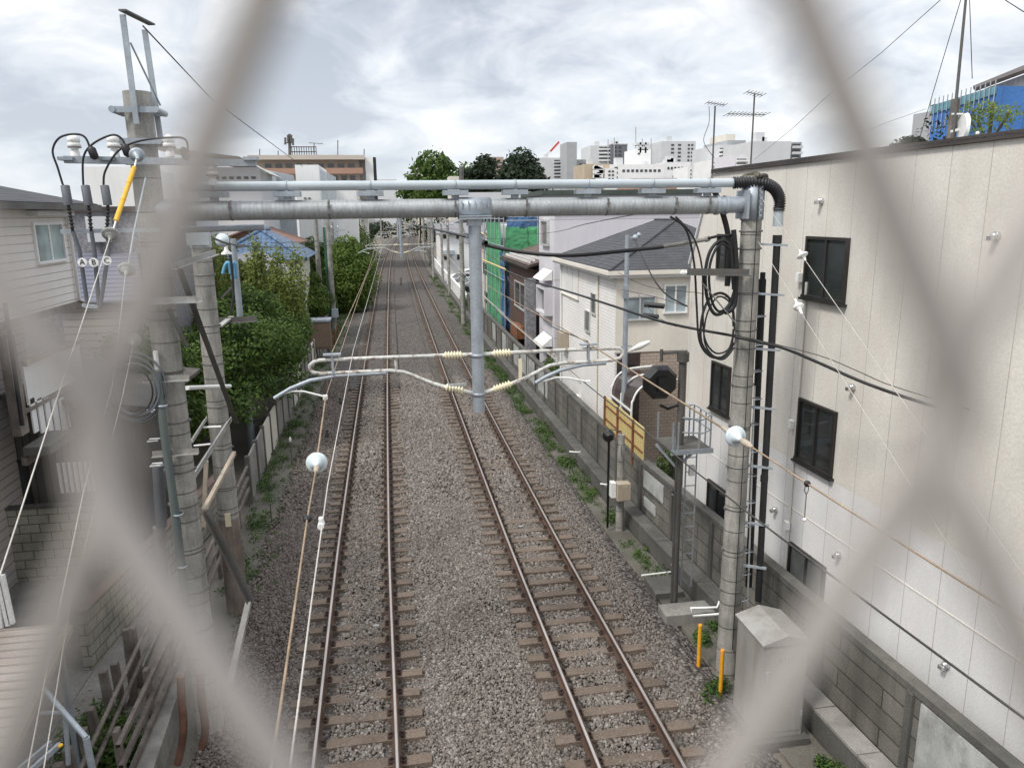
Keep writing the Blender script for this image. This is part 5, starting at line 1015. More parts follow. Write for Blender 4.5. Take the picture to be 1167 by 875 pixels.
ps=PX(XW);pf=PYc(YF-.06)
winpx(t,ps,674.5,334,680,358,frame=M['aluw'],glass=M['glassm'],fw=.03,split=1);winpx(t,ps,667.5,354,673,378,frame=M['aluw'],glass=M['glassm'],fw=.03,split=1)
winpx(t,ps,641,299,660,338,frame=M['beige'],glass=M['white'],name='shutter',fw=.04,split=3)
winpx(t,pf,756,324,783,357,frame=M['whitem'],glass=M['glassb'],fw=.05);winpx(t,pf,711,337,747,365,frame=M['aluw'],glass=M['glassb'],fw=.05)
g=MB();s,_=ps.hit(682,380);g.cyl((XW-.05,s,.2),(XW-.05,s,ze-.2),.04,n=8);g.build('downpipe',M['beige'],t)
g=MB();g.cyl((XW-.06,YB-.3,.2),(XW-.06,YB-.3,ze-.2),.04,n=8);g.build('downpipe',M['white'],t)
c=ps.hit(646,387);g=MB();g.box((XW-.3,c[0]-.35,c[1]-.3),(XW-.01,c[0]+.35,c[1]+.3));g.build('ac_unit',M['beigebox'],t)
c=ps.hit(661,453);g=MB();g.ball((XW-.1,c[0],c[1]),.13,10,6);g.build('vent_hood',M['whitem'],t)
a,z1=pf.hit(700,405);b,_=pf.hit(730,405)
g=MB();g.box((a+.1,YF-.03,0),(b,YF-.001,3.40));g.build('entrance_shade_sheet',M['smoke'],t)  # flat dark sheet on the wall, its colour stands in for the entrance's shade
g=MB();g.box((b,YF-.035,0),(XE,YF-.001,3.44));g.build('tile_wall',M['browntile'],t)
a,_=pf.hit(714,440);b2,_=pf.hit(722,440);g=MB();g.box((a,YF-.10,0),(b2,YF-.032,3.1));g.build('door',M['door'],t)
# bike shelter
t=thing('arched_shelter','arched smoked roof shelter with white frame beside the white house','shelter',(6.6,20,0))
xs0,xs1=6.28,7.55;ya,yb=19.2,22.0 if 0 else 20.9
ya=19.0;z1=2.6
prof=[(xs0,0),(xs0,1.9),(xs0+.04,2.2),(xs0+.16,2.45),(xs0+.38,2.62),(xs0+.65,2.68),(xs1,2.72)]
z_off=Xp(672,420,xs0).z-2.2;prof=[(x,max(0,z+z_off)) if z>0 else (x,0) for x,z in prof]
for yy in (ya,(ya+yb)/2,yb):
    g=MB();g.tube(smooth([(x,yy,z) for x,z in prof],5),.03,8);g.build('arch',M['whitem'],t)
g=MB();k=len(prof);vs=[(x+.01,ya,z-.01) for x,z in prof[1:]]+[(x+.01,yb,z-.01) for x,z in prof[1:]];m_=len(prof)-1
g.add(vs,[(i,i+1,m_+i+1,m_+i) for i in range(m_-1)]);o_=g.build('smoked_roof',M['smoke'],t);sd=o_.modifiers.new('s','SOLIDIFY');sd.thickness=.01
g=MB();g.box((xs0+.01,ya,.3),(xs0+.025,yb,prof[1][1]));g.build('side_panel',M['smoke'],t)
g=MB()
for z in (.3,1.2,prof[1][1]): g.box((xs0-.03,ya,z-.025),(xs0+.0,yb,z+.025))
g.build('frame_bar',M['whitem'],t)
# iron gate behind the wall
g=MB();x=wx(16)+.75
for i in range(16): g.bar((x,14.6+i*.16,.1),(x,14.6+i*.16,1.75),.02,.02)
g.box((x-.015,14.6,.1),(x+.015,17.1,.14));g.box((x-.015,14.6,1.7),(x+.015,17.1,1.74));g.build('iron_gate',M['door'],label='black iron bar gate behind the block wall near the signal',cat='gate')
g=MB();x=wx(16)+.3;g.box((6.9,13.9,-.15),(9,20.5,-.08));g.build('yard',M['lot'],kind='structure')
leaves('shrub',[(7.4,18.4,1.1),(7.4,18.8,.6)],[(.4,.35,.55),(.5,.5,.5)],1800,.05,M['leafA'],label='narrow dark shrub by the brown tile wall behind the signal platform',cat='shrub')
# lilac building
t=thing('lilac_building','pale lilac rendered building with box windows behind the white house','building',(8,31,0))
XL_,Y0_,Y1_=6.6,30.2,33.4
g=MB();g.box((XL_,Y0_,-.15),(13,Y1_,7.5));g.build('wall',M['lilac'],t)
g=MB();g.box((XL_-.08,Y0_-.08,7.5),(13.1,Y1_+.08,7.6));g.build('roof_edge',M['greyroof'],t)
pl=PX(XL_);winpx(t,pl,619,251,626.5,280,frame=M['aluw'],glass=M['glassm'],fw=.06,proud=.12,split=1)
for ys in ((316,332,360),(390,0,0)):
    a,z0=pl.hit(620,ys[0]);g=MB();b_=pl.hit(630,ys[0])[0];a,b_=min(a,b_),max(a,b_);z=pl.hit(626,ys[0]-2)[1]
    g.add([(XL_-.02,a,z+.25),(XL_-.02,b_,z+.25),(XL_-.5,b_,z-.15),(XL_-.5,a,z-.15),(XL_-.02,a,z-.15),(XL_-.02,b_,z-.15)],[(0,1,2,3),(3,2,5,4),(0,3,4),(1,5,2)]);g.build('awning',M['whitem'],t)
winpx(t,pl,620,326,630,357,frame=M['lilac'],glass=M['glassm'],fw=.1,proud=.35,split=1)
win(t,PX(XL_),30.6,31.6,.9,1.9,frame=M['aluw'],glass=M['glassm'])
# brown house
t=thing('brown_house','brown corrugated house with a low tiled roof next to the green scaffold','house',(8,38,0))
g=MB();g.box((6.6,34.3,-.15),(11,42.0,4.95));g.build('wall',M['brown'],t)
g=MB();x=6.2;g.slab([(x,33.9,5.2),(11.2,33.9,6.6),(11.2,42.4,6.6),(x,42.4,5.2)],.12);g.build('roof',M['tilebrown'],t)
g=MB();g.box((6.12,33.9,5.02),(6.2,42.4,5.12));g.build('gutter',M['coping'],t)
g=MB()
for i in range(18): 
    for j in range(3): g.box((6.35+.25*j,34.4+.42*i+.2*(j%2),5.25+.07*j),(6.40+.25*j,34.55+.42*i+.2*(j%2),5.36+.07*j))
g.build('snow_guards',M['whitem'],t)
pl=PX(6.6)
winpx(t,pl,587,322,600,352,frame=M['aluw'],glass=M['glass'],fw=.06);winpx(t,pl,604,335,612,357,frame=M['aluw'],glass=M['glass'],fw=.06,split=1)
g=MB();g.box((6.05,33.7,-.1),(6.5,34.2,4.6));g.build('shed_column',M['greystone'],t)
g=MB();a=pl.hit(594,372);g.box((6.2,a[0]-1,a[1]-.5),(6.58,a[0]+1,a[1]+.1));g.build('balcony_box',M['rust'],t)
g=MB();g.cyl((6.35,35.4,0),(6.35,35.4,3.3),.05,n=8);g.bar((6.35,35.4,3.0),(6.35,35.9,3.0),.05,.05);g.build('wall_pipe',M['whitem'],label='white upright pipe in front of the brown house',cat='pipe')
# green scaffold building
t=thing('scaffolded_building','building under renovation wrapped in green netting and blue tarps','building',(9,47,0))
g=MB()
XG=6.5
def wavy(g,x0,y0,x1,y1,z0,z1,n,m,amp,seed):
    r=random.Random(seed);vs=[];fs=[];d=Vector((x1-x0,y1-y0,0)).normalized();nn=Vector((d.y,-d.x,0))
    for i in range(n+1):
        for j in range(m+1):
            p=Vector((x0+(x1-x0)*i/n,y0+(y1-y0)*i/n,z0+(z1-z0)*j/m))+nn*(r.uniform(-amp,amp)+amp*math.sin(i*1.1+seed)*.6);vs.append(p)
    for i in range(n):
        for j in range(m): fs.append((i*(m+1)+j,(i+1)*(m+1)+j,(i+1)*(m+1)+j+1,i*(m+1)+j+1))
    g.add(vs,fs,True)
g.box((7.2,43.4,-.1),(13,50,6.8));g.build('building_core',M['lgrey'],t)
g=MB();wavy(g,XG,51,XG,44.2,0,7.0,22,10,.06,1);wavy(g,XG+.0,42.6,13,42.6,4.2,6.75,18,5,.08,2);g.build('green_net',M['netgreen'],t)
g=MB();wavy(g,XG-.02,44.2,XG-.02,42.5,0,5.3,10,12,.10,3);wavy(g,XG+.05,42.5,8.3,42.5,1.0,5.3,12,12,.10,4);wavy(g,XG+.1,42.7,13,42.7,6.7,7.3,16,3,.06,5);g.build('blue_tarp',M['netblue'],t)
g=MB()
for y in (42.4,44.2,46,47.8,49.6,51.2): g.cyl((XG-.12,y,-.1),(XG-.12,y,7.3),.03,n=6)
for z in (1.9,3.8,5.7,7.2): g.cyl((XG-.14,42.3,z),(XG-.14,51.3,z),.03,n=6)
for x in (8.3,10.1,11.9): g.cyl((x,42.4,-.1),(x,42.4,7.4),.03,n=6)
for z in (5.3,7.1): g.cyl((XG,42.36,z),(13,42.36,z),.03,n=6)
g.build('scaffold_poles',M['galv'],t)
# cream house beyond
t=thing('cream_house','narrow cream house just beyond the green scaffold','house',(8,54,0))
g=MB();g.box((6.55,51.6,-.15),(12,57.6,5.4));g.build('wall',M['cream'],t)
g=MB();g.slab([(6.3,51.3,5.42),(9.3,51.3,6.6),(9.3,57.9,6.6),(6.3,57.9,5.42)],.1);g.slab([(9.3,51.3,6.6),(12.3,51.3,5.42),(12.3,57.9,5.42),(9.3,57.9,6.6)],.1);g.build('roof',M['greyroof'],t)
pl=PX(6.55);winpx(t,pl,551.5,300,554.5,312,frame=M['alu'],glass=M['glass'],fw=.06,split=1);winpx(t,pl,553,333,556.5,345,frame=M['alu'],glass=M['glass'],fw=.06,split=1)
# white house by car park
YH=96;t=thing('white_house','plain white two storey house with dark windows behind the parked cars','house',(9,96,0))
xa=Yp(502,280,YH).x;g=MB();g.box((xa,YH,-.1),(xa+9,YH+9,Yp(515,266,YH).z));g.build('wall',M['white'],t)
zt=Yp(515,266,YH).z;g=MB();g.slab([(xa-.5,YH-.6,zt+.0),(xa+9.5,YH-.6,zt),(xa+9.5,YH+4.5,zt+1.2),(xa-.5,YH+4.5,zt+1.2)],.15);g.slab([(xa-.5,YH+4.5,zt+1.2),(xa+9.5,YH+4.5,zt+1.2),(xa+9.5,YH+9.6,zt),(xa-.5,YH+9.6,zt)],.15);g.build('roof',M['greyroof'],t)
pl=PYc(YH)
for q in ((505,267.5,511,272),(520,266.5,527,272),(506,292,512,296),(521,290,528,296)): winpx(t,pl,*q,fw=.1,split=1)
g=MB();a=Yp(503,288,YH-1);b=Yp(518,287,YH-1);g.box((a.x,YH-1.4,a.z-.2),(b.x,YH-.01,a.z+.25));g.build('porch_roof',M['paintgrey'],t)
# parked cars
def car(label,x,y,rz,m):
    t=thing('parked_car',label,'car',(0,0,0),'cars parked by the white house')
    g=MB();prof=[(-2.1,.25),(-2.15,.6),(-2.0,.85),(-1.2,.95),(-.55,1.42),(.95,1.45),(1.75,1.0),(2.1,.85),(2.15,.3)]
    n=len(prof);vs=[(px_,-.82,pz) for px_,pz in prof]+[(px_,.82,pz) for px_,pz in prof]
    g.add(vs,[tuple(range(n)),tuple(range(2*n-1,n-1,-1))]+[((i+1)%n,i,n+i,n+(i+1)%n) for i in range(n)]);g.build('body',m,t,bevel=.08)
    g=MB();
    for s in (-1,1): g.add([(-1.05,s*.83,.98),(-.5,s*.83,1.34),(.85,s*.83,1.36),(1.5,s*.83,.98)],[(0,1,2,3)])
    g.add([(-1.22,-.7,.97),(-1.22,.7,.97),(-.62,.66,1.38),(-.62,-.66,1.38)],[(0,1,2,3)]);g.add([(1.72,-.7,1.05),(1.72,.7,1.05),(1.0,.66,1.44),(1.0,-.66,1.44)],[(0,1,2,3)])
    w=g.build('windows',M['glass'],t);sd=w.modifiers.new('s','SOLIDIFY');sd.thickness=.02;sd.offset=1
    for a in (-1.35,1.35):
        for s in (-1,1): g=MB();g.cyl((a,s*.68,.32),(a,s*.86,.32),.32,n=16);g.build('wheel',M['rubber'],t)
    t.location=(x,y,-.1);t.rotation_euler=(0,0,rz);WPOS[t.name]=Vector((0,0,0));return t
car('silver car parked nearest the white panel wall',8.0,82,.3,M['carsilver']);car('white car parked behind the silver one',8.9,87,.25,M['carwhite']);car('dark car parked right of the white one',8.4,76,.35,M['carsilver']);car('second white car beside the house',10.3,90,.3,M['carwhite'])
g=MB();g.box((6.2,60,-.14),(16,95.5,-.11));g.build('car_park',M['asphalt'],kind='structure')
# distant houses both sides
def smallhouse(label,x0,y0,x1,y1,h,wm,rm,rise=1.2,windows=((.2,.45),(.6,.85)),cat='house'):
    t=thing('house',label,cat,((x0+x1)/2,(y0+y1)/2,0));g=MB();g.box((x0,y0,-.15),(x1,y1,h));g.build('wall',M[wm],t)
    ym=(x0+x1)/2;o=.35;g=MB()
    g.slab([(x0-o,y0-o,h+.02),(ym,y0-o,h+rise),(ym,y1+o,h+rise),(x0-o,y1+o,h+.02)],.1);g.slab([(ym,y0-o,h+rise),(x1+o,y0-o,h+.02),(x1+o,y1+o,h+.02),(ym,y1+o,h+rise)],.1)
    g.add([(x0,y0,h),(x1,y0,h),(ym,y0,h+rise-.1)],[(0,1,2)]);g.build('roof',M[rm],t)
    for lev in range(int(h//2.7)):
        for a,b in windows:
            win(t,PYc(y0),x0+(x1-x0)*a,x0+(x1-x0)*b,1+2.7*lev,2.2+2.7*lev,frame=M['aluw'],glass=M['glass'],fw=.06)
            s=PX(x0) if x0>0 else PXR(x1);win(t,s,y0+(y1-y0)*a,y0+(y1-y0)*b,1+2.7*lev,2.2+2.7*lev,frame=M['aluw'],glass=M['glass'],fw=.06)
    return t
rs=[('grey roofed cream house beyond the second gantry on the right',7.2,108,14,118,5.6,'cream','greyroof'),('tan walled house farther along the right side',8,121,15,131,5.8,'tan','tilebrown'),('pale house where the right wall bends',10,134,18,146,6.2,'white','greyroof'),('farthest small grey house on the right',13,150,22,162,6.0,'lgrey','greyroof'),('far white gabled house behind the car park',12,112,20,122,6.2,'white','slate')]
for r in rs: smallhouse(*r)
ls=[('white house with a grey metal roof right of the tall shoots',-8.6,36,-5.15,42,4.6,'white','greyroof'),('grey roofed house beyond the trimmed conifers on the left',-13,92,-6.5,102,5.6,'lgrey','greyroof'),('tan house farther along the left side',-13,106,-6.3,118,6,'tan','tilebrown'),('white house far along the left side',-12,122,-5.8,132,5.8,'white','greyroof'),('brown house at the far left bend',-11,138,-4.6,150,6.2,'aptbrown','greyroof')]
for r in ls: smallhouse(*r)
# blue tiled house
t=thing('blue_roofed_house','old house with a glazed blue tiled roof behind the left bushes','house',(-6.5,47,0))
g=MB();g.box((-9.3,44.5,-.15),(-5.1,51,5.1));g.build('wall',M['cream'],t)
a=Yp(308,264,44);b=Yp(386,272,44);r=Yp(345,251,47.5)
x0,x1=-9.9,-4.6;z=5.15;g=MB();A=[(x0,43.9,z),(x1,43.9,z),(x1,51.6,z),(x0,51.6,z),((x0+x1)/2,46.4,z+1.6),((x0+x1)/2,49.2,z+1.6)]
g.add(A,[(0,1,4),(1,2,5,4),(2,3,5),(3,0,4,5),(3,2,1,0)]);g.build('roof',M['blueroof'],t)
g=MB()
for i in (0,1): g.tube([A[i],A[4]],.13,8)
g.tube([A[4],A[5]],.14,8);g.build('ridge_tiles',M['blueroof'],t)
smallhouse('cream house with a red roof behind the blue tiled one',-12,55,-6.6,63,5.6,'cream','redroof')
# ================================================================== LEFT NEAR HOUSE AND YARD
XH=-6.9;ph=PXR(XH)
sC,zc_=ph.hit(87,300)
t=thing('siding_house','cream siding house at the left edge with a dark low roof','house',(-9,10,0))
z_low=ph.hit(60,352)[1];z_e=ph.hit(60,232)[1]
g=MB();g.box((-13,4,z_low),(XH,sC,z_e));g.build('upper_wall',M['siding'],t)
g=MB();g.box((-13,4,-.1),(XH-1.3,sC,z_low-.001));g.build('lower_wall',M['sidingbrown'],t)
g=MB();g.box((XH-1.4,4,-.1),(XH-.02,9.0,z_low-.001));g.build('lower_bay',M['sidingbrown'],t)
g=MB();g.box((XH-1.35,4,z_low-.12),(XH+.03,sC+.02,z_low+.02));g.build('floor_band',M['wood'],t)
g=MB();g.slab([(XH+.45,3.5,z_e+.0),(XH+.45,sC+.45,z_e+.0),(-10,sC+.45,z_e+.75),(-10,3.5,z_e+.75)],.1);g.build('roof',M['slate'],t)
g=MB();g.box((XH+.45,3.5,z_e-.14),(XH+.53,sC+.45,z_e-.02));g.build('gutter',M['angle'],t)
winpx(t,ph,38,253,72,300,frame=M['whitem'],glass=M['glassb'],fw=.06)
a=ph.hit(30,249);b=ph.hit(73,246);g=MB();g.box((XH,a[0],b[1]),(XH+.22,b[0],b[1]+.1));g.build('window_hood',M['white'],t)
s,_=ph.hit(80,290);g=MB();g.tube([(XH+.06,s,ph.hit(76,248)[1]),(XH+.06,s,ph.hit(83,343)[1]),(XH+.06,s+.45,ph.hit(92,346)[1])],.035,8);g.build('downpipe',M['white'],t)
g=MB();g.tube([ph.at(ph.hit(0,345)[0],ph.hit(0,345)[1],.08),ph.at(ph.hit(20,485)[0],ph.hit(20,485)[1],.08)],.04,8);g.build('black_downpipe',M['rubber'],t)
pb=PXR(XH-.1)
def pbox(pl,q,o0,o1,mb):
    s0,_=pl.hit(q[0],(q[1]+q[3])/2);s1,_=pl.hit(q[2],(q[1]+q[3])/2);_,z1=pl.hit((q[0]+q[2])/2,q[1]);_,z0=pl.hit((q[0]+q[2])/2,q[3])
    v=[pl.at(s0,z0,o0),pl.at(s1,z0,o0),pl.at(s1,z0,o1),pl.at(s0,z0,o1),pl.at(s0,z1,o0),pl.at(s1,z1,o0),pl.at(s1,z1,o1),pl.at(s0,z1,o1)]
    mb.add(v,[(0,3,2,1),(4,5,6,7),(0,1,5,4),(1,2,6,5),(2,3,7,6),(3,0,4,7)])
g=MB();pbox(pb,(29,404,96,447),-.06,-.02,g);g.build('white_screen',M['white'],t)
g=MB();pbox(pb,(27,398,98,403),-.08,.02,g);g.build('screen_rail',M['paleboard'],t)
g=MB()
for i in range(9):
    x=38+i*8.3;pbox(pb,(x,452,x+5.5,494),-.05,-.02,g)
g.build('balcony_slats',M['white'],t)
g=MB();pbox(pb,(22,447,112,451),-.07,.0,g);pbox(pb,(26,495,112,504),-.09,.02,g);g.build('balcony_beam',M['wood'],t)
g=MB();pbox(pb,(13,380,23,500),-.12,.04,g);g.build('balcony_post',M['wood'],t)
g=MB();pbox(pb,(26,500,60,510),-.02,.45,g);g.build('awning',M['angle'],t)
# grey stone house + purple slate roof behind the terminations
t=thing('grey_stone_house','grey textured house with a purple slate lower roof behind the left pole','house',(-9,26,0))
Yh=25;a=Yp(80,236,Yh);b=Yp(176,236,Yh);zl=Yp(110,290,Yh).z
g=MB();g.box((a.x-2,Yh,-.1),(b.x,Yh+5,a.z-.15));g.build('wall',M['greystone'],t)
g=MB();g.box((a.x-2.1,Yh-.15,a.z-.149),(b.x+.15,Yh+5.1,a.z));g.build('roof_edge',M['coping'],t)
c=Yp(100,288,Yh-.1);e=Yp(92,345,Yh-3);f=Yp(165,345,Yh-3);h=Yp(155,288,Yh-.1)
g=MB();g.slab([(e.x-1,e.y,e.z),(f.x,f.y,e.z),(h.x,Yh-.02,c.z),(c.x-1.6,Yh-.02,c.z)],.12);g.build('lower_roof',M['purpleroof'],t)
g=MB();g.box((e.x-.6,Yh-2.8,-.1),(f.x-.3,Yh-.03,e.z-.13));g.build('lower_wall',M['sidingbrown'],t)
c=Yp(117,262,Yh);g=MB();g.box((c.x-.35,Yh-.3,c.z-.35),(c.x+.3,Yh-.002,c.z+.4));g.build('window_box',M['lgrey'],t)
# dark lean-to and ground behind pole A
t=thing('dark_house','dark timber house in the shade behind the left pole','house',(-7,20,0))
g=MB();g.box((-10.5,17.2,-.1),(-5.8,21,3.4));g.build('wall',M['darkwood'],t)
g=MB();g.slab([(-5.2,16.9,3.5),(-5.2,21.2,3.5),(-10.8,21.2,4.3),(-10.8,16.9,4.3)],.1);g.build('roof',M['darkwood'],t)
win(t,PYc(17.2),-9.2,-8.0,1.0,2.4,glass=M['glass'])
g=MB()
for i in range(9): g.box((-7.4+.11*i,17.12,1.6),(-7.34+.11*i,17.15,2.3))
g.build('pale_slats',M['whitem'],t)
# block wall of the yard
a=Zp(0,655,0);b=Zp(62,640,0)
t=thing('yard_wall','yellowish concrete block wall at the back of the left yard','wall',(-8,15.5,0))
g=MB();g.box((-12,16.4,-.1),(-6.4,16.52,1.55));g.build('wall',M['blocktile'],t)
g=MB();g.box((-12,16.36,1.552),(-6.4,16.56,1.6));g.build('coping',M['concdark'],t)
# low boundary wall from behind pole A to the yard
t=thing('low_block_wall','stained low block wall running beside the left poles','wall',(-4.7,15,0))
A0=Zp(118,640,0.9);B0=Zp(178,545,0.9)
g=MB();g.prism([(-5.5,12.6),(-5.35,12.6),(-4.45,20.2),(-4.6,20.2)],-.1,1.0);g.build('wall',M['blocktile'],t)
g=MB();g.prism([(-5.53,12.6),(-5.32,12.6),(-4.42,20.2),(-4.63,20.2)],1.002,1.06);g.build('coping',M['dullbrown'],t)
g=MB();a=Zp(40,655,0);g.box((-12,9.0,-.15),(-5.35,16.3,-.05));g.build('yard_slab',M['lot'],kind='structure')
g=MB();g.prism([(-5.34,9.0),(-4.35,9.0),(-4.6,14),(-4.75,16.3),(-5.34,16.3)],-.15,-.051);g.build('yard_slab',M['lot'],kind='structure')
# retaining wall + kerb near bottom left
t=thing('retaining_wall','dark stained block retaining wall at the lower left corner','wall',(-5,9,0))
g=MB();g.box((-6.0,8.80,-1.6),(-4.35,8.99,.02));g.build('wall',M['blocktile'],t)
g=MB();g.box((-6.0,8.76,.021),(-4.30,9.03,.09));g.build('coping',M['concdark'],t)
# cut the ground lower here is not visible; weeds fill it
g=MB();k=[Zp(150,872,.25),Zp(190,790,.25),Zp(205,752,.25),Zp(222,712,.25)]
pts=[(-3.55,6.5),(-3.55,8.6),(-3.62,10),(-3.75,11.8),(-3.9,14)]
g=MB();L=[(x-.16,y) for x,y in pts]+[(x+.14,y) for x,y in reversed(pts)];g.prism(L,-.15,.30);g.build('kerb_wall',M['conc_plain'],label='low concrete kerb wall curving along the lower left edge of the ballast',cat='kerb')
t=thing('leaning_fence','old leaning wooden fence with two rails behind the low kerb','fence',(-4,9,0))
rp=[(-3.95,6.2),(-4.05,9),(-4.25,12.4)]
for z in (.75,.45):
    g=MB();g.tube([(x-.03,y,z+.12) for x,y in rp],.035,6);g.build('rail',M['wood'],t)
for i in range(12):
    y=6.6+i*.5;x=-4.1-.03*i;g=MB();g.bar((x,y,-.5),(x-.03+random.uniform(-.05,.05),y+random.uniform(-.06,.06),.95+random.uniform(-.12,.25)),.10,.10);g.build('post',M['wood'],t)
# deck roof bottom-left
t=thing('canopy_roof','pale corrugated canopy roof at the left edge','canopy',(-6.3,8,2))
zc=2.4;a=Zp(78,711,zc);b=Zp(0,711,zc);c=Zp(50,800,zc);d=Zp(-60,800,zc)
g=MB();g.slab([(a.x-3,6.0,zc-.1),(c.x-.1,c.y-.6,zc-.1),(a.x,a.y,zc),(a.x-3,a.y,zc)],.05);g.build('roof_sheet',M['deckp'],t)
g=MB();g.bar((a.x,a.y+.02,zc-.05),(a.x-3,a.y+.02,zc-.05),.05,.09);g.bar((a.x+.02,a.y,zc-.06),(c.x-.08,c.y-.6,zc-.16),.05,.09);g.build('frame',M['paleboard'],t)
for q in ((a.x-.1,a.y-.1),(a.x-.1,7.2)):
    g=MB();g.bar((q[0],q[1],-.1),(q[0],q[1],zc-.1),.06,.06);g.build('post',M['galv'],t)
g=MB();a=Yp(10,712,8.6);b=Yp(0,655,8.6);g.bar(a,Yp(-6,640,8.6),.05,.05);g.bar(Yp(2,715,8.6),Yp(-4,660,8.6),.03,.03);g.bar(Yp(14,710,8.6),Yp(2,655,8.6),.05,.05);g.build('white_post_frame',M['whitem'],label='white slanted post frame at the left edge above the canopy roof',cat='frame')
g=MB();a=Yp(50,785,7.4);b=Yp(98,840,7.1);g.cyl(a,b,.028,n=8);g.cyl(Yp(74,812,7.3),Yp(78,870,7.3),.025,n=8);g.cyl(Yp(48,812,7.5),Yp(74,812,7.3),.022,n=8);g.cyl(b,b+Vector((.02,0,-.6)),.035,n=8);g.build('pipe_rail',M['galv'],label='galvanised pipe rail in front of the retaining wall at the lower left',cat='rail')
t=thing('folded_ladder','aluminium ladder with a yellow end lying at the bottom left corner','ladder',Yp(40,850,6.9))
g=MB();g.bar(Yp(68,848,7.0),Yp(30,882,6.6),.03,.05);g.bar(Yp(58,846,7.1),Yp(15,882,6.7),.03,.05);g.build('stile',M['galv'],t)
g=MB();g.ball(Yp(67,849,6.98),.03,8,5,(1.4,1,.6));g.build('yellow_end',M['yellow'],t)
# ================================================================== TREES
def clumps(c,r,n,k,seed,flat=.8):
    rr=random.Random(seed);C=[];R=[]
    for i in range(n):
        while True:
            d=Vector((rr.gauss(0,1),rr.gauss(0,1),rr.gauss(0,1))).normalized()
            if d.z>-.6: break
        q=rr.uniform(.55,1.0);C.append((c[0]+d.x*r[0]*q,c[1]+d.y*r[1]*q,c[2]+d.z*r[2]*q));s=k*rr.uniform(.7,1.35);R.append((s,s,s*flat))
    C.append(tuple(c));R.append((r[0]*.62,r[1]*.62,r[2]*.62));return C,R
def tree(name,label,base,top,c,r,n,k,nl,size,m,seed,group=None,cat='tree',core=True):
    t=thing(name,label,cat,base,group)
    b=Vector(base);cc=Vector(c);g=MB();g.tube(smooth([b+Vector((0,0,-.1)),b.lerp(cc,.5)+Vector((r[0]*.05,0,0)),cc,Vector((cc.x,cc.y,cc.z+r[2]*.6))],4),[.13*r[0]/2*(1-.06*i)+.02 for i in range(13)],8)
    rr=random.Random(seed)
    for i in range(6):
        a=rr.uniform(0,6.28);g.tube([cc-Vector((0,0,r[2]*.4)),cc+Vector((r[0]*.6*math.cos(a),r[1]*.6*math.sin(a),r[2]*rr.uniform(-.1,.5)))],.04*r[0]/2,6)
    g.build('trunk',M['bark'],t)
    C,R=clumps(c,r,n,k,seed);leaves('crown',C,R,nl,size,M[m],t);return t
X=-4.35
def TP(px,py,Xv): return Xp(px,py,Xv)
# dark round bush just inside the panel fence
tree('tree','dense dark green rounded tree overhanging the panel fence on the left',(-6.1,27,0),0,(-5.35,27.5,2.75),(1.95,5.0,2.05),64,.72,60000,.07,'leafA',11)
tree('tree','dark bushy tree between the two left poles and the dense rounded tree',(-6.9,21.5,0),0,(-6.6,21.3,2.6),(1.5,2.2,1.9),30,.55,17000,.075,'leafA',12)
tree('tree','bright green lower bush growing on the panel fence nearest the cabinet',(-5.4,34,0),0,(-5.0,34.5,2.4),(1.3,3.6,1.9),34,.55,26000,.08,'leafC',13)
tree('tree','olive green tree behind the thin steel pole with upright sprays',(-8.3,33,0),0,(-8.2,33,4.4),(2.6,3.4,2.3),48,.66,30000,.09,'leafB',14)
t=thing('shoot_tree','tree with tall yellow green upright shoots above the dark rounded tree','tree',(-6.8,31,0))
g=MB();C=[];R=[]
rr=random.Random(5)
for i in range(30):
    a=rr.uniform(-1,1);bx=-6.3+a*1.9+rr.uniform(-.3,.3);by=31.5+rr.uniform(-2,2);h=rr.uniform(4.3,6.6)-.5*max(0,a);lx=a*.7+rr.uniform(-.2,.2)
    g.tube([(bx,by,1.5),(bx+lx*.5,by,(h+1.5)/2),(bx+lx,by,h)],.03,5)
    for q in range(9):
        f=q/8;C.append((bx+lx*f,by,2.8+(h-2.8)*f));s=.62*(1-.62*f)+.12;R.append((s,s,.5))
g.build('branches',M['bark'],t);leaves('crown',C,R,56000,.07,M['leafB'],t,shell=.3)
# trimmed conifers right of the slim pole
def conic(name,label,px,pyb,pyt,w,Y,nl,m,seed,group=None,sh=.9,size=.1):
    b=Yp(px,pyb,Y);tp=Yp(px,pyt,Y);h=tp.z;t=thing(name,label,'tree',(b.x,Y,0),group)
    g=MB();g.cyl((b.x,Y,-.1),(b.x,Y,h*.8),.15,.05,n=7);g.build('trunk',M['bark'],t)
    C=[];R=[]
    for i in range(11):
        f=i/10;z=h*(.12+.8*f);ww=w*(math.sin(math.pi*min(1,(1-f)*.62+.12)))**.8
        C.append((b.x,Y,z));R.append((ww,ww,h*.13))
        for k in range(3): a=random.uniform(0,6.28);C.append((b.x+ww*.55*math.cos(a),Y+ww*.55*math.sin(a),z));R.append((ww*.5,ww*.5,h*.1))
    leaves('crown',C,R,nl,size,M[m],t,shell=.8);return t
conic('trimmed_conifer','tall rounded clipped conifer farther behind the slim pole on the left',399,330,247,3.0,78,22000,'leafC',1,sh=1,size=.12)
conic('trimmed_conifer','lower clipped conifer leaning over the far panel fence',399,345,272,2.2,62,20000,'leafC',2,size=.12)
tree('shrub','leafy shrub at the foot of the slim pole by the white house',(-5.6,47,0),0,(-5.0,50,2.0),(1.0,3.2,1.7),20,.5,11000,.09,'leafC',21,cat='shrub')
tree('tree','mid green tree between the blue roofed house and the slim pole',(-7.5,64,0),0,(-7.0,64,3.6),(2.2,2.5,2.6),24,.6,14000,.11,'leafA',25)
tree('shrub','small dark shrub beside the far panel fence',(-5,56,0),0,(-4.75,56.5,1.1),(.5,2.2,1.0),10,.4,4000,.09,'leafA',22,cat='shrub')
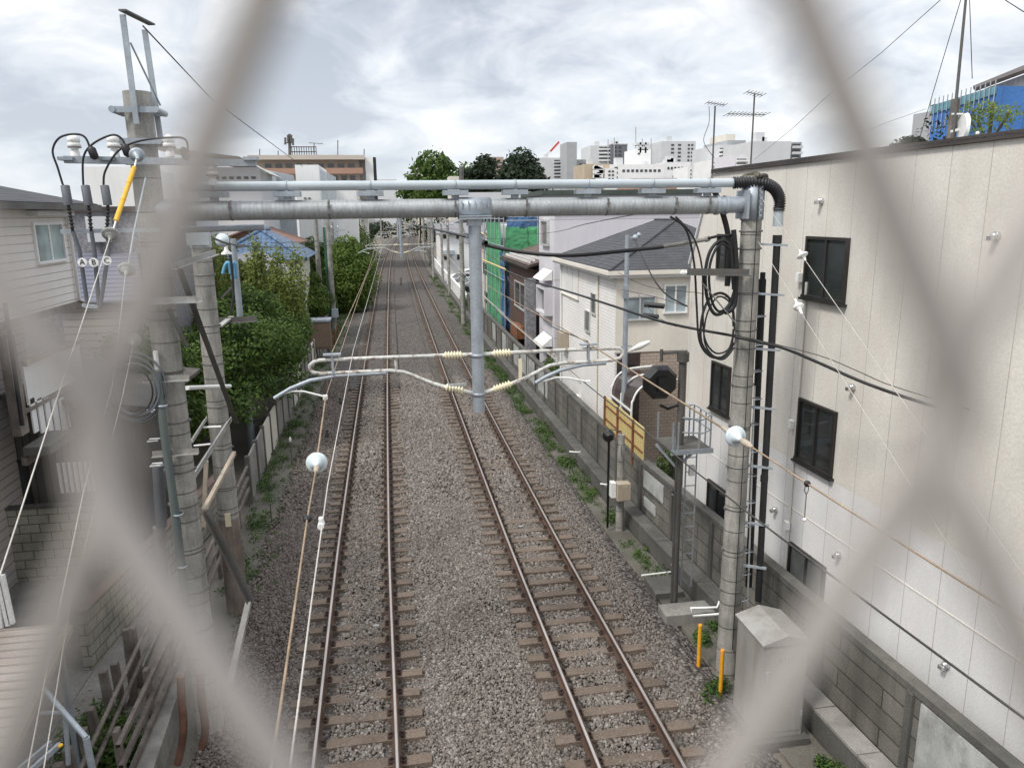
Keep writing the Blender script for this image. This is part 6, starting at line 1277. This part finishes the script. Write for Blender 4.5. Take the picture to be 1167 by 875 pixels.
tree('shrub','low hedge growing over the trough by the parked cars',(6.3,60,0),0,(6.15,58.8,.9),(.6,1.6,.9),9,.4,4000,.08,'leafA',23,cat='shrub')
leaves('shrub',[(6.35,29.2,.9),(6.4,30,1.0),(6.5,30.8,.8)],[(.45,.5,.7)]*3,2600,.06,M['leafA'],label='shrub between the block wall and the lilac building',cat='shrub')
# skyline trees
def ytree(label,pxc,pyt,pw,Y,m,nl,seed,k=1.6,size=.5,zb=0,name='tree'):
    a=Yp(pxc,pyt,Y);w=(Yp(pxc+pw/2,pyt,Y).x-Yp(pxc-pw/2,pyt,Y).x)/2;h=a.z
    tree(name,label,(a.x,Y,0),0,(a.x,Y,h*.62),(w,w*.8,h*.38),22,w*.35,nl,size,m,seed)
ytree('broad mid green tree on the skyline above the pale conduit',506,181,92,190,'leafA',9000,31,size=.6)
ytree('dark evergreen right of the broad skyline tree',545,181,66,186,'leafD',8000,32,size=.55)
t=conic('dark_conifer','large dark conifer on the skyline left of the red crane',595,240,175,7.2,170,15000,'leafD',33,size=.55)
ytree('small low tree on the skyline left of the broad one',476,201,40,195,'leafC',2500,34,size=.5)
t=conic('dark_conifer','pointed dark fir above the cream roof beside the blue sheeting',1064,190,138,1.5,26,3600,'leafD',35,size=.09)
t=thing('spreading_fir','flat topped dark fir peeping over the cream roof','tree',(23,26,0))
cF=Yp(1038,163,30);t.location=(cF.x,30,0);WPOS[t.name]=Vector((cF.x,30,0));g=MB();g.cyl((cF.x,30,-.1),(cF.x,30,cF.z),.12,.05,n=6);g.build('trunk',M['bark'],t)
leaves('crown',[(cF.x+dx,30,cF.z+dz) for dx,dz in ((-.9,-.4),(-.45,-.15),(0,.1),(.4,-.1),(.7,-.35),(0,-.5))],[(.55,.45,.2)]*6,2600,.09,M['leafD'],t,shell=.1)
cY=Yp(1129,140,17);tree('tree','airy yellow green tree in front of the blue sheeted building',(cY.x,17,0),0,(cY.x,17,cY.z-.15),(.75,.75,.95),14,.22,1700,.04,'leafY',36)
# ================================================================== SKYLINE
# distant blocks
def blk(name,label,x0,x1,yt,Y,dep,m,cat='building',win_=None,band=None,zb=0,group=None,wm=None,roofm=None):
    a=Yp(x0,yt,Y);b=Yp(x1,yt,Y);t=thing(name,label,cat,((a.x+b.x)/2,Y,zb),group)
    g=MB();g.box((a.x,Y,zb-.1),(b.x,Y+dep,a.z));g.build('wall',M[m],t)
    rz_=random.Random(int(x0*7+x1))
    if Y>120 and (b.x-a.x)>6 and yt<200:
        for q in range(rz_.randint(1,3)):
            xx=rz_.uniform(a.x+.5,b.x-3);g=MB();g.box((xx,Y+2,a.z+.005),(xx+rz_.uniform(1,2.4),Y+4,a.z+rz_.uniform(.8,2.0)));g.build('roof_plant',M['lgrey'],t)
    if roofm: g=MB();g.box((a.x-.2,Y-.2,a.z+.01),(b.x+.2,Y+dep,a.z+.4));g.build('roof_edge',M[roofm],t)
    if win_:
        for (u0,u1,v0,v1,nc,nr,kind) in win_:   # fractions of width, px rows
            W=b.x-a.x
            for r in range(nr):
                zt=Yp(x0,v0+(v1-v0)*r/nr,Y).z;zz=Yp(x0,v0+(v1-v0)*(r+.55)/nr,Y).z
                if kind=='balc':
                    g=MB();zf=Yp(x0,v0+(v1-v0)*(r+.95)/nr,Y).z;g.box((a.x+W*u0,Y-.9,zf),(a.x+W*u1,Y-.01,zz));g.build('balcony',M[wm or m],t)
                    g=MB();g.box((a.x+W*u0+.1,Y-.06,zz+.02),(a.x+W*u1-.1,Y-.012,zt-.15));g.build('window',M['glass'],t)
                else:
                    for c in range(nc):
                        w0=a.x+W*(u0+(u1-u0)*(c+.2)/nc);w1=a.x+W*(u0+(u1-u0)*(c+.8)/nc);g=MB();g.box((w0,Y-.08,zz),(w1,Y-.01,zt-.1));g.build('window',M['glass'],t)
    return t
# left apartment building
t=blk('apartment_building','brown banded apartment building with roof antennas on the left skyline',289,409,178.5,110,14,'apt',win_=[(.08,.97,186,196,9,1,'w'),(.55,.97,200,214,5,1,'w')])
Y=110;z=lambda py:Yp(350,py,Y).z;X0=Yp(289,180,Y).x;X1=Yp(409,180,Y).x
for (pa,pb_) in ((192.5,199),(216,223)):
    g=MB();g.box((X0+1,Y-1.6,z(pb_)),(X1+.5,Y-.9,z(pa)));g.build('balcony',M['aptbrown'],t)
g=MB();g.box((X0-.5,Y-1.8,z(183)),(X1+.8,Y+14,z(178)));g.build('roof_edge',M['apt'],t)
g=MB();g.box((X1+.85,Y-1,7.6),(X1+1.9,Y+1.2,z(180)));g.box((X1-1,Y+1.21,0),(X1+.8,Y+3,z(180)));g.build('stair_tower',M['white'],t)
g=MB();g.box((X1+1.91,Y-1,7.6),(X1+2.3,Y+1.2,z(180)));g.build('dark_edge',M['door'],t)
g=MB()
for q in (0,.5,1): g.box((Yp(328,178,Y).x,Y+2,z(178)+q*1.3),(Yp(359,178,Y).x,Y+2.1,z(178)+q*1.3+.12))
for i in range(12): x=Yp(328+2.8*i,178,Y).x;g.box((x,Y+2,z(178)),(x+.1,Y+2.1,z(178)+1.4))
g.build('roof_railing',M['angle'],t)
t=thing('phone_mast','stubby phone mast with upright antennas on the apartment roof','mast',Yp(330,178,112))
c=Yp(330,178,112);g=MB();g.cyl(c-Vector((0,0,.5)),Yp(330,153,112),.2,n=8)
for px,py in ((325,157),(328,154),(332,154),(334,158)): g.cyl(Yp(px,py+8,111.6),Yp(px,py,111.6),.14,n=6)
g.bar(Yp(325,163,112),Yp(334,163,112),.15,.15);g.build('antennas',M['angle'],t)
for k,(px,pt,pb2) in enumerate(((358,163,178),(385,160,178),(415,170,180),(296,170,178),(317,172,178))):
    g=MB();g.cyl(Yp(px,pb2+1,112),Yp(px,pt,112),.07,n=5)
    if k==0: g.bar(Yp(352,163,112),Yp(368,164,112),.08,.08)
    g.build('roof_aerial',M['angle'],label='thin aerial on the roof of the brown banded apartments',cat='antenna',group='aerials on the apartment roof')
blk('white_building','blank white building in front of the banded apartments',336,363,188,70,9,'white',win_=[(.25,.6,224,229,2,1,'w')])
blk('white_building','wide low white building behind the gantry beam on the left',296,405,206.5,74,9,'white')
t=blk('school_building','white building with a sloping roof and fins at the left end of the beam',218,296,191,60,9,'lgrey',win_=[(.3,.95,200,208,6,1,'w'),(.1,.5,213,222,3,1,'w')])
g=MB();a=Yp(277,188,59.8);b=Yp(310,199,59.8);g.slab([(a.x-7,59.0,a.z+1.4),(a.x,59.0,a.z+.5),(b.x,59,b.z),(b.x,66,b.z),(a.x-7,66,a.z+1.4)],.35);g.build('sloping_roof',M['white'],t)
g=MB()
for i in range(18): x=Yp(308+1.5*i,200,69).x;g.box((x,68.6,5),(x+.08,68.9,Yp(308+1.5*i,195+.3*i,69).z))
for i in range(12): x=Yp(365+1.5*i,200,69).x;g.box((x,68.6,5),(x+.08,68.9,Yp(365+1.5*i,193+.8*i,69).z))
g.build('fin_screen',M['paintgrey'],label='row of pale vertical fins in front of the banded apartments',cat='screen')
t=blk('white_building','tall plain white building seen between the cable ends and the left pole',95,155,190,36,6,'white',win_=None);
blk('white_building','pale block behind the top of the left pole',150,215,186,45,6,'lgrey')
# centre
blk('low_building','small cream building at the left foot of the skyline trees',476,492,186.5,230,12,'cream',win_=[(.1,.9,190,206,3,3,'w')])
blk('apartment_building','brown apartment block between the dark evergreen and the conifer',556,574,179,230,12,'aptred',win_=[(.1,.9,184,205,2,4,'balc')])
blk('low_building','cream roof box on the skyline before the trees',512,523,201,120,4,'cream')
g=MB();g.cyl(Yp(526,216,118),Yp(526,190,118),.35,n=8);g.build('dark_post',M['angle'],label='dark slim post above the conduit in front of the dark evergreen',cat='post')
blk('warehouse','long pale roofed warehouse low behind the beam',520,640,219.5,150,20,'lgrey')
blk('apartment_building','grey apartment block with balcony bands right of the conifer',613,646,180,260,16,'lgrey',win_=[(.55,.98,182,205,1,6,'balc')],wm='lgrey')
g_=blk('grey_tower','tall blank grey slab tower with rooftop gear',646,657.5,162,250,10,'grey')
blk('grey_block','small grey block right of the slab tower',657.6,672,182,255,10,'grey',win_=[(.1,.9,186,206,2,4,'w')])
t=blk('dark_tiled_block','apartment block with white balconies and dark tiled side',673,700,166,280,14,'lgrey',win_=[(.35,.98,167,184,1,4,'balc')],wm='white')
t=blk('dark_tiled_block','dark tiled side tower of the balcony block',696.5,715,165,278,14,'dgrey',win_=[(.1,.7,167,184,2,4,'w')],roofm='lgrey')
t=blk('tan_building','tan building with a white zigzag outside stair',666,695,187,200,12,'tan')
g=MB()
for k,(xa,ya_,xb,yb_) in enumerate(((677,190,687,195),(687,196,677,201),(677,201,688,206))): 
    p=Yp(xa,ya_,199);q=Yp(xb,yb_,199);g.bar(p,q,.8,1.0)
for k in range(3): p=Yp(676,193+5*k,199);g.box((p.x,198.6,p.z),(p.x+2.6,199.6,p.z+.9))
g.build('outside_stair',M['white'],t)
t=blk('white_building','long white office building in the middle of the skyline',696,757,187.5,205,14,'white',win_=[(.2,.95,193,199,9,1,'w'),(.05,.15,190,206,1,3,'w')])
t=blk('white_building','white office with a roof tower and square top frame',724,742,170,210,10,'white',win_=[(.12,.35,174,178,1,1,'w')])
g=MB();a=Yp(727,166,210);b=Yp(739,163,210);g.box((a.x,210,a.z-1.2),(b.x,214,a.z-.4));g.box((a.x+.5,210,a.z-2),(a.x+1,211,a.z+1));g.box((b.x-1,210,a.z-2),(b.x-.5,211,a.z+1));g.box((a.x-.3,210,a.z+.2),(b.x+.3,214,a.z+.8));g.build('top_frame',M['lgrey'],t)
for px,pt in ((724.5,145),(742,158),(693,159),(700,157),(732,158)):
    g=MB();g.cyl(Yp(px,188,212),Yp(px,pt,212),.13,n=5);g.build('roof_aerial',M['grey'],label='thin aerial mast on a roof in the middle of the skyline',cat='antenna',group='aerials on the middle skyline')
t=blk('grey_tower','big light grey apartment tower in the middle right of the skyline',754,793,161,270,16,'lgrey',win_=[(.45,.6,164,186,1,5,'w'),(.75,.95,164,186,2,5,'w'),(.25,.4,164,186,1,5,'w')])
t=blk('white_building','white building with a glazed top storey below the big grey tower',757,787,185,215,12,'white',win_=[(.1,.75,190,196,5,1,'w'),(.3,.8,200,205,3,1,'w')])
blk('white_building','small white houses cluster at the right end of the skyline',784,806,190,190,10,'white',win_=[(.1,.9,193,206,4,3,'w')])
blk('brown_roof_building','low brown roofed building just above the conduit',722,772,203.5,140,10,'aptbrown')
blk('white_building','narrow white building beside the tan one',690,703,192,198,8,'white',win_=[(.2,.8,194,207,2,3,'w')])
t=blk('terraced_apartments','stepped apartment building with curved balconies behind the tall antenna',820,838,165,150,14,'lgrey',win_=[(.0,.5,168,196,1,6,'balc')],wm='white')
blk('grey_block','blue grey stair block in the middle of the stepped apartments',829,850,160,152,12,'grey');blk('grey_block','small roof block on top of the stepped apartments',827,838,153,158,8,'cream')
blk('terraced_apartments','lower steps of the curved balcony apartments',813,822,182,147,10,'white',win_=[(.0,1,184,200,1,3,'balc')],wm='white')
blk('pink_house','pale pink outside stair block before the grey slab',838,853,176,120,8,'lilac',win_=[(.1,.9,180,190,1,2,'balc')],wm='white')
t=blk('grey_slab_block','wide blank grey apartment slab above the cream roof',858,902,161,130,12,'lgrey')
blk('grey_slab_block','balcony end of the wide grey slab',902.3,914,162,130.5,12,'grey',win_=[(.0,.9,163,190,1,4,'balc')],wm='lgrey')
for k,(x,y) in enumerate([(5.6,73),(5.75,84),(5.9,104),(6.2,115),(6.6,125),(7.2,140),(8.0,155),(-4.6,66),(-4.7,80),(-4.9,104),(-4.7,118),(-4.2,140)]):
    t=thing('line_pole','concrete line pole standing beside the tracks beyond the near gantry','pole',(x,y,0),'line poles beside the far tracks')
    h=8.0 if x<0 or y>60 else 7.6;h=min(h,7.3 if y<60 else 7.0);g=MB();g.cyl((x,y,-.1),(x,y,h),.15,.12,n=10);g.build('shaft',M['conc'],t)
    g=MB();g.bar((x-.6,y-.1,h-.5),(x+.6,y-.1,h-.5),.08,.08);g.bar((x-.45,y-.1,h-1.1),(x+.45,y-.1,h-1.1),.07,.07);g.build('arm',M['galv'],t)
    for q in (-.5,0,.5): g=MB();g.cyl((x+q,y-.1,h-.46),(x+q,y-.1,h-.3),.05,n=8);g.build('insulator',M['whitem'],t)
for k,x in enumerate((5.35,5.75,-4.45,-4.0)):
    cable('line_wire',[(x+2.6,190,6.2),(x+1.0,140,6.3),(x+.35,104,6.3),(x+.15,84,5.9),(x,66,6.3),(x,50,6.0),(x-.05,31,6.5)],.012,'wiredark','dark line wire strung between the far line poles',cat='wire',sm=3,group='line wires between the far poles')
C=[];Rr=[];rr=random.Random(77)
for i in range(70):
    y=rr.uniform(205,270);x=rr.uniform(-26,34)
    if abs(x-lc(y)-1.9)<5.5 and y<262: continue
    C.append((x,y,rr.uniform(1.5,4)));Rr.append((3.2,2.5,rr.uniform(1.8,3.2)))
leaves('far_trees',C,Rr,12000,.5,M['leafD'],label='dark mass of trees and hedges closing the view beyond the gantries',cat='trees',kind='stuff')
# red and white crane
t=thing('tower_crane','red and white crane jib rising behind the dark conifer','crane',Yp(614,190,300))
g=MB();a=Yp(614,190,300);b=Yp(627,173,300);g.bar(a,b,.6,.6);g.build('white_jib',M['whitem'],t)
g=MB();g.bar(Yp(627,173,300),Yp(637,162,300),.6,.7);g.build('red_jib',M['red'],t)
g=MB();g.tube([Yp(618,181,301),Yp(637,161,301)],.12,4);g.cyl((a.x,300,0),(a.x,300,a.z),.7,n=6);g.build('stay',M['grey'],t)
# many small far houses/roofs under the beam gap are hidden; a few roof masses close the view
blk('long_building','long dark green flat roof glimpsed between the conduit and the beam',620,800,222.8,62,10,'grey',roofm='dgreen')
blk('far_building','pale building closing the view above the track vanishing point',418,452,204.5,420,10,'lgrey')
rr=random.Random(9)
for k in range(26):
    x=rr.uniform(-150,230);y=rr.uniform(240,420)
    if -30<x-((y-100)*.03)<34: continue
    w=rr.uniform(8,16);h=rr.uniform(6,11);g=MB();g.box((x,y,-.1),(x+w,y+10,h));g.build('far_house',M[rr.choice(['white','cream','lgrey','tan'])],label='small pale far house beyond the end of the tracks',cat='house',group='far houses near the horizon')
# blue sheeted building right
YB_=48;a=Yp(1060,122,YB_);b=Yp(1120,100,YB_);c=Yp(1180,100,YB_)
t=thing('sheeted_building','building wrapped in bright blue sheeting with a dark sloping roof above the cream roof','building',(a.x+4,YB_,0))
g=MB();xq=Yp(1137,100,YB_).x+.5;g.box((xq,YB_+1,0),(c.x+8,YB_+9,b.z-.6));g.build('core',M['grey'],t)
g=MB();vs=[];z0=2;xB=Yp(1137,100,YB_).x;qA=Xp(1062,130,xB);pA=(xB,qA.y);pB=(xB,YB_);pC=(c.x+8,YB_)
zA,zB=Xp(1060,131,xB).z,Yp(1137,98,YB_).z;zA2=Xp(1060,121,xB).z
g.add([(pA[0],pA[1],z0),(pB[0],pB[1],z0),(pC[0],pC[1],z0),(pC[0],pC[1],zB),(pB[0],pB[1],zB),(pA[0],pA[1],zA)],[(0,1,4,5),(1,2,3,4)]);g.build('blue_sheeting',M['blueb'],t)
g=MB();g.add([(xB-.1,pA[1],zA),(xB-.1,YB_,Xp(1137,107,xB).z),(xB-.1,YB_,zB),(xB-.1,pA[1],zA2)],[(0,1,2,3)]);o_=g.build('pale_net_band',M['bluenet'],t);sd=o_.modifiers.new('s','SOLIDIFY');sd.thickness=.05
g=MB()
for i in range(15):
    f=i/14;x=xB-.2;y=pA[1]+(pB[1]-pA[1])*f;z1=zA2*(1-f)+zB*f;g.cyl((x,y,z1-2),(x,y,z1+.4),.04,n=5)
g.build('scaffold_posts',M['galv'],t)
g=MB();p1=Yp(1097,103,YB_+2);p2=Yp(1167,76,YB_+2);p1=Yp(1112,100,YB_+2)
g.slab([(p1.x,YB_+2,p1.z),(p2.x+3,YB_+2,p2.z+.8),(p2.x+3,YB_+5,p2.z+.8),(p1.x+2.2,YB_+5,p1.z+.6)],.25);g.build('sloping_roof',M['coping'],t)
g=MB();g.add([(p1.x+1.0,YB_+2.2,p1.z),(p2.x+3,YB_+2.2,p2.z+.4),(p2.x+3,YB_+2.2,b.z-.5),(p1.x+1.0,YB_+2.2,b.z-.6)],[(0,1,2,3)]);g.build('gable',M['greyroof'],t)
# ================================================================== WEEDS
def weeds(name,pts,n,size,label,m='weed',h=.16):
    C=[];R=[]
    for x,y,s in pts: C.append((x,y,-.09+h*s*.4));R.append((.22*s,.30*s,h*s))
    leaves(name,C,R,n,size,M[m],label=label,cat='weeds',kind='stuff',up=.8,shell=.1)
rr=random.Random(3);P=[]
for i in range(170): y=rr.uniform(16.8,44);P.append((wx(y)-.72+rr.gauss(0,.16),y,rr.uniform(.6,1.3)))
for i in range(26): y=rr.uniform(11,16.5);P.append((wx(y)-.62+rr.gauss(0,.12),y,rr.uniform(.4,.8)))
for i in range(80): y=rr.uniform(44,95);P.append((wx(y)-.8+rr.gauss(0,.2),y,rr.uniform(.8,1.8)))
weeds('weeds',P,26000,.035,'green weeds along the verge beside the right cable trough')
P=[]
for i in range(150): y=rr.uniform(14,40);P.append((fx(y)+.35+rr.gauss(0,.2),y,rr.uniform(.5,1.3)))
for i in range(60): y=rr.uniform(15,32);P.append((fx(y)+.95+rr.gauss(0,.1),y,rr.uniform(.4,.9)))
for i in range(120): y=rr.uniform(40,100);P.append((fx(y)+.5+rr.gauss(0,.3),y,rr.uniform(.9,2.0)))
weeds('weeds',P,26000,.035,'green weeds along the foot of the left fence')
P=[(Zp(px,py,.2).x,Zp(px,py,.2).y,rr.uniform(.9,1.5)) for px,py in ((100,820),(112,838),(85,850),(130,860),(120,815),(95,868),(80,870),(148,845),(135,835),(110,870))]
weeds('weeds',P,5200,.042,'green leafy weeds behind the low kerb at the lower left',h=.4)
P=[(Zp(px,py,.1).x,Zp(px,py,.1).y,rr.uniform(.5,.9)) for px,py in ((800,715),(812,778),(822,770),(940,860),(950,870),(1000,850),(1008,862),(815,705),(805,790),(800,720))]
weeds('weeds',P,2600,.035,'small weeds around the foot of the right gantry pole')
# ================================================================== CHAIN LINK FENCE IN FRONT OF THE LENS, FOOTBRIDGE
DF=.0424;W2=.584*DF;HH=1.25*DF
RZ=Matrix.Rotation(-YAW,4,'Z')
FR=thing('chain_link_fence','out of focus coated wire mesh fence close in front of the camera','fence',(0,0,0))
cnt=0;R_W=.00152
V=[];Fs=[];zlo,zhi=6.75,8.35
zc0=H-.335*DF+.0006                                  # height of the side knots of the opening looked through
def wire_pts(i):
    # wire i zigzags between the knot columns i and i+1 ; knots sit at x=W2*j
    pts=[];x0=W2*i;x1=W2*(i+1);k0=math.floor((zlo-zc0)/HH);k1=math.ceil((zhi-zc0)/HH)
    for k in range(k0,k1+1):
        z=zc0+HH*k;s=((i+k)%2==1)                # at this level the wire is at x0 or x1
        xc=(x0-.0006) if s else (x1+.0006);sg=1 if s else -1
        for a,dx,dy in ((-.15,.0033,-.0015),(-.06,.0006,-.0009),(0,-.0002,0),(.06,.0006,.0009),(.15,.0033,.0015)):
            pts.append((xc+sg*max(dx,0)*1.0,DF+dy*(1 if s else -1),z+a*HH))
    return pts
# the opening looked through has its side knots at x = -W2 and +W2, level k=0
for i in range(-64,64):
    pts=wire_pts(i)
    P=[Vector(p) for p in pts];n=6
    for j,p in enumerate(P):
        t_=(P[min(j+1,len(P)-1)]-P[max(j-1,0)]).normalized();x=Vector((0,1,0)).cross(t_).normalized();y=t_.cross(x)
        for q in range(n):
            an=2*math.pi*q/n;V.append(tuple(p+(x*math.cos(an)+y*math.sin(an))*R_W))
    b=len(V)-len(P)*n
    for j in range(len(P)-1):
        for q in range(n): Fs.append((b+j*n+q,b+j*n+(q+1)%n,b+(j+1)*n+(q+1)%n,b+(j+1)*n+q))
o_=npmesh('wire_mesh',np.array(V),np.array(Fs),M['fence'],FR);o_.data.polygons.foreach_set('use_smooth',[True]*len(o_.data.polygons))
for x in (-1.55,1.55):
    g=MB();g.cyl((x,DF+.03,6.5),(x,DF+.03,8.4),.024,n=12);g.build('post',M['fence'],FR)
g=MB();g.cyl((-1.7,DF,8.38),(1.7,DF,8.38),.021,n=12);g.build('top_rail',M['fence'],FR);FR.rotation_euler=(0,0,-YAW);FR.location=(.0006,0,.0009)
t=thing('footbridge','concrete footbridge deck and parapet from which the tracks are seen','bridge',(0,0,0))
g=MB();g.box((-12,-2.6,5.8),(12,.12,5.98));g.build('deck',M['conc_plain'],t)
g=MB();g.box((-12,.0,5.981),(12,.12,6.6));g.build('parapet',M['conc_plain'],t);t.rotation_euler=(0,0,-YAW)
# ================================================================== WORLD, LIGHT, CAMERA
w=bpy.data.worlds.new('World');SC.world=w;w.use_nodes=True;nt=w.node_tree;nt.nodes.clear()
def N(ty,**k):
    x=nt.nodes.new(ty)
    for a,b in k.items(): setattr(x,a,b)
    return x
L=nt.links.new
class WN:
    t=nt
    def n(s,typ,**kw):
        x=nt.nodes.new(typ)
        for k,v in kw.items():
            if k.startswith('i_'): x.inputs[k[2:].replace('_',' ')].default_value=v
            else: setattr(x,k,v)
        return x
    def l(s,a,b): L(a,b)
wn=WN()
sky=N('ShaderNodeTexSky',sky_type='NISHITA',sun_disc=False);sky.sun_elevation=math.radians(52);sky.sun_rotation=math.radians(240)
tc=N('ShaderNodeTexCoord');sx=N('ShaderNodeSeparateXYZ');L(tc.outputs['Generated'],sx.inputs[0])
def MA(op,a,b=None,c=None,clamp=False):
    m=N('ShaderNodeMath',operation=op);m.use_clamp=clamp
    for i,v in enumerate((a,b,c)):
        if v is None: continue
        if isinstance(v,(int,float)): m.inputs[i].default_value=v
        else: L(v,m.inputs[i])
    return m.outputs[0]
el=MA('MAXIMUM',sx.outputs[2],.0);dn=MA('ADD',el,.34)
px_=MA('DIVIDE',sx.outputs[0],dn);py_=MA('DIVIDE',sx.outputs[1],dn)
cb=N('ShaderNodeCombineXYZ');L(px_,cb.inputs[0]);L(py_,cb.inputs[1]);cb.inputs[2].default_value=3.7
n1=N('ShaderNodeTexNoise');n1.inputs['Scale'].default_value=1.25;n1.inputs['Detail'].default_value=8;n1.inputs['Roughness'].default_value=.55;n1.inputs['Distortion'].default_value=.35;L(cb.outputs[0],n1.inputs['Vector'])
n2=N('ShaderNodeTexNoise');n2.inputs['Scale'].default_value=4.2;n2.inputs['Detail'].default_value=9;n2.inputs['Roughness'].default_value=.58;n2.inputs['Distortion'].default_value=.5;L(cb.outputs[0],n2.inputs['Vector'])
mixv=MA('MULTIPLY_ADD',n2.outputs['Fac'],.45,MA('MULTIPLY',n1.outputs['Fac'],.62))
cl=ramp(wn,mixv,[(.41,(.40,.43,.49)),(.46,(.49,.52,.58)),(.50,(.60,.625,.67)),(.55,(.71,.725,.75)),(.60,(.84,.845,.845)),(.67,(1.05,1.04,1.02))])
hz=ramp(wn,el,[(0,G(.7)),(.10,G(.3)),(.25,G(0))]);cl=mixn(wn,hz,cl,(.62,.67,.72))
bri=ramp(wn,el,[(0,G(1)),(.38,G(1.0)),(.6,G(1.45)),(1,G(1.9))])
cl2=mixn(wn,1.0,cl,bri,'MULTIPLY')
bg1=N('ShaderNodeBackground');L(sky.outputs[0],bg1.inputs[0]);bg1.inputs[1].default_value=.06
bg2=N('ShaderNodeBackground');L(cl2,bg2.inputs[0]);bg2.inputs[1].default_value=.80
ms=N('ShaderNodeMixShader');ms.inputs[0].default_value=.86;L(bg1.outputs[0],ms.inputs[1]);L(bg2.outputs[0],ms.inputs[2])
wo=N('ShaderNodeOutputWorld');L(ms.outputs[0],wo.inputs[0])
sl=bpy.data.lights.new('sun','SUN');sl.energy=1.5;sl.angle=math.radians(11);sl.color=(1,.96,.9);so=bpy.data.objects.new('sun',sl);COL.objects.link(so)
so.rotation_euler=(math.radians(38),0,math.radians(-60+0))
cam=bpy.data.cameras.new('camera');co=bpy.data.objects.new('camera',cam);COL.objects.link(co);SC.camera=co
cam.sensor_width=36;cam.lens=36*F/1167;cam.clip_start=.005;cam.clip_end=6000
co.location=(0,0,H)
co.matrix_world=Matrix.Translation((0,0,H))@Matrix.Rotation(-YAW,4,'Z')@Matrix.Rotation(math.pi/2-PIT,4,'X')@Matrix.Rotation(-RO,4,'Z')
cam.dof.use_dof=True;cam.dof.focus_distance=14;cam.dof.aperture_fstop=8.0
vs_=SC.view_settings;vs_.view_transform='Standard';vs_.look='None';vs_.gamma=1;vs_.exposure=.84;vs_.use_curve_mapping=False
SC.cycles.use_denoising=True;SC.cycles.max_bounces=6;SC.cycles.diffuse_bounces=3;SC.cycles.glossy_bounces=2;SC.cycles.transparent_max_bounces=4
SC.cycles.use_adaptive_sampling=False
